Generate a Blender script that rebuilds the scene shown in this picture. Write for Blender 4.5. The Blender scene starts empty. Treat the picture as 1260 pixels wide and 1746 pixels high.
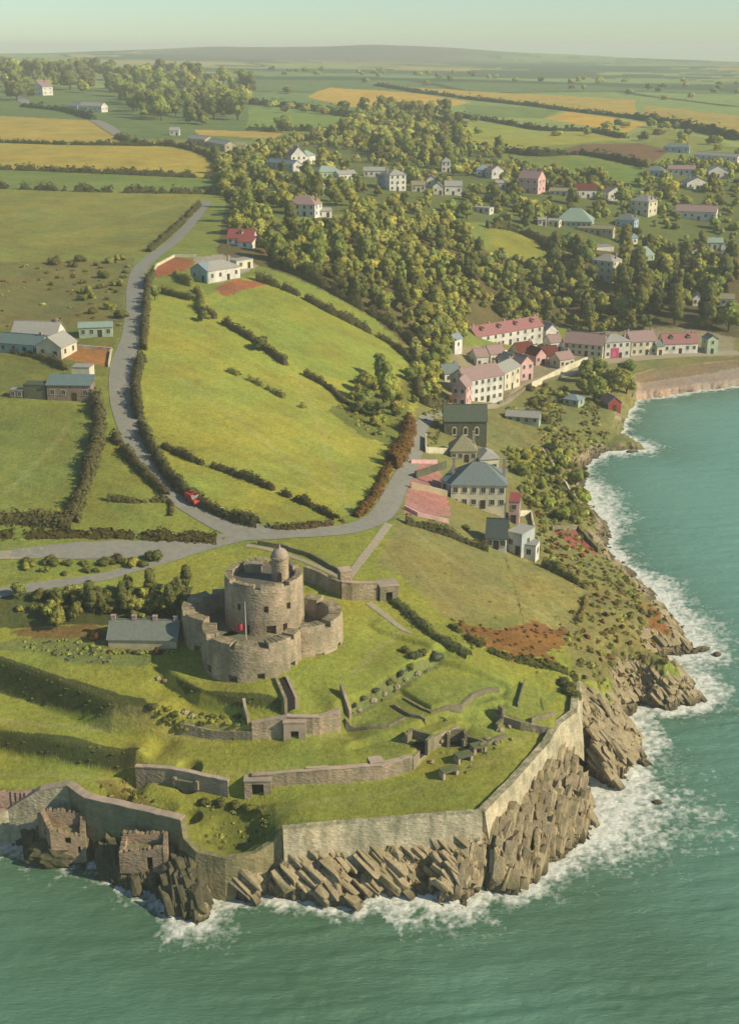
import bpy, bmesh, math, random
import numpy as np
from math import radians, sin, cos, tan, atan2, pi, sqrt, exp, log
from mathutils import Vector

# ------------------------------------------------------------------ camera, world, sun, exposure
SC = bpy.context.scene
COL = SC.collection
CAMZ = 121.0
F_PX = 2200.0            # focal length in photograph pixels
PW, PH = 1260.0, 1746.0
HORIZON = 80.0
TH = math.atan((PH / 2 - HORIZON) / F_PX)
cam_d = bpy.data.cameras.new('camera')
cam = bpy.data.objects.new('camera', cam_d)
COL.objects.link(cam)
cam.location = (0, 0, CAMZ)
cam.rotation_euler = (pi / 2 - TH, 0, 0)
cam_d.sensor_fit = 'VERTICAL'
cam_d.sensor_height = 24.0
cam_d.lens = 24.0 * F_PX / PH
cam_d.clip_start = 1.0
cam_d.clip_end = 40000
SC.camera = cam

SUN_EL = radians(33)
SUN_VEC = Vector((cos(SUN_EL) * 0.945, -cos(SUN_EL) * 0.327, sin(SUN_EL)))   # direction towards the sun
W = bpy.data.worlds.new("World")
SC.world = W
W.use_nodes = True
nt = W.node_tree
nt.nodes.clear()
sky = nt.nodes.new('ShaderNodeTexSky')
sky.sky_type = 'NISHITA'
sky.sun_disc = False
sky.sun_elevation = SUN_EL
sky.sun_rotation = atan2(SUN_VEC.x, SUN_VEC.y)
sky.altitude = 100
sky.air_density = 1.0
sky.dust_density = 0.25
sky.ozone_density = 1.0
mixn = nt.nodes.new('ShaderNodeMix')
mixn.data_type = 'RGBA'
mixn.blend_type = 'MULTIPLY'
mixn.inputs[0].default_value = 1.0
mixn.inputs[7].default_value = (0.285, 0.355, 0.39, 1)
bg = nt.nodes.new('ShaderNodeBackground')
bg.inputs[1].default_value = 0.15
wo = nt.nodes.new('ShaderNodeOutputWorld')
nt.links.new(sky.outputs[0], mixn.inputs[6])
nt.links.new(mixn.outputs[2], bg.inputs[0])
nt.links.new(bg.outputs[0], wo.inputs[0])
sun_d = bpy.data.lights.new('sun', 'SUN')
sun_d.energy = 2.9
sun_d.angle = radians(0.6)
sun_d.color = (1.0, 0.88, 0.64)
sun = bpy.data.objects.new('sun', sun_d)
COL.objects.link(sun)
sun.rotation_euler = SUN_VEC.to_track_quat('Z', 'Y').to_euler()
SC.view_settings.view_transform = 'Standard'
SC.view_settings.look = 'None'
SC.view_settings.exposure = 1.02
SC.view_settings.gamma = 1.0
SC.view_settings.use_curve_mapping = False
SC.cycles.max_bounces = 5
SC.cycles.diffuse_bounces = 3
SC.cycles.glossy_bounces = 2
SC.cycles.transmission_bounces = 2
SC.cycles.volume_bounces = 0
SC.cycles.transparent_max_bounces = 4
SC.cycles.caustics_reflective = False
SC.cycles.caustics_refractive = False

rng = np.random.default_rng(11)
random.seed(5)

# ------------------------------------------------------------------ small helpers
K_ALB = 0.62
def lin(v):
    v = v / 255.0
    return v / 12.92 if v <= 0.04045 else ((v + 0.055) / 1.055) ** 2.4
def A(r, g, b, k=K_ALB):
    return (lin(r) * k, lin(g) * k, min(lin(b) * k * 1.12, 0.8))

def tag(o, label=None, cat=None, group=None, kind=None):
    if label: o['label'] = label
    if cat: o['category'] = cat
    if group: o['group'] = group
    if kind: o['kind'] = kind
    return o

def empty(name, loc=(0, 0, 0), rz=0.0):
    o = bpy.data.objects.new(name, None)
    o.empty_display_size = 0.3
    COL.objects.link(o)
    o.location = loc
    o.rotation_euler = (0, 0, rz)
    return o

def link_mesh(name, me, mat, parent=None):
    o = bpy.data.objects.new(name, me)
    COL.objects.link(o)
    if mat is not None and len(me.materials) == 0:
        me.materials.append(mat)
    if parent is not None:
        o.parent = parent
    return o

def np_mesh(name, V, F, smooth=False):
    """V (n,3), F (m,4) quads or (m,3) triangles."""
    V = np.ascontiguousarray(V, dtype=np.float32)
    F = np.ascontiguousarray(F, dtype=np.int32)
    me = bpy.data.meshes.new(name)
    k = F.shape[1]
    me.vertices.add(len(V))
    me.vertices.foreach_set('co', V.ravel())
    me.loops.add(F.size)
    me.loops.foreach_set('vertex_index', F.ravel())
    me.polygons.add(len(F))
    me.polygons.foreach_set('loop_start', np.arange(0, F.size, k, dtype=np.int32))
    me.polygons.foreach_set('loop_total', np.full(len(F), k, dtype=np.int32))
    me.polygons.foreach_set('use_smooth', np.full(len(F), smooth, dtype=bool))
    me.update(calc_edges=True)
    return me

def add_col(me, name, arr):
    a = me.attributes.new(name, 'FLOAT_COLOR', 'POINT')
    c = np.ones((len(arr), 4), dtype=np.float32)
    c[:, :3] = arr
    a.data.foreach_set('color', c.ravel())

def add_float(me, name, arr):
    a = me.attributes.new(name, 'FLOAT', 'POINT')
    a.data.foreach_set('value', np.ascontiguousarray(arr, dtype=np.float32))

class MB:
    """collects shapes for one mesh"""
    def __init__(s):
        s.v = []; s.f = []
    def quad(s, a, b, c, d):
        n = len(s.v); s.v += [a, b, c, d]; s.f.append((n, n + 1, n + 2, n + 3))
    def tri(s, a, b, c):
        n = len(s.v); s.v += [a, b, c]; s.f.append((n, n + 1, n + 2))
    def poly(s, pts):
        n = len(s.v); s.v += list(pts); s.f.append(tuple(range(n, n + len(pts))))
    def box(s, x0, x1, y0, y1, z0, z1):
        p = [(x0, y0, z0), (x1, y0, z0), (x1, y1, z0), (x0, y1, z0), (x0, y0, z1), (x1, y0, z1), (x1, y1, z1), (x0, y1, z1)]
        n = len(s.v); s.v += p
        for f in ((3, 2, 1, 0), (4, 5, 6, 7), (0, 1, 5, 4), (1, 2, 6, 5), (2, 3, 7, 6), (3, 0, 4, 7)):
            s.f.append(tuple(n + i for i in f))
    def hexa(s, p):
        """8 points: bottom ring 0-3, top ring 4-7"""
        n = len(s.v); s.v += [tuple(q) for q in p]
        for f in ((3, 2, 1, 0), (4, 5, 6, 7), (0, 1, 5, 4), (1, 2, 6, 5), (2, 3, 7, 6), (3, 0, 4, 7)):
            s.f.append(tuple(n + i for i in f))
    def tube(s, pts, rad, n=7, cap=True):
        rings = []
        for i, p in enumerate(pts):
            p = Vector(p)
            d = (Vector(pts[min(i + 1, len(pts) - 1)]) - Vector(pts[max(i - 1, 0)])).normalized()
            a = d.orthogonal().normalized(); b = d.cross(a)
            r = rad[i] if hasattr(rad, '__len__') else rad
            base = len(s.v)
            for k in range(n):
                t = 2 * pi * k / n
                s.v.append(tuple(p + a * (r * cos(t)) + b * (r * sin(t))))
            rings.append(base)
        for i in range(len(rings) - 1):
            for k in range(n):
                k2 = (k + 1) % n
                s.f.append((rings[i] + k, rings[i] + k2, rings[i + 1] + k2, rings[i + 1] + k))
        if cap:
            s.f.append(tuple(rings[-1] + k for k in range(n)))
            s.f.append(tuple(rings[0] + n - 1 - k for k in range(n)))
    def mesh(s, name):
        me = bpy.data.meshes.new(name)
        me.from_pydata([tuple(p) for p in s.v], [], s.f)
        me.update()
        return me
    def build(s, name, mat, parent=None, smooth=False, fix=False):
        me = s.mesh(name)
        if fix or smooth:
            bm = bmesh.new(); bm.from_mesh(me)
            if smooth: bmesh.ops.remove_doubles(bm, verts=bm.verts, dist=0.0005)
            bmesh.ops.recalc_face_normals(bm, faces=bm.faces)
            bm.to_mesh(me); bm.free()
        if smooth:
            for p in me.polygons: p.use_smooth = True
        return link_mesh(name, me, mat, parent)

# ------------------------------------------------------------------ noise
_perm = np.random.default_rng(3).permutation(1024)
_grad = np.random.default_rng(4).uniform(-1, 1, 1024)
def vnoise(x, y, seed=0):
    xi = np.floor(x).astype(np.int64); yi = np.floor(y).astype(np.int64)
    fx = x - xi; fy = y - yi
    fx = fx * fx * fx * (fx * (fx * 6 - 15) + 10); fy = fy * fy * fy * (fy * (fy * 6 - 15) + 10)
    def h(a, b):
        return _grad[_perm[(_perm[(a + seed * 37) & 1023] + b) & 1023]]
    n00 = h(xi, yi); n10 = h(xi + 1, yi); n01 = h(xi, yi + 1); n11 = h(xi + 1, yi + 1)
    return (n00 * (1 - fx) + n10 * fx) * (1 - fy) + (n01 * (1 - fx) + n11 * fx) * fy
def fbm(x, y, octv=4, seed=0, gain=0.5):
    r = np.zeros_like(x, dtype=float); a = 1.0; t = 0.0; f = 1.0
    for o in range(octv):
        r += a * vnoise(x * f + 13.7 * o, y * f - 7.1 * o, seed + o); t += a
        a *= gain; f *= 2.03
    return r / t
def ridged(x, y, octv=4, seed=0):
    r = np.zeros_like(x, dtype=float); a = 1.0; t = 0.0; f = 1.0
    for o in range(octv):
        r += a * (1 - 2.2 * np.abs(vnoise(x * f + 5.3 * o, y * f + 9.7 * o, seed + o))); t += a
        a *= 0.5; f *= 2.1
    return r / t
def worley(x, y, seed=0):
    """distance to the two nearest cells' centres, a random number and the offset from the nearest centre"""
    xi = np.floor(x).astype(np.int64); yi = np.floor(y).astype(np.int64)
    f1 = np.full(x.shape, 9.0); f2 = np.full(x.shape, 9.0); rid = np.zeros(x.shape); ox = np.zeros(x.shape); oy = np.zeros(x.shape)
    for i in (-1, 0, 1):
        for j in (-1, 0, 1):
            a = _perm[(_perm[(xi + i + seed * 37) & 1023] + yi + j) & 1023]
            dx = x - (xi + i + .5 + .45 * _grad[a]); dy = y - (yi + j + .5 + .45 * _grad[(a * 7 + 3) & 1023])
            d = np.hypot(dx, dy)
            n1 = d < f1
            f2 = np.where(n1, f1, np.minimum(f2, d)); rid = np.where(n1, _grad[(a * 13 + 5) & 1023], rid)
            ox = np.where(n1, dx, ox); oy = np.where(n1, dy, oy); f1 = np.where(n1, d, f1)
    return f1, f2, rid, ox, oy
def sstep(x, a=0.0, b=1.0):
    t = np.clip((x - a) / (b - a), 0, 1)
    return t * t * (3 - 2 * t)

# ------------------------------------------------------------------ picture <-> place
cT, sT = cos(TH), sin(TH)
def ray(px, py):
    u = (px - PW / 2) / F_PX; v = (PH / 2 - py) / F_PX
    return u, cT + v * sT, -sT + v * cT
def at_z(px, py, z):
    dx, dy, dz = ray(px, py)
    t = (z - CAMZ) / dz
    return (dx * t, dy * t, z)
def project(x, y, z):
    zc = z - CAMZ
    fw = y * cT - zc * sT; up = y * sT + zc * cT
    return PW / 2 + F_PX * x / fw, PH / 2 - F_PX * up / fw

# ------------------------------------------------------------------ polygons
def in_poly(X, Y, P):
    P = np.asarray(P, float)
    r = np.zeros(X.shape, bool)
    m = (X >= P[:, 0].min()) & (X <= P[:, 0].max()) & (Y >= P[:, 1].min()) & (Y <= P[:, 1].max())
    if not m.any(): return r
    x = X[m]; y = Y[m]; c = np.zeros(x.shape, bool)
    n = len(P)
    for i in range(n):
        x0, y0 = P[i]; x1, y1 = P[(i + 1) % n]
        if y0 == y1: continue
        k = ((y0 > y) != (y1 > y)) & (x < (x1 - x0) * (y - y0) / (y1 - y0) + x0)
        c ^= k
    r[m] = c
    return r
def line_dist(X, Y, P, closed=False, vals=None):
    """unsigned distance, signed offset from the line (+ on the left), overshoot past the ends, interpolated vals"""
    P = np.asarray(P, float)
    best = np.full(X.shape, 1e18); side = np.zeros(X.shape); val = np.zeros(X.shape); over = np.zeros(X.shape)
    n = len(P); m = n if closed else n - 1
    for i in range(m):
        a = P[i]; b = P[(i + 1) % n]
        d = b - a; L2 = d @ d + 1e-12
        traw = ((X - a[0]) * d[0] + (Y - a[1]) * d[1]) / L2
        t = np.clip(traw, 0, 1)
        qx = X - a[0] - t * d[0]; qy = Y - a[1] - t * d[1]
        D = qx * qx + qy * qy
        s = (d[0] * (Y - a[1]) - d[1] * (X - a[0])) / sqrt(L2)
        k = (D < best - 1e-9) | ((D < best + 1e-9) & (np.abs(s) > np.abs(side)))
        best[k] = np.minimum(D, best)[k]
        side[k] = s[k]
        if not closed:
            ov = np.zeros(X.shape)
            if i == 0: ov = np.maximum(ov, -traw * sqrt(L2))
            if i == m - 1: ov = np.maximum(ov, (traw - 1) * sqrt(L2))
            over[k] = ov[k]
        if vals is not None:
            vv = vals[i] + t * (vals[(i + 1) % n] - vals[i])
            val[k] = vv[k]
    return np.sqrt(best), side, over, val
# ------------------------------------------------------------------ terrain heights
CTRL = [ # (photo x, photo y, height)
(0,1300,10),(200,1330,10),(480,1400,10),(400,1430,6.3),(355,1435,6.6),(420,1375,9),(450,1425,7.4),(600,1360,10.5),(820,1375,10),(750,1330,11),(900,1280,11.3),(975,1180,12.3),
(550,1270,14.3),(350,1260,14),(150,1240,14.3),(0,1220,14.5),(700,1215,15.2),(850,1170,15),
(440,1180,19.5),(560,1160,19.8),(630,1130,19.8),(300,1140,19.6),(150,1130,20),(0,1085,20.3),
(240,1100,21),(100,1060,22.3),(0,1040,23),(620,1050,21.5),(690,1080,20),(760,1110,18.5),
(200,1000,24.3),(0,1010,24.5),(400,960,24),(520,960,24),(600,990,23),
(430,905,26),(200,940,26),(0,940,27),(560,905,25),(650,880,24),
(700,920,22),(800,1000,18),(900,1080,15),(950,1010,13),(870,950,14),(1000,1000,9.5),(1050,1080,10),(1080,1130,9.5),(960,940,8),(1010,970,5),
(0,890,28),(130,890,28),(290,850,28.5),(160,740,33),(0,760,33),(80,700,35),(215,650,37),(0,660,37),(100,600,39),(230,560,41),(0,540,41),
(100,480,44),(240,460,46),(0,440,47),(200,400,49),(350,350,51),(0,330,54),(360,310,54),(0,250,60),(300,250,60),(0,200,66),(200,210,64),
(290,780,31),(400,850,27.5),(500,880,26),(590,880,24.5),(650,800,22),(550,780,25),(400,720,31),(300,620,37),(450,620,33),(600,660,25),
(680,680,21),(560,560,33),(430,500,42),(640,580,26),(330,520,42),(700,620,21),(300,460,46),(400,470,45),
(720,740,19),(760,700,14),(800,760,14),(700,820,21),(740,830,19),(820,850,14),(870,860,11),(900,780,7),(950,740,5),(930,850,6),
(850,680,9),(900,690,7),(970,690,5.5),(830,640,9),(770,640,14),(900,620,8),(1000,610,6.5),(1100,605,6),(1200,600,6),(1020,660,5),(1050,640,5),(1095,655,1.5),(1160,646,1.5),(1245,638,1.5),
(750,580,20),(850,570,13),(940,570,9),(700,520,30),(620,480,38),(800,500,26),(900,500,18),(1000,520,14),(1100,530,13),(1200,540,11),
(550,430,44),(700,420,40),(850,430,31),(1000,440,26),(1150,440,22),(1250,480,18),(420,400,50),(520,360,51),(700,350,46),(850,350,42),
(1000,370,37),(1100,380,33),(1240,390,30),(480,290,54),(680,310,49),(850,300,48),(1000,310,46),(1240,320,42),(400,290,55),
(600,260,54),(800,260,52),(1000,270,51),(1240,270,48),(430,240,58),(300,220,61),(600,210,60),(800,210,58),(1000,220,56),(1200,220,54),
(100,160,74),(330,170,68),(500,170,66),(700,170,65),(900,170,64),(1100,180,62),(1250,195,58),
(0,130,84),(200,130,82),(400,130,80),(600,130,80),(900,135,71),(1100,140,68),(1250,150,66)]
pts = []
for px, py, z in CTRL:
    x, y, _ = at_z(px, py, z)
    pts.append((atan2(x, y), log(math.hypot(x, y)), z))
# skyline: the row each bearing's ridge reaches, at a given range
for px, py, r in [(-150,94,3500),(0,95,3500),(150,97,3500),(250,92,4000),(310,87,4500),(380,79,4600),(450,84,4600),(530,82,4600),(620,76,4600),(700,79,4600),
                  (780,96,4300),(850,106,4000),(950,110,3700),(1100,113,3500),(1250,114,3500),(1400,114,3500)]:
    dx, dy, dz = ray(px, py)
    h = math.hypot(dx, dy)
    pts.append((atan2(dx, dy), log(r), CAMZ + r * dz / h))
for a_ in (-0.4, -0.2, 0.0, 0.2, 0.4):
    pts.append((a_, log(6800), 18)); pts.append((a_, log(9800), 8))
for a_ in (-0.42, -0.36):
    for r_, z_ in ((185, 10), (230, 23), (330, 34), (500, 47), (800, 58), (1500, 74), (2500, 84)): pts.append((a_, log(r_), z_))
for a_ in (0.36, 0.42):
    for r_, z_ in ((560, 6), (700, 22), (1000, 45), (1500, 56), (2500, 66)): pts.append((a_, log(r_), z_))
pts = np.array(pts)
def tps(r2): return 0.5 * r2 * np.log(r2 + 1e-9)
n_ = len(pts)
D2 = (pts[:, None, 0] - pts[None, :, 0]) ** 2 + (pts[:, None, 1] - pts[None, :, 1]) ** 2
M_ = np.zeros((n_ + 3, n_ + 3))
M_[:n_, :n_] = tps(D2) + np.eye(n_) * 2e-4
M_[:n_, n_] = 1; M_[:n_, n_ + 1:] = pts[:, :2]
M_[n_:, :n_] = M_[:n_, n_:].T
sol = np.linalg.solve(M_, np.concatenate([pts[:, 2], np.zeros(3)]))
def base_height(az, lr):
    sh = az.shape; az = np.clip(az.ravel(), -0.42, 0.42); lr = lr.ravel()
    o = sol[n_] + sol[n_ + 1] * az + sol[n_ + 2] * lr
    for i in range(n_):
        o += sol[i] * tps((az - pts[i, 0]) ** 2 + (lr - pts[i, 1]) ** 2)
    return np.clip(o, 2.0, 135).reshape(sh)

# grid: rays from below the camera, rows of growing range
AZ = np.linspace(-0.58, 0.50, 1340)
rr = [146.0]
while rr[-1] < 262: rr.append(rr[-1] + 0.24)
while rr[-1] < 420: rr.append(rr[-1] + 0.62)
while rr[-1] < 800: rr.append(rr[-1] + 1.7)
while rr[-1] < 2000: rr.append(rr[-1] * 1.0055)
while rr[-1] < 9800: rr.append(rr[-1] * 1.022)
RR = np.array(rr)
GA, GR = np.meshgrid(AZ, RR)
GX = GR * np.sin(GA); GY = GR * np.cos(GA)
Zb = base_height(GA, np.log(GR))

# shore: waterline in the photograph (px, py, cliff width in m, foam width in m)
SHORE = [(-420,1405,5,3),(-150,1425,5,3),(0,1437,5,4),(40,1440,3,3),(62,1468,2,2),(100,1480,2,2),(150,1474,2,2),(162,1462,2,2),(175,1490,2,2),(225,1522,2,2),(262,1520,2,3),(290,1546,2,2),
(318,1562,3,5),(338,1572,3,6),(352,1535,3,4),(378,1520,3,3),(398,1535,3,3),(440,1532,3,2),(452,1522,3,2),(470,1536,3,2),(520,1536,3,2),(560,1547,3,2),(597,1553,3,2),(606,1532,3,2),
(600,1524,3,3),(640,1526,3,7),(690,1522,3,8),(706,1518,3,9),(742,1522,3,8),(754,1540,3,6),(792,1536,3,6),(820,1520,3,4),(829,1506,3,2),(842,1521,3,3),(885,1513,3,4),(935,1480,3,5),
(985,1442,3,8),(1010,1395,3,9),(985,1340,3,7),(1000,1322,3,6),(1045,1345,3,9),(1075,1303,4,5),(1090,1276,5,4),(1066,1240,5,3),(1078,1196,5,3),(1145,1214,6,2),(1195,1196,6,4),
(1172,1165,6,5),(1128,1145,6,4),(1120,1120,6,5),(1180,1112,6,6),(1150,1060,8,7),(1110,1012,9,6),(1060,965,9,5),(1034,930,9,4),(1042,905,8,4),(1020,880,8,5),(1000,850,9,6),(992,800,10,5),(1030,772,9,3),
(1100,766,4,4),(1060,740,8,3),(1072,700,6,3),(1085,682,3,2),(1130,676,3,2),(1190,667,3,2),(1260,658,3,2),(1400,648,5,4),(1700,640,5,4)]
shore_w = [at_z(a, b, 0) for a, b, _, _ in SHORE]
shore_xy = np.array([(p[0], p[1]) for p in shore_w])
LAND = np.concatenate([shore_xy, [(6000, 900), (6000, 20000), (-9000, 20000), (-9000, 150)]])
cw = np.array([s[2] for s in SHORE], float); fw_ = np.array([s[3] for s in SHORE], float)
# jagged edge: warp the lookup position
def warp(X, Y):
    return (X + 1.3 * fbm(X * 0.33, Y * 0.33, 3, 21) + 0.5 * fbm(X * 1.3, Y * 1.3, 2, 23),
            Y + 1.3 * fbm(X * 0.33, Y * 0.33, 3, 22) + 0.5 * fbm(X * 1.3, Y * 1.3, 2, 24))
def shore_sd(X, Y, val=cw):
    wx, wy = warp(X, Y)
    d, _, _, v = line_dist(wx, wy, shore_xy, False, val)
    ins = in_poly(wx, wy, LAND)
    return np.where(ins, d, -d), v
near = GR < 760
sd = np.full(GX.shape, 1e4); cwv = np.full(GX.shape, 5.0)
sd[near], cwv[near] = shore_sd(GX[near], GY[near])

# fort: sea wall line (px, py, top height, foot height)
WALL = [(-160,1440,3,1),(-50,1412,4,1.2),(15,1380,5.6,1.5),(70,1346,9.4,3.5),(120,1338,10.2,4.5),(150,1360,10.2,4.5),(232,1378,10.2,4),(312,1397,10.2,4),
        (318,1430,8,5),(338,1452,6.9,5.4),(385,1463,6.5,5.2),(432,1456,6.8,5.2),(466,1434,8,5.2),(482,1413,10.2,6.4),(600,1402,10.3,6.6),(740,1391,10.4,6.8),
        (820,1384,10.4,7),(872,1331,10.8,7),(930,1266,11.5,8),(947,1236,12,8.6),(977,1214,12.4,9),(983,1166,13,9.5)]
wall_xy = np.array([at_z(a, b, z)[:2] for a, b, z, _ in WALL])
wall_top = np.array([w[2] for w in WALL]); wall_foot = np.array([w[3] for w in WALL])
# rocks between wall and water
k_ = GR < 300
kx, ky = GX[k_], GY[k_]
dW, sideW, overW, footW = line_dist(kx, ky, wall_xy, False, wall_foot)
# fort interior polygon
back = [(60, 330), (-160, 330), (-160, 176)]
FORT = np.concatenate([wall_xy, [(wall_xy[-1][0] - 2, wall_xy[-1][1] + 14), (40, 330), (-200, 330), (-200, wall_xy[0][1])]])
inF = in_poly(kx, ky, FORT)

def cliff(zb, s, w):
    t = np.clip(s / np.maximum(w, 0.5), 0, 1)
    return zb * (1 - (1 - t) ** 2.2)
Z = Zb.copy()
landm = sd > 0
ccw = cwv * (0.65 + 0.12 * Zb)
Z = np.where(landm, cliff(Zb, sd, ccw), -0.25 * np.minimum(-sd, 12))
ROCK = np.zeros(GX.shape)
ROCK = np.where(landm, 1 - sstep(sd / np.maximum(ccw * 0.95, 2), 0.55, 1.0), 1.0)
ROCK[(GR > 400)] *= 0.35
low = (1 - sstep(sd / np.maximum(ccw * 0.95, 2), 0.28, 0.62)) * landm + (~landm)
ROCK = np.where(GX > 38, np.minimum(ROCK, low), ROCK)
# outside the sea wall
s_ = sd[k_]
ratio = np.clip(s_, 0, None) / (np.clip(s_, 0, None) + dW + 1e-6)
zo = footW * ratio ** 0.36 + 0.7 * sstep(ratio, 0.6, 1.0)
zk = Z[k_]
out = (~inF) & (s_ > 0)
wt = out * (1 - sstep(overW, 0.0, 9.0))
zk = zk * (1 - wt) + zo * wt
rk = ROCK[k_]; rk = np.maximum(rk * (1 - wt), wt)
# inside: no rock colour, keep full ground height against the wall
win = inF & (overW < 2)
zin = np.where(win, Zb[k_], zk)
rk = np.where(win, 0.0, rk)
Z[k_] = zin; ROCK[k_] = rk

# terraced banks of the fort: (points px,py,z), height, slope width, reach, end fade
BANKS = [
 ([(-200,1105,18),(0,1148,18),(100,1178,18),(190,1203,18),(262,1213,17.6)], 4.4, 1.1, 6, 6, 1),
 ([(-200,1235,12.5),(0,1257,12.5),(130,1278,12.5),(232,1293,12.4)], 3.2, 0.8, 6, 3.5, 1),
 ([(232,1306,11.6),(290,1312,11.6),(390,1331,11.6),(430,1329,11.6),(560,1326,11.6),(650,1314,11.8),(702,1300,12),(735,1268,12.6),(780,1245,13)], 2.6, 0.25, 6, 4, 0),
 ([(288,1160,18.6),(340,1186,18.6),(400,1200,18.6),(478,1206,18.6)], 2.4, 0.9, 4, 3, 1),
 ([(308,1228,16),(365,1236,16),(430,1243,16),(490,1241,16),(545,1240,16),(580,1232,16)], 2.6, 0.5, 5, 7, 0),
 ([(580,1222,16.4),(640,1190,16.6),(700,1152,17),(745,1122,17.4)], 2.0, 0.8, 5, 3, 1),
 ([(845,1222,13),(888,1232,13),(935,1236,12.8)], 1.6, 0.3, 5, 3, 0),
 ([(690,1188,15.6),(735,1212,15.4),(785,1206,15.2),(806,1184,15.6),(850,1172,15.4)], 0.9, 0.4, 3.5, 2, 1),
 ([(600,1268,14.2),(690,1250,14.2),(770,1218,14.4),(850,1200,14.2)], 0.9, 0.5, 4, 2, 1),
 ([(-150,1322,10.6),(60,1320,10.6),(160,1330,10.4)], 0.6, 0.8, 4, 3, 1),
 ([(640,1075,20.6),(700,1098,19.4),(770,1130,17.6),(860,1160,15.8)], 0.9, 0.5, 4, 2, 1),
]
for bp, h_, w_, L_, ef, _ in BANKS:
    bxy = np.array([at_z(*p)[:2] for p in bp])
    bb = (GR < 300) & (GX > bxy[:, 0].min() - 25) & (GX < bxy[:, 0].max() + 25) & (GY > bxy[:, 1].min() - 25) & (GY < bxy[:, 1].max() + 25)
    d, s, ov, _ = line_dist(GX[bb], GY[bb], bxy)
    sdn = s
    step = h_ * (sstep(sdn, -w_, w_) - 0.5) * np.exp(-(d / L_) ** 2) * (1 - sstep(ov, 0, max(ef, .05)))
    Z[bb] += step * (sd[bb] > 1)
# hollows (px, py, z, radius m, depth)
def hollow(px, py, z, r, dep, ex=1.0):
    x, y, _ = at_z(px, py, z)
    q = np.hypot((GX - x) / ex, GY - y) / r
    Z[:] = Z - dep * (1 - sstep(q, 0.6, 1.0)) * (GR < 300)
hollow(322, 1293, 13.8, 2.3, 1.6, 1.0)
hollow(185, 1345, 10, 2.4, 1.6, 1.6)
hollow(318, 1368, 10, 2.0, 1.8, 1.3)
hollow(400, 1418, 7, 4.6, 0.9, 1.2)
hollow(245, 1362, 10, 4.0, 1.0, 1.5)
# softly uneven ground; rough rock
Z += 0.10 * fbm(GX * 0.25, GY * 0.25, 3, 31) * (1 - ROCK) * (GR < 900) * (sd > 0)
Z += np.where(GR > 900, 3.0 * fbm(GX * 0.004, GY * 0.004, 3, 35), 0) * sstep(GR, 900, 1800)
edge = np.clip(sd / 2.5, 0, 1)
dW_full = np.full(GX.shape, 1e3); dW_full[k_] = dW
amp = ROCK * (0.3 + 0.7 * edge) * np.clip(0.15 + dW_full / 1.6, 0, 1)
rb = (ROCK > 0.02) & (sd > -4) & (GR < 480)
bx, by = GX[rb], GY[rb]
th_ = np.where(bx < 13.5, -0.60, -1.38)           # dip of the joints: slanting on the front, steep on the right flank
al = np.cos(th_) * bx + np.sin(th_) * by; ac = -np.sin(th_) * bx + np.cos(th_) * by
al = al + 1.1 * fbm(bx * .3, by * .3, 2, 47); ac = ac + 0.9 * fbm(bx * .35, by * .35, 3, 48)
f1, f2, rid, ox, oy = worley(ac * 0.62, al * 0.24, 5)
g1, g2, rid2, ox2, oy2 = worley(ac * 1.5 + 3, al * 0.62, 8)
m1, m2, rid3, ox3, oy3 = worley(ac * 0.22 + 7, al * 0.10, 11)
blk = 0.55 * rid + 0.9 * ox * (0.6 + .6 * rid3) - 0.55 * (1 - sstep(f2 - f1, 0.02, 0.12)) + 0.28 * rid2 + .4 * ox2 * rid - 0.30 * (1 - sstep(g2 - g1, 0.02, 0.12)) + 0.5 * rid3 - 0.7 * (1 - sstep(m2 - m1, 0.01, 0.06))
blk += 0.22 * fbm(bx * 1.7, by * 1.7, 3, 46)
CRACK = np.zeros(GX.shape)
Z[rb] += 0.5 * amp[rb] * (blk + 0.3)
# ledges along the dipping beds
bd = Z[rb] + 0.42 * bx - 0.12 * by + 0.9 * fbm(bx * .3, by * .3, 2, 53)
for hh, ww in ((1.5, 0.75), (0.62, 0.6)):
    fr = (bd / hh) % 1.0
    Z[rb] -= ww * np.clip(amp[rb] * 1.4, 0, 1) * (fr - sstep(fr, 0.25, 0.75)) * hh
# clefts that the sea has cut below the wall
for (px, py, hw, ln, fl) in [(598, 1526, 1.3, 3.0, 1.2), (712, 1522, 1.9, 3.2, 1.0), (830, 1508, .9, 4.5, 1.0), (468, 1522, .6, 3, 1.6), (400, 1520, .6, 3, 1.8), (990, 1322, 1.6, 4.5, .4), (1000, 1345, .9, 3, .3), (905, 1460, .6, 5, 1.0), (1062, 1228, 1.6, 5, .4), (285, 1500, 1.0, 4, .3), (170, 1470, 1.2, 4, .2)]:
    x0, y0, _ = at_z(px, py, 0.3)
    q = GX - x0 - 0.25 * (GY - y0) + 0.5 * fbm(GX * .6, GY * .6, 2, 49); yy = np.abs(GY - y0)
    w_ = (1 - sstep(np.abs(q) / hw, 0.55, 1.0)) * (1 - sstep(yy / ln, 0.7, 1.0)) * (ROCK > .5)
    Z = np.where(w_ > 0, np.minimum(Z, Z * (1 - w_) + fl * w_), Z)
# scrubby slope humps right of the fort
Z += np.where((GR < 420) & (GX > 30) & (sd > 3), 0.5 * fbm(GX * 0.22, GY * 0.22, 3, 52), 0) * sstep(sd, 3, 9)

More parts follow.
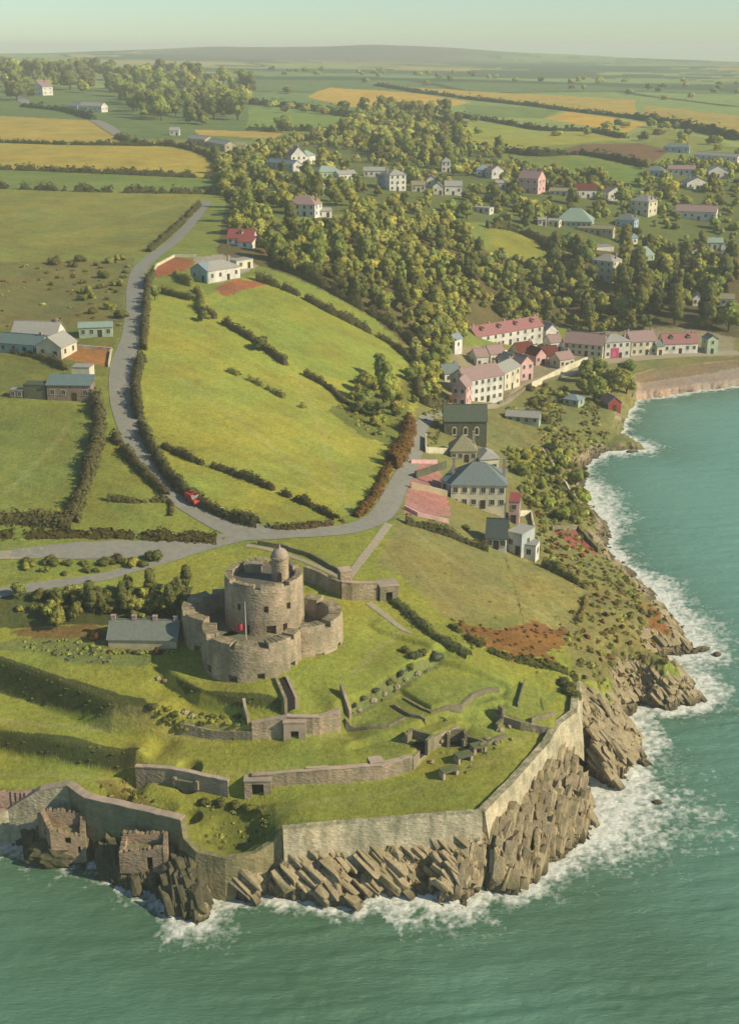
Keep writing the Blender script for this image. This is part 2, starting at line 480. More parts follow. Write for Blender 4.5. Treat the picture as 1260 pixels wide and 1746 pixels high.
def row_of(r):
    i = np.clip(np.searchsorted(RR, r) - 1, 0, len(RR) - 2)
    return i, (r - RR[i]) / (RR[i + 1] - RR[i])
def ground(x, y):
    """terrain height at a place"""
    x = np.asarray(x, float); y = np.asarray(y, float)
    a = np.arctan2(x, y); r = np.hypot(x, y)
    ca = np.clip((a - AZ[0]) / (AZ[1] - AZ[0]), 0, len(AZ) - 1.001); ci = ca.astype(int); cf = ca - ci
    ri, rf = row_of(r); rf = np.clip(rf, 0, 1)
    return (Z[ri, ci] * (1 - cf) + Z[ri, ci + 1] * cf) * (1 - rf) + (Z[ri + 1, ci] * (1 - cf) + Z[ri + 1, ci + 1] * cf) * rf
def G(x, y): return float(ground(x, y))
def P(px, py):
    """the place on the terrain seen at a photograph pixel"""
    dx, dy, dz = ray(px, py)
    h = math.hypot(dx, dy); a = atan2(dx, dy)
    ca = min(max((a - AZ[0]) / (AZ[1] - AZ[0]), 0), len(AZ) - 1.001); ci = int(ca); cf = ca - ci
    prof = Z[:, ci] * (1 - cf) + Z[:, ci + 1] * cf
    rz = CAMZ + RR * dz / h
    hit = np.nonzero(prof >= rz)[0]
    if len(hit) == 0: i = len(RR) - 1
    else: i = max(hit[0], 1)
    g0 = rz[i - 1] - prof[i - 1]; g1 = rz[i] - prof[i]
    t = g0 / (g0 - g1) if g0 != g1 else 1.0
    t = min(max(t, 0), 1)
    r = RR[i - 1] + t * (RR[i] - RR[i - 1])
    x, y = r * sin(a), r * cos(a)
    return Vector((x, y, G(x, y)))
def PL(pxs): return [P(*p) for p in pxs]
def PXY(pxs): return np.array([(p.x, p.y) for p in PL(pxs)])
# ------------------------------------------------------------------ land cover colours
GRASS = A(170,172,74); MEADOW = A(150,160,70); ROUGH = A(140,138,72); PAST = A(160,158,72); STUB = A(206,180,76)
BRIGHT = A(178,180,72); SLOPE = A(164,158,86); RUST = A(160,104,58); OLIVE = A(120,122,62); WOODF = A(112,96,62); DARKB = A(84,86,44)
COVER = np.empty(GX.shape + (3,), np.float32)
COVER[:] = MEADOW
# patchwork of small far fields
cs = 210.0
u_ = (GX * 0.9 + GY * 0.25) / (cs * 1.7); v_ = (GY * 0.8 - GX * 0.2) / (cs * 1.25)
iu = np.floor(u_ + 0.5 * np.floor(v_)); iv = np.floor(v_)
hsh = np.modf(np.abs(np.sin(iu * 12.9898 + iv * 78.233) * 43758.5453))[0]
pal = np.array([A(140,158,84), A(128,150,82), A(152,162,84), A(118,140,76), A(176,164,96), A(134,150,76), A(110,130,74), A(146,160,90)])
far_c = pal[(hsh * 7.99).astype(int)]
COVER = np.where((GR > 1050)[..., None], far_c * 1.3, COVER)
eu = np.abs((u_ + 0.5 * np.floor(v_)) % 1.0 - 0.5); ev = np.abs(v_ % 1.0 - 0.5)
hed = (np.maximum(eu, ev) > 0.475) & (GR > 1500)
COVER[hed] = A(80,98,56)
wd = (fbm(GX * 0.0021, GY * 0.0032, 3, 61) > 0.20) & (GR > 1900)
COVER[wd] = A(88,112,68)
moor = (GR > 3300) & (GA > -0.165) & (GA < 0.085)
mw = (sstep(GR, 3000, 3600) * sstep(GA, -0.19, -0.13) * (1 - sstep(GA, 0.05, 0.12)) * (0.75 + 0.5 * fbm(GX * 0.002, GY * 0.002, 3, 62)))[..., None]
COVER = COVER * (1 - np.clip(mw, 0, 1)) + np.array(A(128,122,104)) * np.clip(mw, 0, 1)
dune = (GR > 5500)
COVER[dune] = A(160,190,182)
sand = (fbm(GX * 0.0012, GY * 0.0006, 2, 63) > 0.12) & (GR > 5600) & (GA > 0.12)
COVER[sand] = A(226,206,150)

wjx = (0.25 + 0.75 * sstep(GR, 240, 300)) * 0.8 * fbm(GX * 0.6, GY * 0.6, 2, 71); wjy = (0.25 + 0.75 * sstep(GR, 240, 300)) * 0.8 * fbm(GX * 0.6, GY * 0.6, 2, 72)
sjx = 5.0 * fbm(GX * 0.16, GY * 0.16, 4, 73, .6); sjy = 5.0 * fbm(GX * 0.16, GY * 0.16, 4, 74, .6)
def cover(pxs, col, mix=1.0, mask=None, soft=0.0):
    poly = PXY(pxs)
    m = in_poly(GX + wjx + soft * sjx, GY + wjy + soft * sjy, poly)
    if mask is not None: m &= mask
    COVER[m] = COVER[m] * (1 - mix) + np.array(col) * mix
COVER[(sd < 60) & (GR > 250) & (GR < 700)] = A(150,148,82)
cover([(0,1000),(420,930),(700,890),(1040,1180),(980,1250),(820,1390),(480,1410),(300,1400),(-200,1400),(-200,1000)], A(164,168,68))
# left fields, far to near
cover([(-60,150),(420,150),(430,240),(-60,240)], A(120,140,72))
cover([(-60,197),(0,198),(155,205),(180,222),(205,236),(268,246),(0,241),(-60,240)], STUB)
cover([(-60,244),(0,244),(270,250),(330,258),(366,275),(372,303),(0,288),(-60,287)], A(202,180,74))
cover([(-60,291),(0,291),(365,306),(362,327),(0,320),(-60,320)], A(140,156,72))
cover([(-60,322),(360,331),(335,362),(285,405),(255,432),(225,440),(120,447),(-60,447)], A(158,158,72))
cover([(-60,447),(230,440),(213,500),(208,560),(-60,560)], A(142,138,74))
cover([(-60,560),(208,560),(192,600),(185,640),(-60,700)], A(138,142,66))
cover([(-60,688),(157,690),(166,740),(150,815),(118,890),(-60,880)], A(146,154,70))
cover([(170,690),(195,750),(290,850),(405,905),(380,920),(120,905),(165,800),(178,740)], A(156,160,68))
cover([(110,590),(192,590),(183,626),(112,612)], A(198,140,74))
# big middle fields
cover([(248,500),(330,515),(430,470),(470,475),(530,500),(640,565),(700,612),(716,680),(690,760),(640,860),(588,888),(480,893),(375,866),(290,800),(240,690),(228,640),(238,560)], BRIGHT)
cover([(350,525),(440,560),(490,610),(540,640),(600,650),(700,612),(640,565),(530,500),(460,485),(400,500)], A(162,170,68))
cover([(560,880),(690,880),(480,920),(440,918)], A(160,164,68))
cover([(430,474),(470,470),(540,497),(640,545),(706,600),(700,618),(640,570),(530,508)], A(150,158,66))
cover([(262,455),(300,438),(332,444),(325,458),(268,474)], A(186,116,70))
cover([(365,492),(400,476),(458,484),(385,506)], A(180,116,74))
cover([(330,440),(415,430),(440,455),(380,482),(340,478)], A(190,180,150))
# far right fields
cover([(525,165),(562,149),(700,158),(802,174),(735,190),(600,182)], A(232,190,70))
cover([(640,147),(760,152),(1082,170),(1085,196),(975,188),(815,172)], A(214,184,78))
cover([(430,183),(635,192),(620,225),(420,218)], A(144,168,72))
cover([(930,202),(968,190),(1102,211),(1065,227)], A(232,190,72))
cover([(770,206),(930,222),(800,238),(760,225)], A(178,184,70))
cover([(770,240),(1005,224),(1062,237),(870,256),(800,256)], A(184,182,70))
cover([(790,178),(960,188),(925,202),(800,200)], A(140,158,74))
cover([(1100,180),(1262,198),(1262,226),(1085,205)], A(198,176,80))
cover([(1110,215),(1245,247),(1150,252),(1070,232)], A(158,162,74))
cover([(915,268),(990,246),(1090,244),(1142,256),(1102,286),(1000,264)], A(142,108,66))
cover([(960,272),(1100,288),(1080,330),(950,300)], A(132,156,66))
cover([(330,221),(482,226),(470,236),(340,231)], A(212,180,82))
cover([(826,395),(850,384),(922,412),(916,446),(850,432)], A(166,164,66))
# wood floors
cover([(390,330),(470,380),(600,370),(780,380),(830,430),(930,450),(1000,420),(1260,410),(1260,575),(930,548),(815,560),(760,600),(715,640),(700,595),(640,545),(540,490),(450,455),(370,432)], WOODF, 0.85)
cover([(390,250),(560,225),(720,190),(790,240),(900,290),(1260,300),(1260,420),(1000,420),(830,380),(600,365),(480,375),(380,330)], A(112,122,62), 0.8)
cover([(826,395),(850,384),(922,412),(916,446),(850,432)], A(166,164,66))
cover([(960,272),(1100,288),(1080,330),(950,300)], A(132,156,66))
cover([(560,700),(650,640),(700,650),(700,690),(670,760),(620,745)], A(110,118,56), 0.7)
# village ground
cover([(700,780),(745,785),(770,880),(690,880)], A(196,142,124))
cover([(770,590),(1000,560),(1180,560),(1250,575),(1250,608),(1060,612),(960,640),(870,670),(800,690),(760,690)], A(176,164,128), 0.75)
cover([(1070,635),(1262,612),(1262,640),(1080,660)], A(166,146,104))
cover([(1075,650),(1262,626),(1262,660),(1085,684)], A(204,182,150))
cover([(850,690),(960,650),(1050,660),(1040,730),(960,720),(880,740)], A(142,146,80))
cover([(862,770),(925,765),(935,800),(870,800)], A(176,168,62))
cover([(880,800),(1000,800),(1020,880),(960,900),(890,860)], A(140,142,74))
cover([(940,905),(985,905),(1025,945),(985,942)], A(170,104,82))
# slope field right of the castle
cover([(682,885),(720,885),(830,918),(905,955),(1000,1000),(968,1085),(860,1075),(760,1055),(690,985),(640,965)], SLOPE)
cover([(760,1052),(850,1075),(960,1060),(952,1130),(890,1125),(800,1085)], RUST, 0.8, soft=1.0)
cover([(835,1045),(900,1045),(895,1072),(840,1070)], A(136,146,70), .7, soft=1.0)
cover([(1000,1000),(1110,1010),(1150,1060),(1120,1130),(1140,1190),(1060,1180),(980,1160),(960,1080)], A(156,146,84), 0.85)
cover([(1100,1030),(1150,1055),(1140,1085),(1105,1080)], A(170,112,62), 0.8)
cover([(990,1110),(1060,1100),(1080,1180),(990,1170)], A(142,136,78))
# castle garden and banks
cover([(-60,1012),(330,1000),(310,1070),(-60,1060)], A(96,104,52))
cover([(20,1085),(90,1062),(160,1060),(185,1075),(180,1090),(60,1090)], A(140,106,66), .8, soft=.5)
cover([(-60,1098),(30,1088),(90,1088),(180,1092),(290,1098),(250,1135),(130,1132),(60,1112)], A(140,150,78))
cover([(180,1092),(300,1088),(300,1105),(190,1103)], A(150,104,64), .7)
cover([(0,1118),(100,1152),(200,1182),(245,1190),(265,1228),(180,1225),(100,1206),(0,1182),(-100,1160),(-100,1090)], A(86,92,46), 0.95)
cover([(-100,1225),(0,1243),(120,1255),(240,1275),(230,1308),(130,1300),(0,1272),(-100,1255)], A(88,94,48), 0.95)
cover([(296,1155),(350,1176),(482,1192),(480,1212),(400,1206),(320,1182)], A(92,98,50), 0.95)
cover([(160,1332),(215,1320),(215,1350),(300,1385),(250,1378),(190,1362)], A(134,124,60), 0.8)
cover([(335,1360),(470,1370),(470,1430),(420,1450),(345,1440)], A(128,136,56), 0.9)
cover([(580,1216),(700,1130),(755,1110),(755,1135),(650,1200),(590,1232)], A(136,142,84), 0.8)
cover([(600,1225),(760,1150),(950,1180),(920,1235),(760,1300),(660,1300)], A(150,158,70), 0.8)
cover([(-100,1340),(118,1338),(60,1392),(-100,1405)], A(196,160,136))
# worn tracks and mown lines
def track(pxs, w, col, mix):
    xy = smooth_xy(PXY(pxs)); m = (GX > xy[:, 0].min() - 5) & (GX < xy[:, 0].max() + 5) & (GY > xy[:, 1].min() - 5) & (GY < xy[:, 1].max() + 5)
    d = line_dist(GX[m], GY[m], xy)[0] + 0.3 * fbm(GX[m] * .8, GY[m] * .8, 2, 75)
    f = ((1 - sstep(d / w, .5, 1.2)) * mix)[..., None]
    COVER[m] = COVER[m] * (1 - f) + np.array(col) * f
def smooth_xy(p): return np.array([p[0]] + [0.5 * (p[i] + p[i + 1]) for i in range(len(p) - 1)] + [p[-1]])
PALE = A(188,180,110)
track([(252,612),(300,640),(380,700),(470,760),(560,840)], 1.0, PALE, .35)
track([(600,880),(560,800),(545,700),(500,640)], .9, PALE, .3)
track([(0,1228),(150,1238),(300,1246),(420,1262),(600,1258)], .8, PALE, .4)
track([(480,1385),(640,1352),(800,1330),(900,1258)], .8, PALE, .3)
track([(600,1150),(640,1120),(650,1090),(690,1078)], .8, PALE, .4)
track([(0,1320),(120,1322),(260,1335),(420,1345),(600,1338)], .7, PALE, .3)
track([(10,840),(80,780),(120,720)], .9, PALE, .3)
track([(700,900),(800,980),(900,1040),(980,1075)], .8, A(190,176,120), .35)
track([(690,940),(740,1000),(790,1050)], .7, A(190,176,120), .3)
track([(40,420),(160,390),(300,350)], 1.2, PALE, .3)
mw_ = np.sin((GX * 0.62 + GY * 0.78) * 1.1 + 1.5 * fbm(GX * .03, GY * .03, 2, 76))
mow = (GR > 255) & (GR < 560) & (GX < 20)
COVER *= np.where(mow, 1 + 0.035 * mw_, 1.0)[..., None]
# tonal variation of the ground itself
tv = 1 + 0.16 * fbm(GX * 0.05, GY * 0.05, 3, 81) + 0.10 * fbm(GX * 0.7, GY * 0.7, 2, 82)
COVER *= tv[..., None]
hv = fbm(GX * 0.08, GY * 0.08, 3, 84)
COVER[..., 0] *= 1 + 0.16 * hv
COVER[..., 2] *= 1 - 0.10 * hv
# rock colours, tide line
rc1 = np.array(A(214,192,146)); rc2 = np.array(A(172,154,110)); rcw = np.array(A(112,104,78))
tt = sstep(fbm(GX * 0.5, GY * 0.5, 3, 86), -0.5, 0.5)[..., None]
rcol = rc1 * tt + rc2 * (1 - tt)
wet = (1 - sstep(Z, 0.3, 1.6))[..., None]
rcol = rcol * (1 - wet) + rcw * wet
moss = (sstep(fbm(GX * 0.22, GY * 0.22, 3, 88), 0.08, 0.3) * sstep(Z, 3.5, 7))[..., None]
rcol = rcol * (1 - moss * 0.75) + np.array(A(134,132,70)) * moss * 0.75
lee_shade = ((1 - sstep(GX, -26, -20)) * (GR < 200))[..., None]
rcol = rcol * (1 - lee_shade * .75) + np.array(A(112,108,76)) * lee_shade * .75  # left rocks darkened to paint in the shade below the fort
rk_ = ROCK[..., None]
rk_ = sstep(rk_ + 0.5 * fbm(GX * 0.35, GY * 0.35, 3, 90)[..., None], 0.35, 0.6)
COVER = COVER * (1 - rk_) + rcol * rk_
COVER = np.clip(COVER, 0.004, 0.9)

# ------------------------------------------------------------------ node materials
def new_mat(name):
    m = bpy.data.materials.new(name); m.use_nodes = True
    nt = m.node_tree; b = nt.nodes['Principled BSDF']
    b.inputs['Specular IOR Level'].default_value = 0.15
    b.inputs['Roughness'].default_value = 0.9
    return m, nt, b
def nnode(nt, t, **kw):
    n = nt.nodes.new(t)
    for k, v in kw.items():
        if k.startswith('i_'):
            n.inputs[k[2:].replace('_', ' ')].default_value = v
        else: setattr(n, k, v)
    return n
def mixc(nt, fac, a, b, blend='MIX'):
    n = nt.nodes.new('ShaderNodeMix'); n.data_type = 'RGBA'; n.blend_type = blend
    for s, v in ((0, fac), (6, a), (7, b)):
        if hasattr(v, 'links') or isinstance(v, bpy.types.NodeSocket): nt.links.new(v, n.inputs[s])
        elif isinstance(v, tuple): n.inputs[s].default_value = (*v[:3], 1)
        else: n.inputs[s].default_value = v
    return n.outputs[2]
def ramp(nt, sock, stops):
    n = nt.nodes.new('ShaderNodeValToRGB'); e = n.color_ramp.elements
    while len(e) < len(stops): e.new(0.5)
    for el, (p, c) in zip(e, stops):
        el.position = p; el.color = (*c[:3], 1) if isinstance(c, tuple) else (c, c, c, 1)
    nt.links.new(sock, n.inputs[0]); return n.outputs[0]
def geo_noise(nt, scale, detail=3, rough=0.6, vec=None, stretch=None):
    if vec is None: vec = nt.nodes.new('ShaderNodeNewGeometry').outputs['Position']
    if stretch:
        mp = nt.nodes.new('ShaderNodeVectorMath'); mp.operation = 'MULTIPLY'
        nt.links.new(vec, mp.inputs[0]); mp.inputs[1].default_value = stretch; vec = mp.outputs[0]
    n = nnode(nt, 'ShaderNodeTexNoise'); n.inputs['Scale'].default_value = scale; n.inputs['Detail'].default_value = detail; n.inputs['Roughness'].default_value = rough
    nt.links.new(vec, n.inputs['Vector']); return n.outputs['Fac']
def bump(nt, b, h, strength, dist):
    n = nt.nodes.new('ShaderNodeBump'); n.inputs['Strength'].default_value = strength; n.inputs['Distance'].default_value = dist
    nt.links.new(h, n.inputs['Height']); nt.links.new(n.outputs[0], b.inputs['Normal'])

m_ground, nt, b = new_mat('ground_cover')
at = nnode(nt, 'ShaderNodeAttribute', attribute_name='Col')
r1 = ramp(nt, geo_noise(nt, 1.1, 5, 0.7), [(0.22, 0.58), (0.5, 1.0), (0.8, 1.34)])
r2 = ramp(nt, geo_noise(nt, 0.09, 4, 0.6), [(0.3, (0.86, 0.80, 0.84)), (0.5, (1.0, 1.0, 1.0)), (0.72, (1.16, 1.08, 1.0))])
c = mixc(nt, 1.0, at.outputs['Color'], r1, 'MULTIPLY')
c = mixc(nt, 1.0, c, r2, 'MULTIPLY')
c = mixc(nt, 1.0, c, ramp(nt, geo_noise(nt, 3.6, 3, 0.6), [(0.3, 0.82), (0.7, 1.16)]), 'MULTIPLY')
nt.links.new(c, b.inputs['Base Color'])
rat = nnode(nt, 'ShaderNodeAttribute', attribute_name='rock')
bn = geo_noise(nt, 1.6, 6, 0.7)
vr = nnode(nt, 'ShaderNodeTexVoronoi', feature='DISTANCE_TO_EDGE'); vr.inputs['Scale'].default_value = 0.5
gp_ = nt.nodes.new('ShaderNodeNewGeometry'); mp_ = nnode(nt, 'ShaderNodeMapping'); mp_.inputs['Rotation'].default_value = (0.5, 0.35, 0.6); mp_.inputs['Scale'].default_value = (1.3, 0.5, 1.8)
nt.links.new(gp_.outputs['Position'], mp_.inputs[0]); nt.links.new(mp_.outputs[0], vr.inputs['Vector'])
vr_ = ramp(nt, vr.outputs[0], [(0.0, 0.0), (0.10, 0.8), (0.5, 1.0)])
hm = nnode(nt, 'ShaderNodeMath', operation='MULTIPLY'); nt.links.new(vr_, hm.inputs[0]); nt.links.new(rat.outputs['Fac'], hm.inputs[1])
ha = nnode(nt, 'ShaderNodeMath', operation='ADD'); nt.links.new(hm.outputs[0], ha.inputs[0]); nt.links.new(bn, ha.inputs[1])
bump(nt, b, ha.outputs[0], 0.75, 0.35)
# joints in the rock stay a little darker
jf = nnode(nt, 'ShaderNodeMath', operation='SUBTRACT'); jf.inputs[0].default_value = 1.0; nt.links.new(vr_, jf.inputs[1])
j2 = nnode(nt, 'ShaderNodeMath', operation='MULTIPLY'); nt.links.new(jf.outputs[0], j2.inputs[0]); nt.links.new(rat.outputs['Fac'], j2.inputs[1])
j3 = nnode(nt, 'ShaderNodeMath', operation='MULTIPLY'); nt.links.new(j2.outputs[0], j3.inputs[0]); j3.inputs[1].default_value = 0.4
nt.links.new(mixc(nt, j3.outputs[0], c, A(110,100,70)), b.inputs['Base Color'])

V = np.stack([GX, GY, Z], -1).reshape(-1, 3)
nr, nc = GX.shape
idx = np.arange(nr * nc).reshape(nr, nc)
F = np.stack([idx[:-1, :-1], idx[:-1, 1:], idx[1:, 1:], idx[1:, :-1]], -1).reshape(-1, 4)
keep = (Z[:-1, :-1] > -2.2) | (Z[1:, 1:] > -2.2)
F = F[keep.ravel()]
me = np_mesh('ground', V, F, True)
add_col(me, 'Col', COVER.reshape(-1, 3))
add_float(me, 'rock', rk_.reshape(-1))
sm = (rk_[:-1, :-1, 0] < 0.5).ravel()[keep.ravel()]
me.polygons.foreach_set('use_smooth', sm)
tag(link_mesh('ground', me, m_ground), kind='structure')

# ------------------------------------------------------------------ sea
sa = np.linspace(-0.66, 0.62, 1100)
rr = [70.0]
while rr[-1] < 275: rr.append(rr[-1] + 0.33)
while rr[-1] < 560: rr.append(rr[-1] + 0.8)
while rr[-1] < 14000: rr.append(rr[-1] * 1.05)
sr = np.array(rr)
SA, SR = np.meshgrid(sa, sr)
SX = SR * np.sin(SA); SY = SR * np.cos(SA)
ssd = np.full(SX.shape, -500.0); sfw = np.full(SX.shape, 3.0)
nm = (SR < 620) & (SR > 130)
ssd[nm], sfw[nm] = shore_sd(SX[nm], SY[nm], fw_)
far_land = in_poly(SX, SY, LAND); ssd[~nm & far_land] = 500
d_off = -ssd
wv = (0.55 * vnoise(SX * 0.10 + SY * 0.05, SY * 0.42, 101) + 0.35 * vnoise(SX * 0.26 - SY * 0.1, SY * 0.8, 102) + 0.30 * fbm(SX * 0.5, SY * 0.9, 2, 103))
swell = 0.5 + 0.5 * vnoise(SX * 0.03, SY * 0.05, 107)
SZ = (0.26 * wv + 0.09 * vnoise(SX * 0.045 + SY * 0.06, SY * 0.62 - SX * 0.10, 109)) * np.clip(1.2 - SR / 900, 0.15, 1) * (0.6 + 0.8 * swell)
fn = fbm(SX * 0.28, SY * 0.28, 4, 104, 0.6); fn2 = fbm(SX * 1.1, SY * 1.1, 3, 105, 0.65); pat = fbm(SX * 0.06, SY * 0.06, 2, 106)
sfw = sfw * (1 + 0.6 * sstep(SX, 22, 45) * (1 - sstep(SY, 330, 420)))
wdt = sfw * (1.0 + 0.9 * pat) + 2.6 * fn
foam = 1.2 - d_off / np.maximum(wdt, 0.6)
foam = np.clip(foam, -1, 1.2) + 0.75 * fn2
lace = (1 - np.abs(fn * 2.4)) * np.clip(1.25 - d_off / (sfw * 1.3 + 3), 0, 1)
foam = np.maximum(foam, lace * 0.66 + 0.3 * fn2 - 0.16)
caps = (fbm(SX * 0.15, SY * 0.5, 3, 108) > 0.58) & (fn2 > 0.1)
foam = np.clip(foam, 0, 1)
SZ += 0.12 * sstep(foam, 0.3, 1.0) * (0.5 + fn2) * (d_off < 30)
shal = np.exp(-np.clip(d_off, 0, None) / 16)
keep = (ssd < 6)
ids = np.arange(SX.size).reshape(SX.shape)
F = np.stack([ids[:-1, :-1], ids[:-1, 1:], ids[1:, 1:], ids[1:, :-1]], -1)
kf = keep[:-1, :-1] | keep[1:, 1:]
F = F[kf]
me = np_mesh('sea', np.stack([SX, SY, SZ], -1).reshape(-1, 3), F, True)
add_float(me, 'foam', foam.reshape(-1)); add_float(me, 'shallow', shal.reshape(-1))
m_sea, nt, b = new_mat('sea_water')
fa = nnode(nt, 'ShaderNodeAttribute', attribute_name='foam'); sh = nnode(nt, 'ShaderNodeAttribute', attribute_name='shallow')
n1 = geo_noise(nt, 0.02, 3, 0.5)
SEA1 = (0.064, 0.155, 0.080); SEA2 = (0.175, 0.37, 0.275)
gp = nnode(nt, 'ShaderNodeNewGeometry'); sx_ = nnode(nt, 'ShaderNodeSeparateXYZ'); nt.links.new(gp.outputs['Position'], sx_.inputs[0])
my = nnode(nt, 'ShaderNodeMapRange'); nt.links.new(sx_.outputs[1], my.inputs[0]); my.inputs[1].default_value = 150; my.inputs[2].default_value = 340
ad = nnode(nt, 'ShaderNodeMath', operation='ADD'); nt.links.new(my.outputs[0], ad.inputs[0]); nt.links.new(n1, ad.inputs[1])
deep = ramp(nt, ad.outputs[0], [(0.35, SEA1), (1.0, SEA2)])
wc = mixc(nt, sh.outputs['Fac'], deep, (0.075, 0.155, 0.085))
fnz = geo_noise(nt, 1.5, 5, 0.7)
mth = nnode(nt, 'ShaderNodeMath', operation='ADD'); nt.links.new(fa.outputs['Fac'], mth.inputs[0]); nt.links.new(fnz, mth.inputs[1])
fr = ramp(nt, mth.outputs[0], [(0.72, 0.0), (1.05, 0.75), (1.0, 1.0)])
nfr = fr.node.color_ramp.elements
nfr[0].position = 0.44; nfr[1].position = 0.88; nfr[2].position = 1.0
mp = nnode(nt, 'ShaderNodeMath', operation='MULTIPLY'); nt.links.new(mth.outputs[0], mp.inputs[0]); mp.inputs[1].default_value = 0.66
nt.links.new(mp.outputs[0], fr.node.inputs[0])
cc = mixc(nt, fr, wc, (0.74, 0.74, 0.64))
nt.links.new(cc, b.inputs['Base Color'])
rg = nnode(nt, 'ShaderNodeMapRange'); nt.links.new(fr, rg.inputs[0]); rg.inputs[3].default_value = 0.22; rg.inputs[4].default_value = 0.9
nt.links.new(rg.outputs[0], b.inputs['Roughness'])
b.inputs['Specular IOR Level'].default_value = 0.35
wn = geo_noise(nt, 1.3, 6, 0.72, stretch=(0.42, 1.4, 1.0))
bump(nt, b, wn, 0.85, 0.5)
tag(link_mesh('sea', me, m_sea), kind='structure')

# ------------------------------------------------------------------ roads
m_road, nt, b = new_mat('asphalt')
r1 = ramp(nt, geo_noise(nt, 0.8, 5, 0.7), [(0.3, A(150,148,128,.62)), (0.7, A(174,170,146,.62))])
nt.links.new(r1, b.inputs['Base Color'])
m_path, nt, b = new_mat('gravel_path')
r1 = ramp(nt, geo_noise(nt, 1.4, 5, 0.7), [(0.3, A(170,156,122)), (0.7, A(200,188,152))])
nt.links.new(r1, b.inputs['Base Color'])
def smooth_line(pts2, step):
    pts2 = np.asarray(pts2, float)
    n = len(pts2); out = []
    for i in range(n - 1):
        p0 = pts2[max(i - 1, 0)]; p1 = pts2[i]; p2 = pts2[i + 1]; p3 = pts2[min(i + 2, n - 1)]
        k = max(2, int(np.linalg.norm((p2 - p1)[:2]) / step))
        for t in np.linspace(0, 1, k, endpoint=False):
            out.append(0.5 * (2 * p1 + (p2 - p0) * t + (2 * p0 - 5 * p1 + 4 * p2 - p3) * t * t + (3 * p1 - p0 - 3 * p2 + p3) * t ** 3))
    out.append(pts2[-1])
    return np.array(out)
def strip(name, pxs, widths, mat, lift, step=1.0, nx=6):
    w = [(*xy, ww) for xy, ww in zip(PXY(pxs), widths)]
    L = smooth_line(w, step)
    T = np.gradient(L[:, :2], axis=0); T /= np.linalg.norm(T, axis=1)[:, None] + 1e-9
    N = np.stack([-T[:, 1], T[:, 0]], 1)
    o = np.linspace(-0.5, 0.5, nx + 1)
    jit = 0.12 * fbm(L[:, 0] * 0.8, L[:, 1] * 0.8, 2, 120)
    XY = L[:, None, :2] + N[:, None, :] * (o[None, :, None] * (L[:, 2] + jit * 2)[:, None, None])
    zz = ground(XY[..., 0], XY[..., 1]) + lift
    V = np.concatenate([XY, zz[..., None]], -1).reshape(-1, 3)
    n, m = XY.shape[:2]; ii = np.arange(n * m).reshape(n, m)
    F = np.stack([ii[:-1, :-1], ii[:-1, 1:], ii[1:, 1:], ii[1:, :-1]], -1).reshape(-1, 4)[:, ::-1]
    return tag(link_mesh(name, np_mesh(name, V, F, True), mat), kind='structure'), L
_, ROADL = strip('road', [(352,343),(330,375),(300,408),(268,432),(240,458),(231,490),(230,530),(224,575),(211,615),(207,655),(214,705),(238,765),(268,812),(305,850),(345,876),(390,897),(430,907)], [5,5,5.2,5.4,5.6,5.6,5.6,5.8,6.4,6.4,6,5.6,5.4,5.2,5.4,6.5,8], m_road, 0.10)
strip('road', [(396,903),(430,908),(500,908),(570,905),(620,895),(655,872),(680,825),(705,775),(722,722),(760,695)], [7,6.5,5,4.6,4.6,5,4.6,4.2,3.6,3], m_road, 0.114)
strip('road', [(440,905),(405,914),(345,932),(280,955),(220,972),(170,985),(60,1001),(0,1011),(-150,1030)], [6,5,3.6,3,2.8,2.8,2.8,2.8,2.8], m_road, 0.106)
strip('car_park', [(375,921),(330,929),(290,934),(230,937),(150,938),(95,940),(20,943)], [2.5,4.2,5.6,7.0,7.2,6.0,3.0], m_road, 0.098)
strip('track', [(100,941),(50,944),(0,947),(-80,952)], [5.0,4.2,3.6,3.2], m_path, 0.094)
strip('road', [(374,262),(384,285),(398,305)], [7,9,8], m_road, 0.15, 2)
strip('road', [(160,205),(185,218),(205,232)], [8,11,8], m_road, 0.3, 4)
strip('road', [(30,165),(50,178),(60,184)], [10,12,8], m_road, 0.4, 4)
strip('footpath', [(663,893),(640,925),(615,957),(592,988)], [1.8,1.7,1.7,1.7], m_path, 0.08, .5)
strip('footpath', [(420,930),(470,940),(520,957),(560,975),(590,990)], [1.2]*5, m_path, 0.08, .5)
strip('footpath', [(628,1028),(655,1048),(685,1072),(702,1080)], [1.5,1.5,1.4,.9], m_path, 0.08, .5)
strip('village_street', [(722,715),(770,700),(850,690),(900,655),(965,640),(1030,618),(1120,608),(1260,602)], [3.2,3,3,3.2,3.6,4.5,5,5], m_path, 0.10)
# ------------------------------------------------------------------ foliage
m_leaf, nt, b = new_mat('foliage')
at = nnode(nt, 'ShaderNodeAttribute', attribute_name='Col')
oi = nnode(nt, 'ShaderNodeObjectInfo')
rr_ = ramp(nt, oi.outputs['Random'], [(0.0, (0.82, 0.86, 0.85)), (0.5, (1.0, 1.0, 1.0)), (1.0, (1.22, 1.14, 1.0))])
c = mixc(nt, 1.0, at.outputs['Color'], rr_, 'MULTIPLY')
df = nnode(nt, 'ShaderNodeBsdfDiffuse'); tl = nnode(nt, 'ShaderNodeBsdfTranslucent'); ms = nnode(nt, 'ShaderNodeMixShader')
oa = nnode(nt, 'ShaderNodeAttribute', attribute_name='Out'); vt_ = nnode(nt, 'ShaderNodeVectorTransform', vector_type='NORMAL', convert_from='OBJECT', convert_to='WORLD')
nt.links.new(oa.outputs['Vector'], vt_.inputs[0]); gg = nt.nodes.new('ShaderNodeNewGeometry')
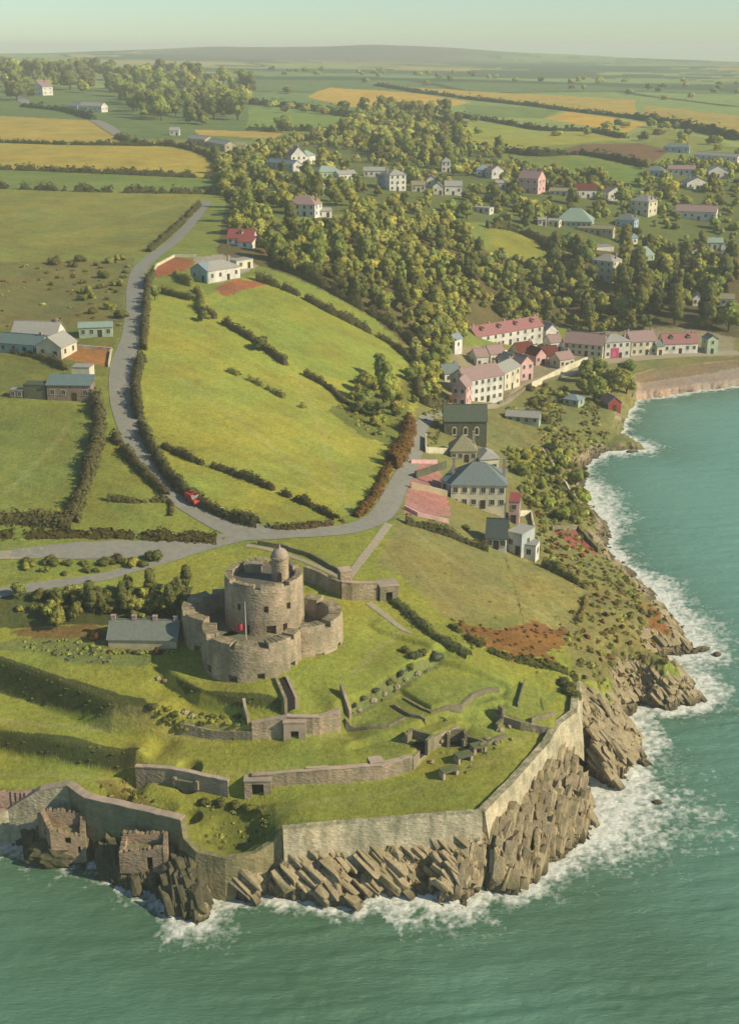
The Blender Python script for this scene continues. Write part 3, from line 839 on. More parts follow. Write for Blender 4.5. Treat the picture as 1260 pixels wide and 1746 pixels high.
v1 = nnode(nt, 'ShaderNodeVectorMath', operation='SCALE'); nt.links.new(vt_.outputs[0], v1.inputs[0]); v1.inputs['Scale'].default_value = 2.2
v2 = nnode(nt, 'ShaderNodeVectorMath', operation='ADD'); nt.links.new(v1.outputs[0], v2.inputs[0]); nt.links.new(gg.outputs['Normal'], v2.inputs[1])
v3 = nnode(nt, 'ShaderNodeVectorMath', operation='NORMALIZE'); nt.links.new(v2.outputs[0], v3.inputs[0]); nt.links.new(v3.outputs[0], df.inputs['Normal'])
nt.links.new(c, df.inputs[0]); nt.links.new(c, tl.inputs[0]); ms.inputs[0].default_value = 0.36
nt.links.new(df.outputs[0], ms.inputs[1]); nt.links.new(tl.outputs[0], ms.inputs[2])
nt.links.new(ms.outputs[0], nt.nodes['Material Output'].inputs['Surface']); nt.nodes.remove(b)
m_bark, nt, b = new_mat('bark')
nt.links.new(ramp(nt, geo_noise(nt, 3, 4), [(0.3, A(78,66,50)), (0.7, A(120,104,82))]), b.inputs['Base Color'])

T_OLIVE = A(200,198,98); T_GREEN = A(184,194,98); T_DARK = A(148,150,82); T_LIGHT = A(198,202,112); T_RUST = A(150,112,62); T_GOLD = A(176,176,90); T_GREY = A(140,150,110)
T_HEDGE = A(134,130,82); T_BROWN = A(150,116,64); T_SCRUB = A(156,146,88)

_ico = None
def ico_verts():
    global _ico
    if _ico is None:
        bm = bmesh.new(); bmesh.ops.create_icosphere(bm, subdivisions=2, radius=1.0)
        bm.verts.ensure_lookup_table()
        _ico = (np.array([v.co[:] for v in bm.verts]), np.array([[v.index for v in f.verts] for f in bm.faces]))
        bm.free()
    return _ico
def leaves(cent, nrm, size, r, tint, var=0.15):
    """one bent quad per leaf clump"""
    n = len(cent)
    n0 = nrm / (np.linalg.norm(nrm, axis=1)[:, None] + 1e-9)
    nrm = nrm + r.normal(0, 0.38, (n, 3)); nrm /= np.linalg.norm(nrm, axis=1)[:, None] + 1e-9
    a = np.cross(nrm, r.normal(0, 1, (n, 3))); a /= np.linalg.norm(a, axis=1)[:, None] + 1e-9
    bb = np.cross(nrm, a)
    s = size[:, None]
    k = r.uniform(0.6, 1.25, (n, 4, 1))
    q = np.stack([cent + a * s * k[:, 0] + nrm * s * 0.2, cent + bb * s * k[:, 1] - nrm * s * .15, cent - a * s * k[:, 2] + nrm * s * 0.15, cent - bb * s * k[:, 3] - nrm * s * .2], 1)
    cl = np.array(tint)[None, :] * (1 + var * r.normal(0, 1, (n, 1))).clip(0.35, 1.9)
    cl = cl * np.array([1.045, 1, 1])[None, :] ** r.normal(0, 1, (n, 1))
    return q.reshape(-1, 3), np.concatenate([np.repeat(cl, 4, 0), np.repeat(n0, 4, 0)], 1)      # colour and outward direction
def crown_arrays(r, shape, tint, nleaf, lsize, core=True):
    """crown of about unit diameter, its foot at z=0; returns quads V, C"""
    if shape == 'cone':
        lobes = [(np.array([0.05 * r.normal(), 0.05 * r.normal(), z]), 0.34 * (1.08 - z / 1.7)) for z in np.linspace(0.2, 1.55, 9)]
    elif shape == 'bush':
        lobes = [(np.array([r.uniform(-.3, .3), r.uniform(-.3, .3), r.uniform(.12, .32)]), r.uniform(.18, .30)) for _ in range(7)]
    elif shape == 'tall':
        lobes = [(np.array([r.uniform(-.22, .22), r.uniform(-.22, .22), r.uniform(.2, 1.15)]), r.uniform(.18, .30)) for _ in range(11)]
    else:
        lobes = []
        for i in range(11):
            th = r.uniform(0, 2 * pi); rad = 0.34 * sqrt(r.uniform(0, 1)); z = r.uniform(.22, .72) - 0.35 * rad
            lobes.append((np.array([rad * cos(th), rad * sin(th), z]), r.uniform(.16, .27)))
        lobes.append((np.array([0, 0, .42]), .32))
    tot = sum(l[1] ** 2 for l in lobes)
    VV = []; CC = []
    for ctr, rad in lobes:
        n = max(8, int(nleaf * rad * rad / tot))
        d = r.normal(0, 1, (n, 3)); d[:, 2] += 0.35; d /= np.linalg.norm(d, axis=1)[:, None]
        rr_ = rad * r.uniform(0.78, 1.12, (n, 1))
        lt = np.array(tint) * (1 + 0.16 * r.normal()) 
        v, c_ = leaves(ctr + d * rr_, d, lsize * r.uniform(.6, 1.3, n), r, np.clip(lt, 0.004, 1))
        VV.append(v); CC.append(c_)
    V = np.concatenate(VV); C = np.concatenate(CC)
    Fq = np.arange(len(V)).reshape(-1, 4)
    V[:, 2] = np.maximum(V[:, 2], 0.0)
    if core:
        iv, jf = ico_verts()
        cv = []; cf = []; ccl = []; off = len(V)
        for ctr, rad in lobes:
            q = iv * (rad * 0.80) * (1 + 0.16 * vnoise(iv[:, 0] * 3 + ctr[0] * 40, iv[:, 1] * 3 + iv[:, 2] * 2.3, 7))[:, None] + ctr
            q[:, 2] = np.maximum(q[:, 2], 0.02)
            cv.append(q); cf.append(np.concatenate([jf, jf[:, 2:3]], 1) + off); off += len(iv)
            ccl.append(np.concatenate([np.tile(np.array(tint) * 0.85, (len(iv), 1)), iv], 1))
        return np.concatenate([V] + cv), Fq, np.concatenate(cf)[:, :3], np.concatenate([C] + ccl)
    return V, Fq, None, C
def mixed_mesh(name, V, Q, T, C, extra=None):
    me = bpy.data.meshes.new(name)
    V = np.ascontiguousarray(V, np.float32)
    me.vertices.add(len(V)); me.vertices.foreach_set('co', V.ravel())
    nt_ = 0 if T is None else len(T)
    lv = Q.ravel() if T is None else np.concatenate([Q.ravel(), T.ravel()])
    me.loops.add(len(lv)); me.loops.foreach_set('vertex_index', np.ascontiguousarray(lv, np.int32))
    tot = np.concatenate([np.full(len(Q), 4), np.full(nt_, 3)]).astype(np.int32)
    st = np.concatenate([[0], np.cumsum(tot)[:-1]]).astype(np.int32)
    me.polygons.add(len(tot)); me.polygons.foreach_set('loop_start', st); me.polygons.foreach_set('loop_total', tot)
    me.update(calc_edges=True)
    add_col(me, 'Col', np.clip(C[:, :3], 0.003, 1))
    a = me.attributes.new('Out', 'FLOAT_VECTOR', 'POINT'); a.data.foreach_set('vector', np.ascontiguousarray(C[:, 3:6], np.float32).ravel())
    return me
PROTO = {}
def trunk_mesh(seed, hgt, rad):
    r = random.Random(seed); mb = MB()
    p = [(0, 0, -0.5), (0.05, 0.02, hgt * .45), (r.uniform(-.1, .1), r.uniform(-.1, .1), hgt * .9), (r.uniform(-.2, .2), r.uniform(-.2, .2), hgt * 1.5)]
    mb.tube(p, [rad * 1.3, rad, rad * .75, rad * .3], 7)
    for k in range(4):
        th = k * 1.6 + r.random(); L = hgt * .7
        mb.tube([p[1], (cos(th) * L * .5, sin(th) * L * .5, hgt * .9), (cos(th) * L, sin(th) * L, hgt * 1.35)], [rad * .5, rad * .35, rad * .12], 5)
    return mb.mesh('trunk')
def make_proto(key, shape, tint, seed, nleaf=620, lsize=0.062):
    r = np.random.default_rng(seed)
    V, Q, T, C = crown_arrays(r, shape, tint, nleaf, lsize)
    lift = 0.0 if shape == 'bush' else (0.10 if shape == 'cone' else 0.22)
    V = V.copy(); V[:, 2] += lift
    PROTO[key] = (mixed_mesh('crown', V, Q, T, C), trunk_mesh(seed, 0.32, 0.035), shape)
    PROTO[key][0].materials.append(m_leaf); PROTO[key][1].materials.append(m_bark)
for i, (k, s, t) in enumerate([('olive0','round',T_OLIVE),('olive1','round',T_OLIVE),('green0','round',T_GREEN),('green1','round',T_GREEN),('dark0','round',T_DARK),('dark1','tall',T_DARK),
                               ('light0','round',T_LIGHT),('cone','cone',A(120,124,78)),('gold','round',T_GOLD),('rust','round',T_RUST),('tall0','tall',T_GREEN),
                               ('bush_dark','bush',T_DARK),('bush_olive','bush',T_OLIVE),('bush_light','bush',T_LIGHT),('bush_rust','bush',T_RUST),('bush_grey','bush',T_GREY),('bush_scrub','bush',T_SCRUB)]):
    make_proto(k, s, t, 100 + i)
WORDS = {'olive0':'olive green','olive1':'olive green','green0':'mid green','green1':'mid green','dark0':'dark green','dark1':'tall dark green','light0':'pale green','cone':'dark conifer','gold':'yellowish','rust':'rust brown','tall0':'tall green',
         'bush_dark':'dark green','bush_olive':'olive green','bush_light':'pale green','bush_rust':'rust brown','bush_grey':'grey green','bush_scrub':'brownish green'}
NTREE = 0
def tree(loc, d, h, key, label, group=None, name=None, cat=None):
    """a tree or bush from the stock shapes"""
    global NTREE
    crown, trunk, shape = PROTO[key]
    is_b = shape == 'bush'
    o = empty(name or ('bush' if is_b else 'tree'), loc, random.uniform(0, 6.28))
    o.scale = (d, d * random.uniform(.9, 1.1), h)
    tag(o, label, cat or ('bush' if is_b else 'tree'), group)
    link_mesh('foliage' if is_b else 'crown', crown, None, o)
    if not is_b: link_mesh('trunk', trunk, None, o)
    NTREE += 1
    return o

# ------------------------------------------------------------------ hedges
def hedge_mesh(L, w, h, tint, seed, dens=9.0, ls=0.34, gaps=0.0):
    """L: (n,3) points w/ width factor"""
    r = np.random.default_rng(seed)
    seg = np.linalg.norm(np.diff(L[:, :2], axis=0), axis=1); cum = np.concatenate([[0], np.cumsum(seg)])
    tot = cum[-1]
    n = int(tot * (w + 2 * h) * dens * 0.5 / (ls / 0.34) ** 2)
    s = r.uniform(0, tot, n)
    x = np.interp(s, cum, L[:, 0]); y = np.interp(s, cum, L[:, 1])
    tx = np.interp(s + .5, cum, L[:, 0]) - np.interp(s - .5, cum, L[:, 0]); ty = np.interp(s + .5, cum, L[:, 1]) - np.interp(s - .5, cum, L[:, 1])
    tl = np.hypot(tx, ty) + 1e-9; nx, ny = -ty / tl, tx / tl
    var = 1 + 0.65 * vnoise(s * 0.35 + seed, s * 0 + 3.3, seed % 50) + 0.35 * vnoise(s * 1.1 + seed, s * 0 + 8.3, seed % 37)
    keep = var > (0.6 + gaps)
    th = r.uniform(-0.15, pi + 0.15, n); q = r.uniform(0.8, 1.1, n)
    ox = np.cos(th) * w * .5 * q * var ** .5; oz = np.abs(np.sin(th)) ** 0.8 * h * q * var
    cx, cy = x + nx * ox, y + ny * ox
    cz = ground(cx, cy) + oz
    nr = np.stack([nx * np.cos(th), ny * np.cos(th), np.sin(th) + .2], 1)
    V, C = leaves(np.stack([cx, cy, cz], 1)[keep], nr[keep], (ls * r.uniform(.6, 1.3, n))[keep], r, tint)
    Q = np.arange(len(V)).reshape(-1, 4)
    # solid heart
    m = max(3, int(tot / max(0.7, ls * 2))); ss = np.linspace(0, tot, m)
    hx = np.interp(ss, cum, L[:, 0]); hy = np.interp(ss, cum, L[:, 1])
    gx = np.gradient(hx); gy = np.gradient(hy); gl = np.hypot(gx, gy) + 1e-9
    vv = 1 + 0.65 * vnoise(ss * 0.35 + seed, ss * 0 + 3.3, seed % 50) + 0.35 * vnoise(ss * 1.1 + seed, ss * 0 + 8.3, seed % 37)
    vv = np.where(vv > 0.6 + gaps, vv, 0.02)
    ang = np.linspace(0, pi, 6)
    rx = hx[:, None] - gy[:, None] / gl[:, None] * np.cos(ang)[None] * w * .42
    ry = hy[:, None] + gx[:, None] / gl[:, None] * np.cos(ang)[None] * w * .42
    rz = ground(rx, ry) + np.sin(ang)[None] ** .7 * h * .82 * vv[:, None] - 0.15
    cv = np.stack([rx, ry, rz], -1).reshape(-1, 3); ii = np.arange(m * 6).reshape(m, 6) + len(V)
    cq = np.stack([ii[:-1, :-1], ii[:-1, 1:], ii[1:, 1:], ii[1:, :-1]], -1).reshape(-1, 4)
    V = np.concatenate([V, cv]); Q = np.concatenate([Q, cq]); ang2 = np.tile(ang, m); gxr = np.repeat(-gy / gl, 6); gyr = np.repeat(gx / gl, 6)
    cn = np.stack([gxr * np.cos(ang2), gyr * np.cos(ang2), np.sin(ang2)], 1)
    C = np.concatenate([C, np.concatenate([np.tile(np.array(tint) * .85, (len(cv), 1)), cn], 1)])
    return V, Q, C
HSEED = [300]
def hedge(pxs, w, h, tint, label, ls=0.34, dens=9.0, gaps=0.0, name='hedge', cat='hedge', group=None):
    HSEED[0] += 1
    L = smooth_line(PXY(pxs), max(1.0, w))
    V, Q, C = hedge_mesh(L, w, h, tint, HSEED[0], dens, ls, gaps)
    o = link_mesh(name, mixed_mesh(name, V, Q, None, C), m_leaf)
    return tag(o, label, cat, group)
hedge([(262,468),(252,492),(249,540),(245,598)], 2.2, 2.4, T_HEDGE, 'dark hedge bordering the upper straight of the road, opposite the orange yard')
hedge([(243,612),(233,650),(236,705),(262,772),(300,828),(345,862),(395,886),(440,897)], 2.4, 2.3, T_HEDGE, 'long dark hedge along the inner side of the road bend down to the junction')
hedge([(455,899),(490,902),(540,898),(585,890)], 1.6, 1.0, A(120,108,66), 'low broken bank hedge along the road just right of the junction', gaps=.2)
hedge([(352,536),(400,562),(445,590),(490,625)], 2.6, 1.9, T_HEDGE, 'broken dark hedge crossing the upper part of the bright middle field', gaps=.25)
hedge([(520,640),(560,662),(590,690)], 2.2, 1.6, T_HEDGE, 'short hedge running down to the clump of trees in the bright field')
hedge([(386,632),(440,655),(490,682),(530,702)], 2.0, 1.2, T_OLIVE, 'sparse line of low bushes across the middle of the bright field', gaps=.5)
hedge([(278,762),(330,786),(390,806),(440,824)], 2.2, 1.5, T_HEDGE, 'hedge across the lower bright field, left stretch nearest the road bend')
hedge([(440,824),(490,846),(540,868),(575,886)], 2.2, 1.5, A(112,108,62), 'hedge across the lower bright field, right stretch running down to the junction road')
hedge([(438,478),(500,500),(560,532),(620,562),(670,590),(704,620)], 2.6, 2.2, T_HEDGE, 'long curved hedge bounding the top of the bright middle field')
hedge([(468,452),(520,474),(580,506),(640,540),(690,574),(712,600)], 3.5, 3.4, T_HEDGE, 'tall dark hedge at the foot of the wood above the bright field')
hedge([(706,604),(712,640),(714,680),(728,692),(756,698)], 2.4, 2.6, T_HEDGE, 'dark hedge at the right end of the bright field beside the wood')
hedge([(164,684),(170,740),(150,815),(122,892)], 3.2, 2.6, T_HEDGE, 'thick dark hedge dividing the two left pastures below the stone barn')
hedge([(196,748),(235,797),(285,846)], 2.2, 1.7, T_HEDGE, 'narrow dark hedge beside the outer verge of the road bend')
hedge([(184,853),(235,857),(288,856),(291,880)], 1.4, 1.0, T_HEDGE, 'low hedge across the small triangular pasture')
hedge([(-60,884),(20,888),(70,890),(128,896)], 4.5, 2.0, T_HEDGE, 'scrubby hedge at the foot of the lower left pasture')
hedge([(-60,912),(60,914),(180,913),(290,918),(370,921)], 3.2, 1.2, A(118,110,62), 'brownish hedge along the top edge of the car park')
hedge([(-80,243),(0,243),(130,247),(262,249)], 5, 2.4, A(112,120,62), 'hedge between the two yellow stubble fields', ls=.9, dens=5)
hedge([(-80,288),(0,289),(180,296),(372,305)], 5, 3, T_HEDGE, 'dark hedge below the lower yellow stubble field', ls=.8, dens=5)
hedge([(-80,319),(0,321),(130,326),(260,329),(362,330)], 4, 2.8, T_HEDGE, 'broken dark hedge above the large left pasture', ls=.7, dens=5, gaps=.25)
hedge([(255,430),(285,404),(310,382),(340,352)], 2.5, 1.8, T_HEDGE, 'hedge along the left verge of the road climbing to the wood', gaps=.1)
hedge([(366,262),(374,290),(378,318),(384,335)], 5, 4.2, T_DARK, 'dark tall hedge at the right end of the yellow stubble fields', ls=.6, dens=6)
hedge([(-40,592),(30,603),(80,615),(114,632)], 2.0, 1.4, T_HEDGE, 'dark hedge in front of the white farmhouse on the left')
hedge([(692,892),(740,905),(790,924),(832,940)], 2.0, 1.5, T_HEDGE, 'dark hedge at the top of the brown slope below the pink courtyard')
hedge([(924,966),(965,984),(1000,1006)], 2.2, 2.0, T_DARK, 'short dark hedge at the right edge of the brown slope')
hedge([(1000,1010),(994,1040),(985,1060)], 0.9, 0.8, T_SCRUB, 'thin hedge running down the right edge of the brown slope', gaps=.1)
hedge([(662,800),(645,835),(625,865),(606,882)], 2.2, 1.6, T_BROWN, 'brown autumn hedge on the left of the lane to the village, lower stretch')
hedge([(700,722),(694,750),(683,778),(668,798)], 3.6, 3.6, T_BROWN, 'tall rust brown hedge on the left of the village lane')
hedge([(300,470),(340,500),(345,530),(352,545)], 3.0, 2.2, T_OLIVE, 'green hedge in front of the white bungalow at the field corner')
hedge([(270,498),(300,505),(328,512)], 2.4, 2.0, T_DARK, 'dark hedge at the top corner of the bright field by the road')
hedge([(430,178),(520,186),(600,200),(640,206)], 12, 5, A(92,110,60), 'far hedge below the left corner of the large golden field', ls=2, dens=4)
hedge([(640,146),(760,164),(860,176),(960,188),(1085,203)], 9, 3.5, A(92,108,58), 'far hedge between the golden field and the long yellow field', ls=2, dens=4)
hedge([(1085,203),(1140,212),(1200,226),(1262,240)], 11, 6, A(92,108,58), 'far hedge above the green field at the right edge', ls=2, dens=4)
hedge([(740,196),(830,206),(920,222),(1000,224),(1062,236)], 8, 3.5, A(88,102,54), 'far hedge below the small golden field', ls=1.8, dens=4)
hedge([(760,252),(850,258),(915,266),(990,264),(1100,286)], 7, 4, A(88,98,54), 'far dark hedge along the brown ploughed field', ls=1.5, dens=4)
hedge([(420,222),(520,224),(620,228)], 7, 4, A(96,112,60), 'far hedge below the pale green field', ls=1.6, dens=4)
hedge([(200,236),(240,246),(300,250),(345,262),(368,276)], 5, 3.2, T_HEDGE, 'hedge along the top of the lower stubble field beside the far lane', ls=.9, dens=5)
hedge([(40,182),(110,190),(160,204)], 7, 4, A(92,108,58), 'far hedge above the upper stubble field', ls=1.6, dens=4)
hedge([(830,388),(870,392),(925,414),(930,428)], 3.5, 3, T_HEDGE, 'dark hedge above the small yellow lawn in the wood', ls=.6, dens=6)
hedge([(868,800),(905,806),(940,812)], 1.6, 1.4, T_DARK, 'dark garden hedge below the yellow garden lawn')
hedge([(930,770),(940,800),(955,830),(985,862)], 1.5, 1.3, T_SCRUB, 'garden hedge stepping down towards the rocks')
hedge([(770,1068),(830,1108),(900,1130),(985,1160)], 2.2, 0.9, A(120,126,72), 'low hedge along the far boundary of the fort above the rust bracken')
hedge([(640,1000),(700,1050),(740,1085),(800,1120)], 2.6, 1.0, A(124,136,84), 'rough grassy hedge beside the boundary fence right of the castle')

# ------------------------------------------------------------------ trees
HOUSE_XY = []      # filled by the houses: (x, y, radius)
def scatter(pxs, spacing, jitter=0.8, seed=1):
    P_ = PXY(pxs); r = np.random.default_rng(seed)
    x0, y0 = P_.min(0); x1, y1 = P_.max(0)
    gx, gy = np.meshgrid(np.arange(x0, x1, spacing), np.arange(y0, y1, spacing))
    gx = gx + (np.arange(gx.shape[0]) % 2)[:, None] * spacing * .5
    gx = (gx + r.uniform(-.5, .5, gx.shape) * spacing * jitter).ravel(); gy = (gy + r.uniform(-.5, .5, gy.shape) * spacing * jitter).ravel()
    m = in_poly(gx, gy, P_)
    return np.stack([gx[m], gy[m]], 1)
# ------------------------------------------------------------------ masonry and roof materials
_mats = {}
def wall_mat(name, col, rough_scale=0.9, amt=0.12, stone=False):
    if name in _mats: return _mats[name]
    m, nt, b = new_mat(name)
    n = ramp(nt, geo_noise(nt, rough_scale, 5, 0.65), [(0.25, 1 - 2 * amt), (0.5, 1.0), (0.8, 1 + amt)])
    c = mixc(nt, 1.0, col, n, 'MULTIPLY')
    oi = nnode(nt, 'ShaderNodeObjectInfo')
    c = mixc(nt, 1.0, c, ramp(nt, oi.outputs['Random'], [(0, 0.92), (1, 1.08)]), 'MULTIPLY')
    if stone:
        vt = nnode(nt, 'ShaderNodeTexVoronoi'); vt.inputs['Scale'].default_value = 1.7
        g = nt.nodes.new('ShaderNodeNewGeometry'); mp = nnode(nt, 'ShaderNodeVectorMath', operation='MULTIPLY'); mp.inputs[1].default_value = (1, 1, 1.9)
        nt.links.new(g.outputs['Position'], mp.inputs[0]); nt.links.new(mp.outputs[0], vt.inputs['Vector'])
        sp = nnode(nt, 'ShaderNodeSeparateColor'); nt.links.new(vt.outputs['Color'], sp.inputs[0])
        c = mixc(nt, 1.0, c, ramp(nt, sp.outputs[0], [(0, 0.84), (1, 1.14)]), 'MULTIPLY')
        st = ramp(nt, geo_noise(nt, 0.55, 4, 0.6, stretch=(1, 1, 0.35)), [(0.42, 0.0), (0.68, 1.0)])
        mm = nnode(nt, 'ShaderNodeMath', operation='MULTIPLY'); nt.links.new(st, mm.inputs[0]); mm.inputs[1].default_value = 0.62
        c = mixc(nt, mm.outputs[0], c, A(128,132,92))
        gn = nt.nodes.new('ShaderNodeNewGeometry'); sn = nnode(nt, 'ShaderNodeSeparateXYZ'); nt.links.new(gn.outputs['Normal'], sn.inputs[0])
        tp_ = nnode(nt, 'ShaderNodeMath', operation='MULTIPLY'); nt.links.new(ramp(nt, sn.outputs[2], [(.6, 0.0), (.85, 0.7)]), tp_.inputs[0]); nt.links.new(ramp(nt, geo_noise(nt, 1.1, 4, .7), [(.4, 0.0), (.6, 1.0)]), tp_.inputs[1])
        c = mixc(nt, tp_.outputs[0], c, A(134,136,76))           # turf and lichen on the wall tops
        bump(nt, b, vt.outputs['Distance'], 0.6, 0.12)
    else:
        st = ramp(nt, geo_noise(nt, 1.2, 4, 0.6, stretch=(1, 1, 0.25)), [(0.5, 0.0), (0.8, 0.5)])
        c = mixc(nt, st, c, tuple(x * 0.62 for x in col))
    bl = ramp(nt, geo_noise(nt, 0.16, 4, 0.65), [(0.3, (0.72, 0.76, 0.72)), (0.5, (1.0, 1.0, 1.0)), (0.7, (1.2, 1.13, 1.06))])
    c = mixc(nt, 1.0, c, bl, 'MULTIPLY')
    nt.links.new(c, b.inputs['Base Color'])
    _mats[name] = m
    return m
def roof_mat(name, col):
    if name in _mats: return _mats[name]
    m, nt, b = new_mat(name)
    n = ramp(nt, geo_noise(nt, 1.6, 5, 0.7), [(0.25, 0.78), (0.75, 1.18)])
    c = mixc(nt, 1.0, col, n, 'MULTIPLY')
    wv = nnode(nt, 'ShaderNodeTexWave', wave_type='BANDS', bands_direction='Z'); wv.inputs['Scale'].default_value = 1.6; wv.inputs['Distortion'].default_value = 0.6
    g = nt.nodes.new('ShaderNodeNewGeometry'); nt.links.new(g.outputs['Position'], wv.inputs['Vector'])
    c = mixc(nt, 1.0, c, ramp(nt, wv.outputs['Fac'], [(0, 0.86), (1, 1.05)]), 'MULTIPLY')
    b.inputs['Roughness'].default_value = 0.7
    nt.links.new(c, b.inputs['Base Color']); _mats[name] = m
    return m
WALLC = {'white': (222,216,194), 'cream': (214,204,168), 'pink': (214,172,158), 'grey': (168,174,164), 'tan': (194,180,138), 'teal': (150,176,164), 'stone': (172,146,122), 'dark': (112,112,88), 'green': (170,184,150), 'red': (176,84,74), 'blue': (164,184,184)}
ROOFC = {'slate': (138,150,140), 'dslate': (92,102,92), 'pinkr': (188,156,142), 'redr': (176,98,88), 'dred': (128,62,50), 'pale': (190,186,166), 'paleg': (170,190,164), 'teal': (126,148,138), 'tan': (172,164,122), 'rose': (190,130,122), 'greenr': (104,114,90), 'blue': (158,172,168), 'greyg': (140,146,128)}
def wm(k): return wall_mat('wall_' + k, A(*WALLC[k], 0.62 if k in ('stone', 'dark', 'red') else 0.86), 0.5, 0.10, stone=(k in ('stone', 'dark')))
def rm(k): return roof_mat('roof_' + k, A(*ROOFC[k]))
m_glass, nt, b = new_mat('window_glass'); b.inputs['Base Color'].default_value = (0.03, 0.035, 0.035, 1); b.inputs['Roughness'].default_value = 0.15; b.inputs['Specular IOR Level'].default_value = .5
m_frame, nt, b = new_mat('painted_timber'); b.inputs['Base Color'].default_value = (*A(214,208,184), 1)
m_door, nt, b = new_mat('door_paint'); b.inputs['Base Color'].default_value = (*A(84,70,56), 1)
m_brick, nt, b = new_mat('chimney_render'); nt.links.new(ramp(nt, geo_noise(nt, 2, 4), [(0.3, A(170,146,128)), (0.7, A(206,188,164))]), b.inputs['Base Color'])
m_pot, nt, b = new_mat('clay_pot'); b.inputs['Base Color'].default_value = (*A(180,120,90), 1)
_wcache = {}
def window_meshes(w, h):
    k = (round(w, 2), round(h, 2))
    if k not in _wcache:
        f = MB(); t = 0.11
        f.box(-w/2 - t, -w/2, -0.08, 0.04, -h/2, h/2); f.box(w/2, w/2 + t, -0.08, 0.04, -h/2, h/2)
        f.box(-w/2 - t, w/2 + t, -0.08, 0.04, h/2, h/2 + t); f.box(-w/2 - t - .06, w/2 + t + .06, -0.14, 0.04, -h/2 - t, -h/2)
        f.box(-0.03, 0.03, -0.06, 0.02, -h/2, h/2)
        p = MB(); p.box(-w/2, w/2, -0.035, 0.03, -h/2, h/2)
        fm = f.mesh('window'); fm.materials.append(m_frame); pm = p.mesh('pane'); pm.materials.append(m_glass)
        _wcache[k] = (fm, pm)
    return _wcache[k]
def add_window(root, x, y, z, rz, w=1.0, h=1.3):
    fm, pm = window_meshes(w, h)
    o = link_mesh('window', fm, None, root); o.location = (x, y, z); o.rotation_euler = (0, 0, rz)
    link_mesh('pane', pm, None, o)
_dm = None
def add_door(root, x, y, z, rz, mat=None):
    global _dm
    if _dm is None:
        a = MB(); a.box(-.5, .5, -.07, .03, 0, 2.05); a.box(-.6, -.5, -.1, .03, 0, 2.15); a.box(.5, .6, -.1, .03, 0, 2.15); a.box(-.6, .6, -.1, .03, 2.06, 2.18)
        _dm = a.mesh('door'); _dm.materials.append(m_door)
    o = link_mesh('door', _dm, None, root); o.location = (x, y, z); o.rotation_euler = (0, 0, rz)
def chimney(roof, x, y, z0, z1, s=0.75):
    c = MB(); c.box(x - s/2, x + s/2, y - s*.4, y + s*.4, z0, z1); c.box(x - s/2 - .08, x + s/2 + .08, y - s*.4 - .08, y + s*.4 + .08, z1, z1 + .16)
    o = c.build('chimney', m_brick, roof)
    return o
def slab(mb, a, b_, c, d, t=0.16):
    """roof slope: lower edge a-b, upper edge c (over b), d (over a)"""
    up = Vector((0, 0, t))
    P4 = [Vector(q) for q in (a, b_, c, d)]
    mb.hexa([*(P4), *[q + up for q in P4]])
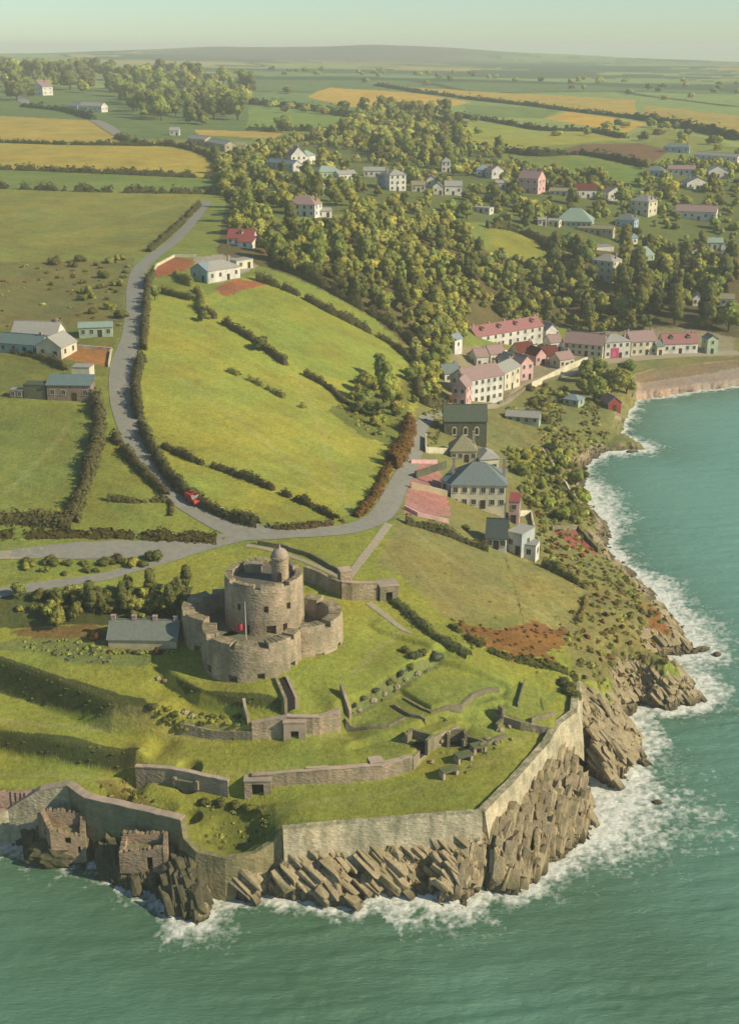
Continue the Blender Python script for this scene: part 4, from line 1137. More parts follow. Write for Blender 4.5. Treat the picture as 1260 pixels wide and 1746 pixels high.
def house(x0, y0, x1, y1, depth, wh, rh, rt='gable', wall='white', roof='slate', st=1, nw=3, nch=1, label='', name='house', cat='house', side_wall=None, door=True, ov=0.3, group=None, dormers=0, door_mat=None, win=(1.0, 1.25), min_up=0.0, dormer_mat=None):
    zm = P((x0 + x1) / 2, (y0 + y1) / 2).z
    a = Vector(at_z(x0, y0, zm)); c = Vector(at_z(x1, y1, zm))      # level base line
    ex = Vector((c.x - a.x, c.y - a.y, 0)); w = ex.length
    rz = atan2(ex.y, ex.x)
    n = Vector((-sin(rz), cos(rz), 0))
    ctr = (a + c) / 2 + n * (depth / 2)
    zs = [G(*(ctr + ex.normalized() * (sx * w / 2) + n * (sy * depth / 2)).xy) for sx in (-1, 1) for sy in (-1, 1)]
    zf = (a.z + c.z) / 2
    base = max(min(zf, max(zs)), min(zs)) + min_up
    bot = min(zs) - base - 0.6
    root = empty(name, (ctr.x, ctr.y, base), rz)
    tag(root, label, cat, group)
    X, Y = w / 2, depth / 2
    HOUSE_XY.append((ctr.x, ctr.y, max(X, Y) + 1.6))
    m = MB(); m.box(-X, X, -Y, Y, bot, wh)
    if rt == 'gable':
        for s in (-1, 1): m.tri((s * X, -Y, wh), (s * X, Y, wh), (s * X, 0, wh + rh))
    elif rt == 'gablef':
        for s in (-1, 1): m.tri((-X, s * Y, wh), (X, s * Y, wh), (0, s * Y, wh + rh))
    m.build('wall', wm(wall), root)
    if side_wall:
        q = MB(); q.box(X + .003, X + 0.06, -Y - .03, Y + .03, bot, wh)
        if rt == 'gable':
            q.poly([(X + .06, -Y, wh), (X + .06, Y, wh), (X + .06, 0, wh + rh)])
        so = q.build('gable_wall', wm(side_wall), root); so['label'] = side_wall + ' gable end wall'
    r = MB(); e = ov
    if rt == 'gable':
        k = rh / Y
        slab(r, (-X - e, -Y - e, wh - k * e), (X + e, -Y - e, wh - k * e), (X + e, 0, wh + rh), (-X - e, 0, wh + rh))
        slab(r, (X + e, Y + e, wh - k * e), (-X - e, Y + e, wh - k * e), (-X - e, 0.002, wh + rh), (X + e, 0.002, wh + rh))
        r.box(-X - e, X + e, -.14, .14, wh + rh + .10, wh + rh + .26)
    elif rt == 'gablef':
        k = rh / X
        slab(r, (X + e, -Y - e, wh - k * e), (X + e, Y + e, wh - k * e), (0, Y + e, wh + rh), (0, -Y - e, wh + rh))
        slab(r, (-X - e, Y + e, wh - k * e), (-X - e, -Y - e, wh - k * e), (-.002, -Y - e, wh + rh), (-.002, Y + e, wh + rh))
        r.box(-.14, .14, -Y - e, Y + e, wh + rh + .10, wh + rh + .26)
    elif rt == 'hip':
        L = min(X, Y) * 0.95
        b4 = [(-X - e, -Y - e, wh), (X + e, -Y - e, wh), (X + e, Y + e, wh), (-X - e, Y + e, wh)]
        if X >= Y: t2 = [(-X + L, 0, wh + rh), (X - L, 0, wh + rh)]; fs = [(b4[0], b4[1], t2[1], t2[0]), (b4[2], b4[3], t2[0], t2[1])]; ts = [(b4[1], b4[2], t2[1]), (b4[3], b4[0], t2[0])]
        else: t2 = [(0, -Y + L, wh + rh), (0, Y - L, wh + rh)]; fs = [(b4[1], b4[2], t2[1], t2[0]), (b4[3], b4[0], t2[0], t2[1])]; ts = [(b4[0], b4[1], t2[0]), (b4[2], b4[3], t2[1])]
        for f in fs: r.quad(*f)
        for f in ts: r.tri(*f)
        r.quad(b4[3], b4[2], b4[1], b4[0])
        lo = [(p[0], p[1], p[2] - .18) for p in b4]
        for i in range(4): j = (i + 1) % 4; r.quad(lo[i], lo[j], b4[j], b4[i])
    elif rt == 'lean':
        slab(r, (-X - e, -Y - e, wh + .02), (X + e, -Y - e, wh + .02), (X + e, Y + e, wh + rh), (-X - e, Y + e, wh + rh))
        q = MB(); q.box(-X, X, Y - .3, Y + .002, wh, wh + rh - .05)
        q.build('back_wall', wm(wall), root)
    else:
        r.box(-X - .1, X + .1, -Y - .1, Y + .1, wh + .003, wh + .25)
    ro = r.build('roof', rm(roof), root)
    for i in range(nch):
        if nch == 1: cx = X * 0.82
        else: cx = -X * 0.92 + 2 * X * 0.92 * i / (nch - 1)
        cy = 0.0
        if rt == 'gablef': cx = X * .4 * (1 if i % 2 else -1); cy = Y * .3
        zt = wh + rh + .8 if rt in ('gable', 'hip', 'gablef') else wh + 1.2
        chimney(ro, cx, cy, wh + 0.2, zt)
    big = w / max(ctr.y, 1) * F_PX > 10
    if nw and big:
        dk = nw // 2 if door else -1
        for s in range(st):
            z = wh * (s + 0.56) / st
            for i in range(nw):
                x = -X + 2 * X * (i + .5) / nw
                if s == 0 and i == dk and wh > 2.3: add_door(root, x, -Y, 0.0, 0); continue
                add_window(root, x, -Y, z, 0, *win)
            for sx in (-1, 1):
                for yy in ((0,) if depth < 7 else (-Y * .5, Y * .5)):
                    add_window(root, sx * X + (0.06 if (sx > 0 and side_wall) else 0), yy, z, sx * pi / 2, *win)
    if door_mat:
        q = MB(); q.box(-X * .55, X * .1, -Y - .06, -Y + .05, 0, wh * .62)
        wm(door_mat); q.build('garage_door', wall_mat('pink_door', A(214,96,130), .6, .08), root)
    for i in range(dormers):
        x = -X + 2 * X * (i + .5) / dormers; k = rh / Y
        yb = -Y * .62; zb = wh + k * (Y + yb)
        d = MB(); d.box(x - .7, x + .7, yb, yb + 1.9, zb - .3, zb + 1.25)
        do = d.build('dormer', dormer_mat or wm(wall), ro)
        d = MB(); slab(d, (x - .95, yb - .2, zb + 1.2), (x, yb - .2, zb + 1.85), (x, yb + 2.4, zb + 1.85), (x - .95, yb + 2.4, zb + 1.2), .1)
        slab(d, (x, yb - .2, zb + 1.852), (x + .95, yb - .2, zb + 1.2), (x + .95, yb + 2.4, zb + 1.2), (x, yb + 2.4, zb + 1.852), .1)
        d.build('dormer_roof', rm(roof), ro)
        add_window(root, x, yb, zb + .55, 0, .8, .8)
    return root

# ---- left farm and road houses
house(22,588,98,590, 8, 3.2, 3.0, 'gable', 'white', 'pale', 1, 4, 1, 'pale roofed farmhouse at the left edge, behind the blue grey roof')
house(-2,601,70,607, 6, 3.0, 2.2, 'gable', 'teal', 'teal', 1, 4, 1, 'low farm building with blue grey slate roof at the left edge', name='farm_building', cat='farm building')
house(64,610,106,613, 9, 3.4, 2.6, 'gablef', 'cream', 'pale', 1, 2, 0, 'cream gabled wing beside the orange yard on the left', name='farm_building', cat='farm building')
house(136,576,193,574, 5, 3.0, 1.0, 'gable', 'green', 'paleg', 1, 4, 0, 'long low pale green shed above the orange yard', name='shed', cat='shed')
house(82,683,156,684, 5, 4.0, 1.6, 'lean', 'stone', 'teal', 1, 4, 0, 'pinkish stone barn with grey lean roof in the left pasture', name='barn', cat='barn')
house(124,648,154,649, 4, 3.4, .3, 'flat', 'cream', 'pale', 1, 0, 0, 'small pale flat roofed block behind the stone barn', name='shed', cat='shed')
house(42,680,79,681, 4, 3.6, .3, 'flat', 'dark', 'greenr', 1, 0, 0, 'dark walled shed adjoining the left end of the stone barn', name='shed', cat='shed')
house(18,678,40,679, 2.5, 1.9, .3, 'flat', 'stone', 'pale', 1, 2, 0, 'low ruined stone pen left of the dark shed', name='stone_pen', cat='pen', door=False, win=(.9, 1.1))
house(326,478,354,482, 7, 4.0, 2.2, 'gablef', 'teal', 'blue', 1, 2, 0, 'blue grey gabled wing of the bungalow between two orange beds', name='bungalow_wing', cat='house')
house(356,483,410,474, 9, 4.2, 2.4, 'hip', 'white', 'pale', 1, 4, 1, 'white bungalow with pale hipped roof between two orange beds', name='bungalow', cat='bungalow')
house(404,460,432,456, 5, 3.0, .3, 'flat', 'cream', 'pale', 1, 2, 0, 'small cream outbuilding right of the white bungalow', name='outbuilding', cat='outbuilding')
house(388,418,432,419, 7, 2.8, 3.0, 'gable', 'white', 'redr', 1, 4, 1, 'white bungalow with bright red roof beside the road at the wood edge', name='bungalow', cat='bungalow', dormers=1)
house(430,424,446,418, 6, 2.4, 1.6, 'gablef', 'white', 'redr', 1, 1, 0, 'small white annexe of the red roofed bungalow', name='annexe', cat='annexe')
# ---- hillside houses
house(490,368,537,370, 9, 5.2, 3.6, 'hip', 'white', 'pinkr', 2, 4, 1, 'square house with large pinkish hipped roof above the wood', name='villa', cat='house')
house(540,371,566,370, 5, 2.8, 1.0, 'gable', 'white', 'pale', 1, 2, 0, 'low white annexe right of the pink hipped villa', name='annexe', cat='annexe')
house(536,333,553,333, 6, 4.5, 2.4, 'gablef', 'white', 'pinkr', 1, 2, 0, 'small white gabled cottage above the pink hipped villa', name='cottage', cat='cottage')
house(455,286,500,291, 6, 3.4, 2.0, 'gable', 'white', 'blue', 1, 5, 0, 'long low white house with blue grey roof at the upper left of the wood')
house(497,285,523,284, 9, 6.5, 5.0, 'gablef', 'white', 'pinkr', 2, 3, 2, 'tall white gabled house, the highest of its cluster at the top of the wood')
house(522,281,538,279, 7, 5.0, 3.0, 'hip', 'white', 'paleg', 1, 2, 0, 'white house with pale green roof just right of the tall white gable')
house(543,305,582,303, 9, 3.6, 3.0, 'hip', 'green', 'paleg', 1, 5, 0, 'pale green glasshouse among the upper houses', name='greenhouse', cat='greenhouse')
house(578,309,608,307, 6, 3.6, 1.6, 'gable', 'white', 'pale', 1, 4, 0, 'long white bungalow right of the pale green glasshouse', name='bungalow', cat='bungalow')
house(620,302,656,302, 6, 3.6, 1.8, 'gable', 'white', 'pale', 1, 4, 1, 'long pale bungalow left of the tall white block', name='bungalow', cat='bungalow')
house(664,326,692,325, 9, 8.5, 2.6, 'hip', 'white', 'pale', 3, 3, 2, 'tall white three storey house standing out in the middle of the upper village')
house(643,319,663,321, 7, 6.5, 2.4, 'hip', 'blue', 'slate', 2, 2, 0, 'blue grey house against the left side of the tall white three storey house')
house(702,327,725,327, 6, 3.6, 1.8, 'gable', 'cream', 'tan', 1, 3, 0, 'cream cottage just right of the tall white three storey house', name='cottage', cat='cottage')
house(727,320,746,320, 6, 4.4, 2.2, 'gablef', 'white', 'tan', 1, 2, 1, 'white gabled cottage between two cream cottages in the upper village', name='cottage', cat='cottage')
house(738,332,755,332, 6, 4.4, 2.0, 'gablef', 'white', 'pale', 1, 2, 0, 'lower of the white gabled cottages right of the tall white house', name='cottage', cat='cottage')
house(758,333,787,333, 7, 5.0, 2.4, 'gable', 'white', 'pale', 1, 3, 1, 'white cottage with chimney at the left end of the green lawn strip', name='cottage', cat='cottage')
house(753,293,768,293, 7, 6, 2.4, 'hip', 'white', 'pale', 2, 2, 0, 'small white house alone below the dark wood top')
house(805,362,834,364, 5, 2.6, .3, 'flat', 'white', 'pale', 1, 3, 0, 'bright white low building above the yellow lawn', name='shed', cat='shed')
house(812,301,836,301, 7, 4, 2.6, 'hip', 'blue', 'blue', 1, 3, 0, 'bluish roofed house left of the large pink house')
house(838,305,858,304, 7, 5, 2.6, 'gablef', 'white', 'pinkr', 1, 2, 1, 'white gabled house next to the large pink house')
house(845,322,862,322, 6, 3.2, 1.4, 'gable', 'white', 'pale', 1, 2, 0, 'little white outbuilding below left of the large pink house', name='outbuilding', cat='outbuilding')
house(883,328,916,330, 10, 8.0, 4.0, 'gable', 'pink', 'pinkr', 2, 3, 3, 'large pink house with three chimneys in the upper village', side_wall='pink')
house(936,334,975,335, 6, 2.8, 1.4, 'gable', 'cream', 'tan', 1, 4, 0, 'long yellowish bungalow right of the large pink house', name='bungalow', cat='bungalow')
house(980,338,1016,338, 8, 4.6, 3.0, 'gable', 'white', 'dred', 1, 4, 2, 'white house with dark red roof and two end chimneys, above the big glasshouse')
house(1036,343,1063,342, 8, 4.6, 2.8, 'gablef', 'white', 'pinkr', 1, 2, 0, 'white gabled house right of the dark red roof, above the big glasshouse')
house(1073,364,1104,367, 9, 7.0, 3.0, 'hip', 'cream', 'pale', 2, 3, 1, 'tall cream house with pale hipped roof right of the big glasshouse')
house(946,388,1008,390, 14, 3.4, 6.0, 'hip', 'green', 'paleg', 1, 7, 0, 'big glasshouse with tall pale green roof in the right of the village', name='greenhouse', cat='greenhouse', door=False)
house(917,385,931,385, 5, 3.0, .8, 'gable', 'white', 'pale', 1, 2, 0, 'left one of two tiny white sheds beside the big glasshouse', name='shed', cat='shed')
house(933,386,952,387, 5, 3.0, .8, 'gable', 'cream', 'pale', 1, 2, 0, 'right one of two tiny white sheds beside the big glasshouse', name='shed', cat='shed')
house(984,399,1044,402, 6, 3.2, 1.4, 'gable', 'tan', 'tan', 1, 6, 0, 'long tan building below the big glasshouse', name='outbuilding', cat='outbuilding')
house(1048,388,1080,390, 8, 4.2, 3.0, 'hip', 'blue', 'slate', 1, 3, 1, 'slate roofed grey blue house right of the long tan building')
house(1060,418,1086,416, 6, 3.0, 1.6, 'gable', 'white', 'blue', 1, 3, 0, 'low white cottage with pale blue roof above the dark trees', name='cottage', cat='cottage')
house(1150,374,1219,377, 9, 4.6, 3.0, 'gable', 'white', 'pinkr', 1, 6, 2, 'long white house with pinkish roof near the right edge')
house(1004,428,1046,426, 8, 1.6, .3, 'flat', 'white', 'pale', 1, 0, 0, 'flat white roofed shed in the clearing above the dark trees', name='shed', cat='shed')
house(1097,300,1131,301, 8, 3.4, 2.4, 'hip', 'blue', 'slate', 1, 4, 0, 'blue grey bungalow above the right hand houses, left of the long white one', name='bungalow', cat='bungalow')
house(1138,298,1184,299, 7, 3.6, 2.0, 'gable', 'white', 'pinkr', 1, 5, 0, 'long white bungalow below the ploughed field at right', name='bungalow', cat='bungalow')
house(1207,303,1241,303, 9, 4.0, 3.2, 'gablef', 'white', 'pale', 1, 3, 0, 'broad white gabled bungalow nearest the right edge in the upper row', name='bungalow', cat='bungalow')
house(1170,323,1206,322, 8, 3.8, 3.0, 'gablef', 'white', 'slate', 1, 3, 1, 'white gabled house standing below the long white bungalow at right')
house(1130,260,1174,261, 8, 4.0, 2.4, 'hip', 'blue', 'slate', 1, 4, 1, 'blue grey house beside the right end of the ploughed field')
house(1182,272,1256,277, 8, 3.4, 1.8, 'gable', 'white', 'pale', 1, 7, 0, 'very long pale low building at the right edge below the green field', name='outbuilding', cat='outbuilding')
house(1008,476,1042,480, 9, 9.0, 2.6, 'hip', 'cream', 'pale', 3, 3, 1, 'tall cream house half hidden among the dark trees')
house(1068,453,1098,457, 8, 5.6, 3.2, 'gablef', 'green', 'paleg', 2, 2, 0, 'pale greenish gabled house among the dark trees')
house(1177,443,1197,443, 6, 4.0, 2.0, 'gablef', 'white', 'redr', 1, 2, 0, 'tiny white cottage with red roof in the trees at right', name='cottage', cat='cottage')
house(1204,425,1232,425, 6, 3.4, 2.0, 'gable', 'green', 'paleg', 1, 3, 0, 'pale green roofed cottage above the tiny red roofed one', name='cottage', cat='cottage')
house(1228,440,1252,441, 6, 4.0, 2.0, 'gable', 'white', 'pale', 1, 2, 0, 'white cottage at the right edge level with the tiny red roofed one', name='cottage', cat='cottage')
house(1180,522,1197,522, 5, 3.6, 1.8, 'gablef', 'white', 'pale', 1, 2, 0, 'white hut at the foot of the dark trees on the right', name='hut', cat='hut')
house(1226,522,1250,523, 6, 3.4, 1.8, 'gable', 'white', 'tan', 1, 2, 0, 'white cottage at the right edge above the quay', name='cottage', cat='cottage')
# ---- waterfront
house(812,598,925,578, 8, 5.4, 3.2, 'gable', 'white', 'rose', 2, 9, 5, 'long terrace with rose red roof and five chimneys above the waterfront', name='terrace', cat='terrace', dormers=4, dormer_mat=wm('red'))
house(930,583,951,581, 6, 4.6, 2.4, 'gablef', 'white', 'pale', 1, 2, 0, 'small white gabled cottage at the right end of the rose roofed terrace', name='cottage', cat='cottage')
house(762,598,775,600, 5, 4.4, 1.6, 'gablef', 'white', 'blue', 1, 1, 0, 'small white hut in the trees left of the rose roofed terrace', name='hut', cat='hut')
house(960,604,1026,610, 9, 4.8, 3.6, 'gable', 'cream', 'pinkr', 2, 6, 2, 'waterfront house with pale pinkish roof, first of the harbour row')
house(1030,612,1073,609, 9, 6.6, 2.2, 'hip', 'white', 'pale', 2, 4, 2, door_mat='pink', label= 'white waterfront house with pink ground floor doors in the harbour row')
house(1075,607,1118,604, 9, 5.6, 3.2, 'gable', 'cream', 'pinkr', 2, 4, 2, 'waterfront house with brownish pink roof right of the pink doors')
house(1130,604,1188,602, 7, 4.2, 3.2, 'gable', 'white', 'rose', 1, 5, 1, 'white cottage with pink roof and two dark dormers at the end of the row', name='cottage', cat='cottage', dormers=2, dormer_mat=wm('dark'))
house(1204,604,1222,603, 5, 6.0, 1.4, 'gablef', 'green', 'slate', 2, 1, 0, 'narrow pale green house near the right edge on the quay')
house(926,620,952,618, 6, 3.0, 3.0, 'gable', 'pink', 'dred', 1, 3, 0, 'cottage with dark red roof, right of the two pink gables', name='cottage', cat='cottage')
house(884,616,912,612, 6, 3.4, 3.0, 'gable', 'cream', 'dred', 1, 2, 1, 'cottage with dark red roof behind the taller pink gable', name='cottage', cat='cottage')
house(913,624,930,621, 6, 4.0, 2.4, 'gablef', 'pink', 'dred', 1, 2, 0, 'smaller of two pink gabled cottages on the village street', name='cottage', cat='cottage')
house(887,650,908,646, 7, 6.4, 2.6, 'gablef', 'pink', 'pinkr', 2, 2, 0, 'taller of two pink gabled houses on the village street')
house(796,692,857,680, 9, 8.4, 3.0, 'gable', 'white', 'pinkr', 3, 6, 2, 'tall white three storey building with many windows behind the dark chapel', side_wall='white', name='tall_building', cat='building')
house(859,670,886,656, 8, 7.0, 2.2, 'gable', 'cream', 'pale', 2, 3, 1, 'cream house between the tall white building and the pink gable')
house(770,692,794,694, 7, 6.4, 2.6, 'gablef', 'pink', 'pinkr', 2, 2, 1, 'narrow pink gabled house above the dark chapel')
house(758,655,784,652, 6, 3.6, 2.4, 'gable', 'white', 'slate', 1, 2, 1, 'white cottage with slate roof left of the tall white building', name='cottage', cat='cottage')
house(812,630,832,628, 6, 4.6, 2.4, 'gable', 'white', 'pinkr', 1, 2, 1, 'white cottage tucked between the rose terrace and the tall white building', name='cottage', cat='cottage')
house(836,624,860,621, 6, 4.4, 2.6, 'gable', 'cream', 'pinkr', 1, 3, 1, 'cream cottage below the middle of the rose roofed terrace', name='cottage', cat='cottage')
house(864,640,884,637, 6, 5.0, 2.4, 'gablef', 'white', 'pale', 2, 2, 0, 'white gabled cottage behind the cream street house', name='cottage', cat='cottage')
house(954,630,978,626, 6, 3.6, 2.2, 'gable', 'cream', 'pinkr', 1, 3, 1, 'low cream cottage at the bend of the street before the harbour row', name='cottage', cat='cottage')
house(938,602,958,600, 6, 4.2, 2.4, 'gable', 'white', 'pinkr', 1, 2, 1, 'white cottage just left of the harbour row', name='cottage', cat='cottage')
house(1119,606,1131,605, 6, 3.6, 1.8, 'gable', 'cream', 'slate', 1, 1, 0, 'tiny cream cottage filling the gap in the harbour row', name='cottage', cat='cottage')
# ---- houses near the fort
ch = house(757,752,829,752, 8.5, 6.0, 3.6, 'gable', 'dark', 'greenr', 1, 0, 0, 'dark stone chapel with green slate roof and pink gable end', name='chapel', cat='chapel', side_wall='pink')
def arch_window(root, x, y, z, w=1.0, h=2.0):
    f = MB(); n = 8
    def prof(s): 
        p = [(-w/2 * s, -h/2 * s), (w/2 * s, -h/2 * s)]
        return p + [(w/2 * s * cos(pi * k / n), h * .18 * s + w * .62 * s * sin(pi * k / n)) for k in range(n + 1)]
    po, pi_ = prof(1.4), prof(1.0)
    for i in range(len(po)):
        j = (i + 1) % len(po)
        f.hexa([(po[i][0], -.1, po[i][1]), (po[j][0], -.1, po[j][1]), (pi_[j][0], -.1, pi_[j][1]), (pi_[i][0], -.1, pi_[i][1]),
                (po[i][0], .03, po[i][1]), (po[j][0], .03, po[j][1]), (pi_[j][0], .03, pi_[j][1]), (pi_[i][0], .03, pi_[i][1])])
    o = f.build('arched_window', wm('cream'), root); o.location = (x, y, z)
    g = MB(); g.poly([(a_, -.03, b_) for a_, b_ in pi_]); g.build('pane', m_glass, o)
for k in range(3): arch_window(ch, -3.2 + 3.2 * k, -4.25, 3.0)
house(768,788,812,788, 7, 3.2, 3.6, 'hip', 'tan', 'tan', 1, 4, 1, 'small house with olive tan hipped roof just below the dark chapel')
house(818,806,850,804, 8, 3.8, 1.6, 'hip', 'cream', 'pale', 1, 2, 0, 'pale roofed block between the chapel and the large slate roofed house', name='outbuilding', cat='outbuilding')
house(768,866,862,868, 11, 6.0, 4.2, 'hip', 'cream', 'slate', 2, 6, 2, 'large cream house with broad blue grey slate hipped roof', side_wall='pink')
house(752,838,776,846, 8, 3.0, 2.0, 'gable', 'cream', 'teal', 1, 2, 0, 'low wing with teal slate roof at the left of the large slate house', name='wing', cat='annexe')
house(866,892,884,893, 7, 5.4, .3, 'flat', 'pink', 'redr', 2, 1, 0, 'tall narrow pink block against the right of the large slate house', name='annexe', cat='annexe')
house(828,936,862,938, 7, 2.8, 3.2, 'gable', 'white', 'dslate', 1, 3, 0, 'small white cottage with very dark slate roof above the slope', name='cottage', cat='cottage')
house(864,942,888,948, 6, 5.0, .3, 'flat', 'grey', 'pale', 1, 2, 0, 'grey flat roofed annexe right of the dark slate cottage', name='annexe', cat='annexe')
house(889,953,912,956, 4, 3.4, .3, 'flat', 'white', 'pale', 1, 1, 0, 'pale box shaped hut at the lower end of the grey annexe', name='hut', cat='hut', door=False)
house(862,720,918,724, 5, 2.2, 1.4, 'gable', 'green', 'pale', 1, 4, 0, 'long garden shed with white roof right of the pink gable end', name='shed', cat='shed')
house(1036,702,1058,700, 6, 3.0, 2.0, 'gablef', 'red', 'pinkr', 1, 1, 0, 'little red building at the rocks below the waterfront trees', name='shore_hut', cat='hut')
house(960,690,985,694, 5, 2.2, 1.4, 'hip', 'green', 'blue', 1, 2, 0, 'pale blue roofed summer house in the gardens below the street', name='summer_house', cat='summer house')
# ---- far left
house(54,161,74,162, 12, 8, 6, 'gablef', 'white', 'pinkr', 2, 2, 2, 'white gabled house far off among the trees at upper left')
house(75,158,87,158, 9, 7, 4, 'gablef', 'cream', 'tan', 2, 1, 0, 'smaller cream house at the right side of the far white gabled house')
house(83,131,97,131, 10, 9, 9, 'gablef', 'cream', 'pale', 1, 1, 0, 'tall pointed pale building on the far left ridge', name='pointed_building', cat='building')
house(118,188,133,189, 10, 4, 2.6, 'gable', 'blue', 'blue', 1, 2, 0, 'far blue grey shed beside the far lane at upper left', name='shed', cat='shed')
house(136,190,174,191, 9, 5, 3, 'gable', 'white', 'pale', 1, 5, 0, 'far long white house beside the far lane at upper left')
house(290,231,306,231, 6, 3.6, 2, 'gable', 'white', 'pale', 1, 2, 0, 'small white shed at the top right of the stubble fields', name='shed', cat='shed')
house(320,246,350,249, 8, 4, 2, 'gable', 'tan', 'pale', 1, 4, 0, 'left of three pale farm sheds beyond the stubble fields', name='shed', cat='shed')
house(352,251,384,257, 8, 3.6, 2, 'gable', 'tan', 'pale', 1, 4, 0, 'middle of three pale farm sheds beyond the stubble fields', name='shed', cat='shed')
house(390,258,420,258, 7, 3.6, 2, 'gable', 'cream', 'tan', 1, 3, 0, 'right of three pale farm sheds beyond the stubble fields', name='shed', cat='shed')
# ---- castle custodian's cottage
house(186,1106,302,1108, 6, 1.8, 2.3, 'gable', 'tan', 'greyg', 1, 0, 4, 'long low cottage with blue grey slate roof in the castle garden', name='cottage', cat='cottage')
# ---- waterfront doors in pink, garden walls, terrace walls
def wall_line(pxs, h, t, mat, label, name='wall', cat='wall', cap=None, top=None, sink=0.8, step=0.8, group=None, batter=0.0):
    """free standing or retaining wall along ground points; pxs may carry (px, py, z)"""
    if len(pxs[0]) == 3: base = np.array([at_z(*p) for p in pxs])
    else: base = np.array([tuple(p) for p in PL(pxs)])
    vals = np.array(top if top is not None else [0] * len(pxs), float)
    L = []
    for i in range(len(base) - 1):
        n = max(1, int(np.linalg.norm(base[i + 1, :2] - base[i, :2]) / step))
        for k in range(n): L.append((*(base[i, :2] + (base[i + 1, :2] - base[i, :2]) * k / n), vals[i] + (vals[i + 1] - vals[i]) * k / n))
    L.append((*base[-1, :2], vals[-1])); L = np.array(L)
    T = np.gradient(L[:, :2], axis=0) if len(L) > 2 else np.tile(L[-1, :2] - L[0, :2], (len(L), 1))
    T /= np.linalg.norm(T, axis=1)[:, None] + 1e-9
    N = np.stack([-T[:, 1], T[:, 0]], 1)
    a = L[:, :2] + N * t / 2; b_ = L[:, :2] - N * t / 2
    g = np.minimum(ground(a[:, 0], a[:, 1]), ground(b_[:, 0], b_[:, 1])); gm = np.maximum(ground(a[:, 0], a[:, 1]), ground(b_[:, 0], b_[:, 1]))
    zt = L[:, 2] if top is not None else gm + h
    zt = zt + 0.07 * vnoise(L[:, 0] * .9, L[:, 1] * .9, 130)
    zb = g - sink
    jt = 0.05 * vnoise(L[:, 0] * 1.3, L[:, 1] * 1.3, 131)
    a = a + N * jt[:, None]; b_ = b_ + N * jt[:, None]
    foot = b_ - N * (batter * np.clip(zt - zb, 0, 9))[:, None]
    V = np.concatenate([np.c_[a, zb], np.c_[foot, zb], np.c_[b_, zt], np.c_[a, zt]]); n = len(L)
    F = []
    for i in range(n - 1):
        F += [(n + i, n + i + 1, 2 * n + i + 1, 2 * n + i), (2 * n + i, 2 * n + i + 1, 3 * n + i + 1, 3 * n + i), (3 * n + i, 3 * n + i + 1, i + 1, i)]
    F += [(0, n, 2 * n, 3 * n), (n - 1, 4 * n - 1, 3 * n - 1, 2 * n - 1)]
    o = link_mesh(name, np_mesh(name, V, np.array(F)), mat)
    tag(o, label, cat, group)
    if cap:
        c_ = 0.10
        ca = a + N * c_; cb = b_ - N * c_
        V2 = np.concatenate([np.c_[ca, zt + .004], np.c_[cb, zt + .004], np.c_[cb, zt + .18], np.c_[ca, zt + .18]])
        F2 = []
        for i in range(n - 1):
            F2 += [(n + i, n + i + 1, 2 * n + i + 1, 2 * n + i), (2 * n + i, 2 * n + i + 1, 3 * n + i + 1, 3 * n + i), (3 * n + i, 3 * n + i + 1, i + 1, i), (i, i + 1, n + i + 1, n + i)]
        F2 += [(0, n, 2 * n, 3 * n), (n - 1, 4 * n - 1, 3 * n - 1, 2 * n - 1)]
        link_mesh('coping', np_mesh('coping', V2, np.array(F2)), cap, o)
    return o
m_stone = wall_mat('castle_stone', A(200,178,144), 0.3, 0.16, True)
m_sea_stone = wall_mat('sea_wall_stone', A(226,211,170), 0.3, 0.16, True)
m_cap = wall_mat('coping_stone', A(206,184,154), 0.8, 0.1, False)
m_rubble = wall_mat('rubble_stone', A(158,146,112), 0.5, 0.16, True)
wall_line([(1072,640),(1110,630),(1180,622),(1262,614)], 0.5, 0.8, wall_mat('quay_stone', A(178,156,112), .4, .16, True), 'long brown stone quay wall above the pale beach at right', 'quay_wall', 'quay wall', sink=5.5, batter=.12)
wall_line([(905,662),(950,640),(1000,618)], 2.2, .5, wm('cream'), 'tall pale retaining wall along the street below the harbour row')
wall_line([(800,606),(860,604),(930,590)], 1.5, .5, wm('cream'), 'pale garden wall in front of the rose roofed terrace')
wall_line([(700,790),(745,790)], 1.0, .4, wm('pink'), 'pink wall across the top of the pink courtyard')
wall_line([(690,868),(712,880),(765,892)], .9, .4, wm('pink'), 'pink wall along the lower edge of the pink courtyard')
wall_line([(700,832),(730,838),(762,846)], 1.4, .5, wm('tan'), 'mossy wall crossing the middle of the pink courtyard')
wall_line([(708,815),(735,806),(760,798)], 1.8, .4, wm('dark'), 'dark sloping wall inside the upper pink courtyard')
wall_line([(726,748),(726,772),(764,774)], 1.6, .4, wm('cream'), 'cream garden wall below the chapel lane corner')
wall_line([(940,905),(985,902),(1020,944)], 1.2, .5, m_rubble, 'stone wall round the red earth terrace above the rocks')
wall_line([(925,770),(945,800),(985,860)], 1.0, .4, wm('cream'), 'pale garden wall running down to the shore rocks')
wall_line([(880,878),(905,880),(910,905)], 1.4, .3, wm('cream'), 'cream garden wall right of the narrow pink block')
wall_line([(112,592),(150,594),(192,598)], 0.8, .4, wm('cream'), 'pale wall across the top of the orange yard')
wall_line([(190,600),(186,626)], 0.8, .4, wm('cream'), 'pale wall along the road side of the orange yard')
wall_line([(256,476),(268,454),(298,438),(335,438)], 0.9, .5, wm('cream'), 'pale curved garden wall round the orange bed at the road bend')
wall_line([(960,642),(900,660),(850,690)], 1.0, .5, m_rubble, 'pale stone wall along the lower side of the village street')
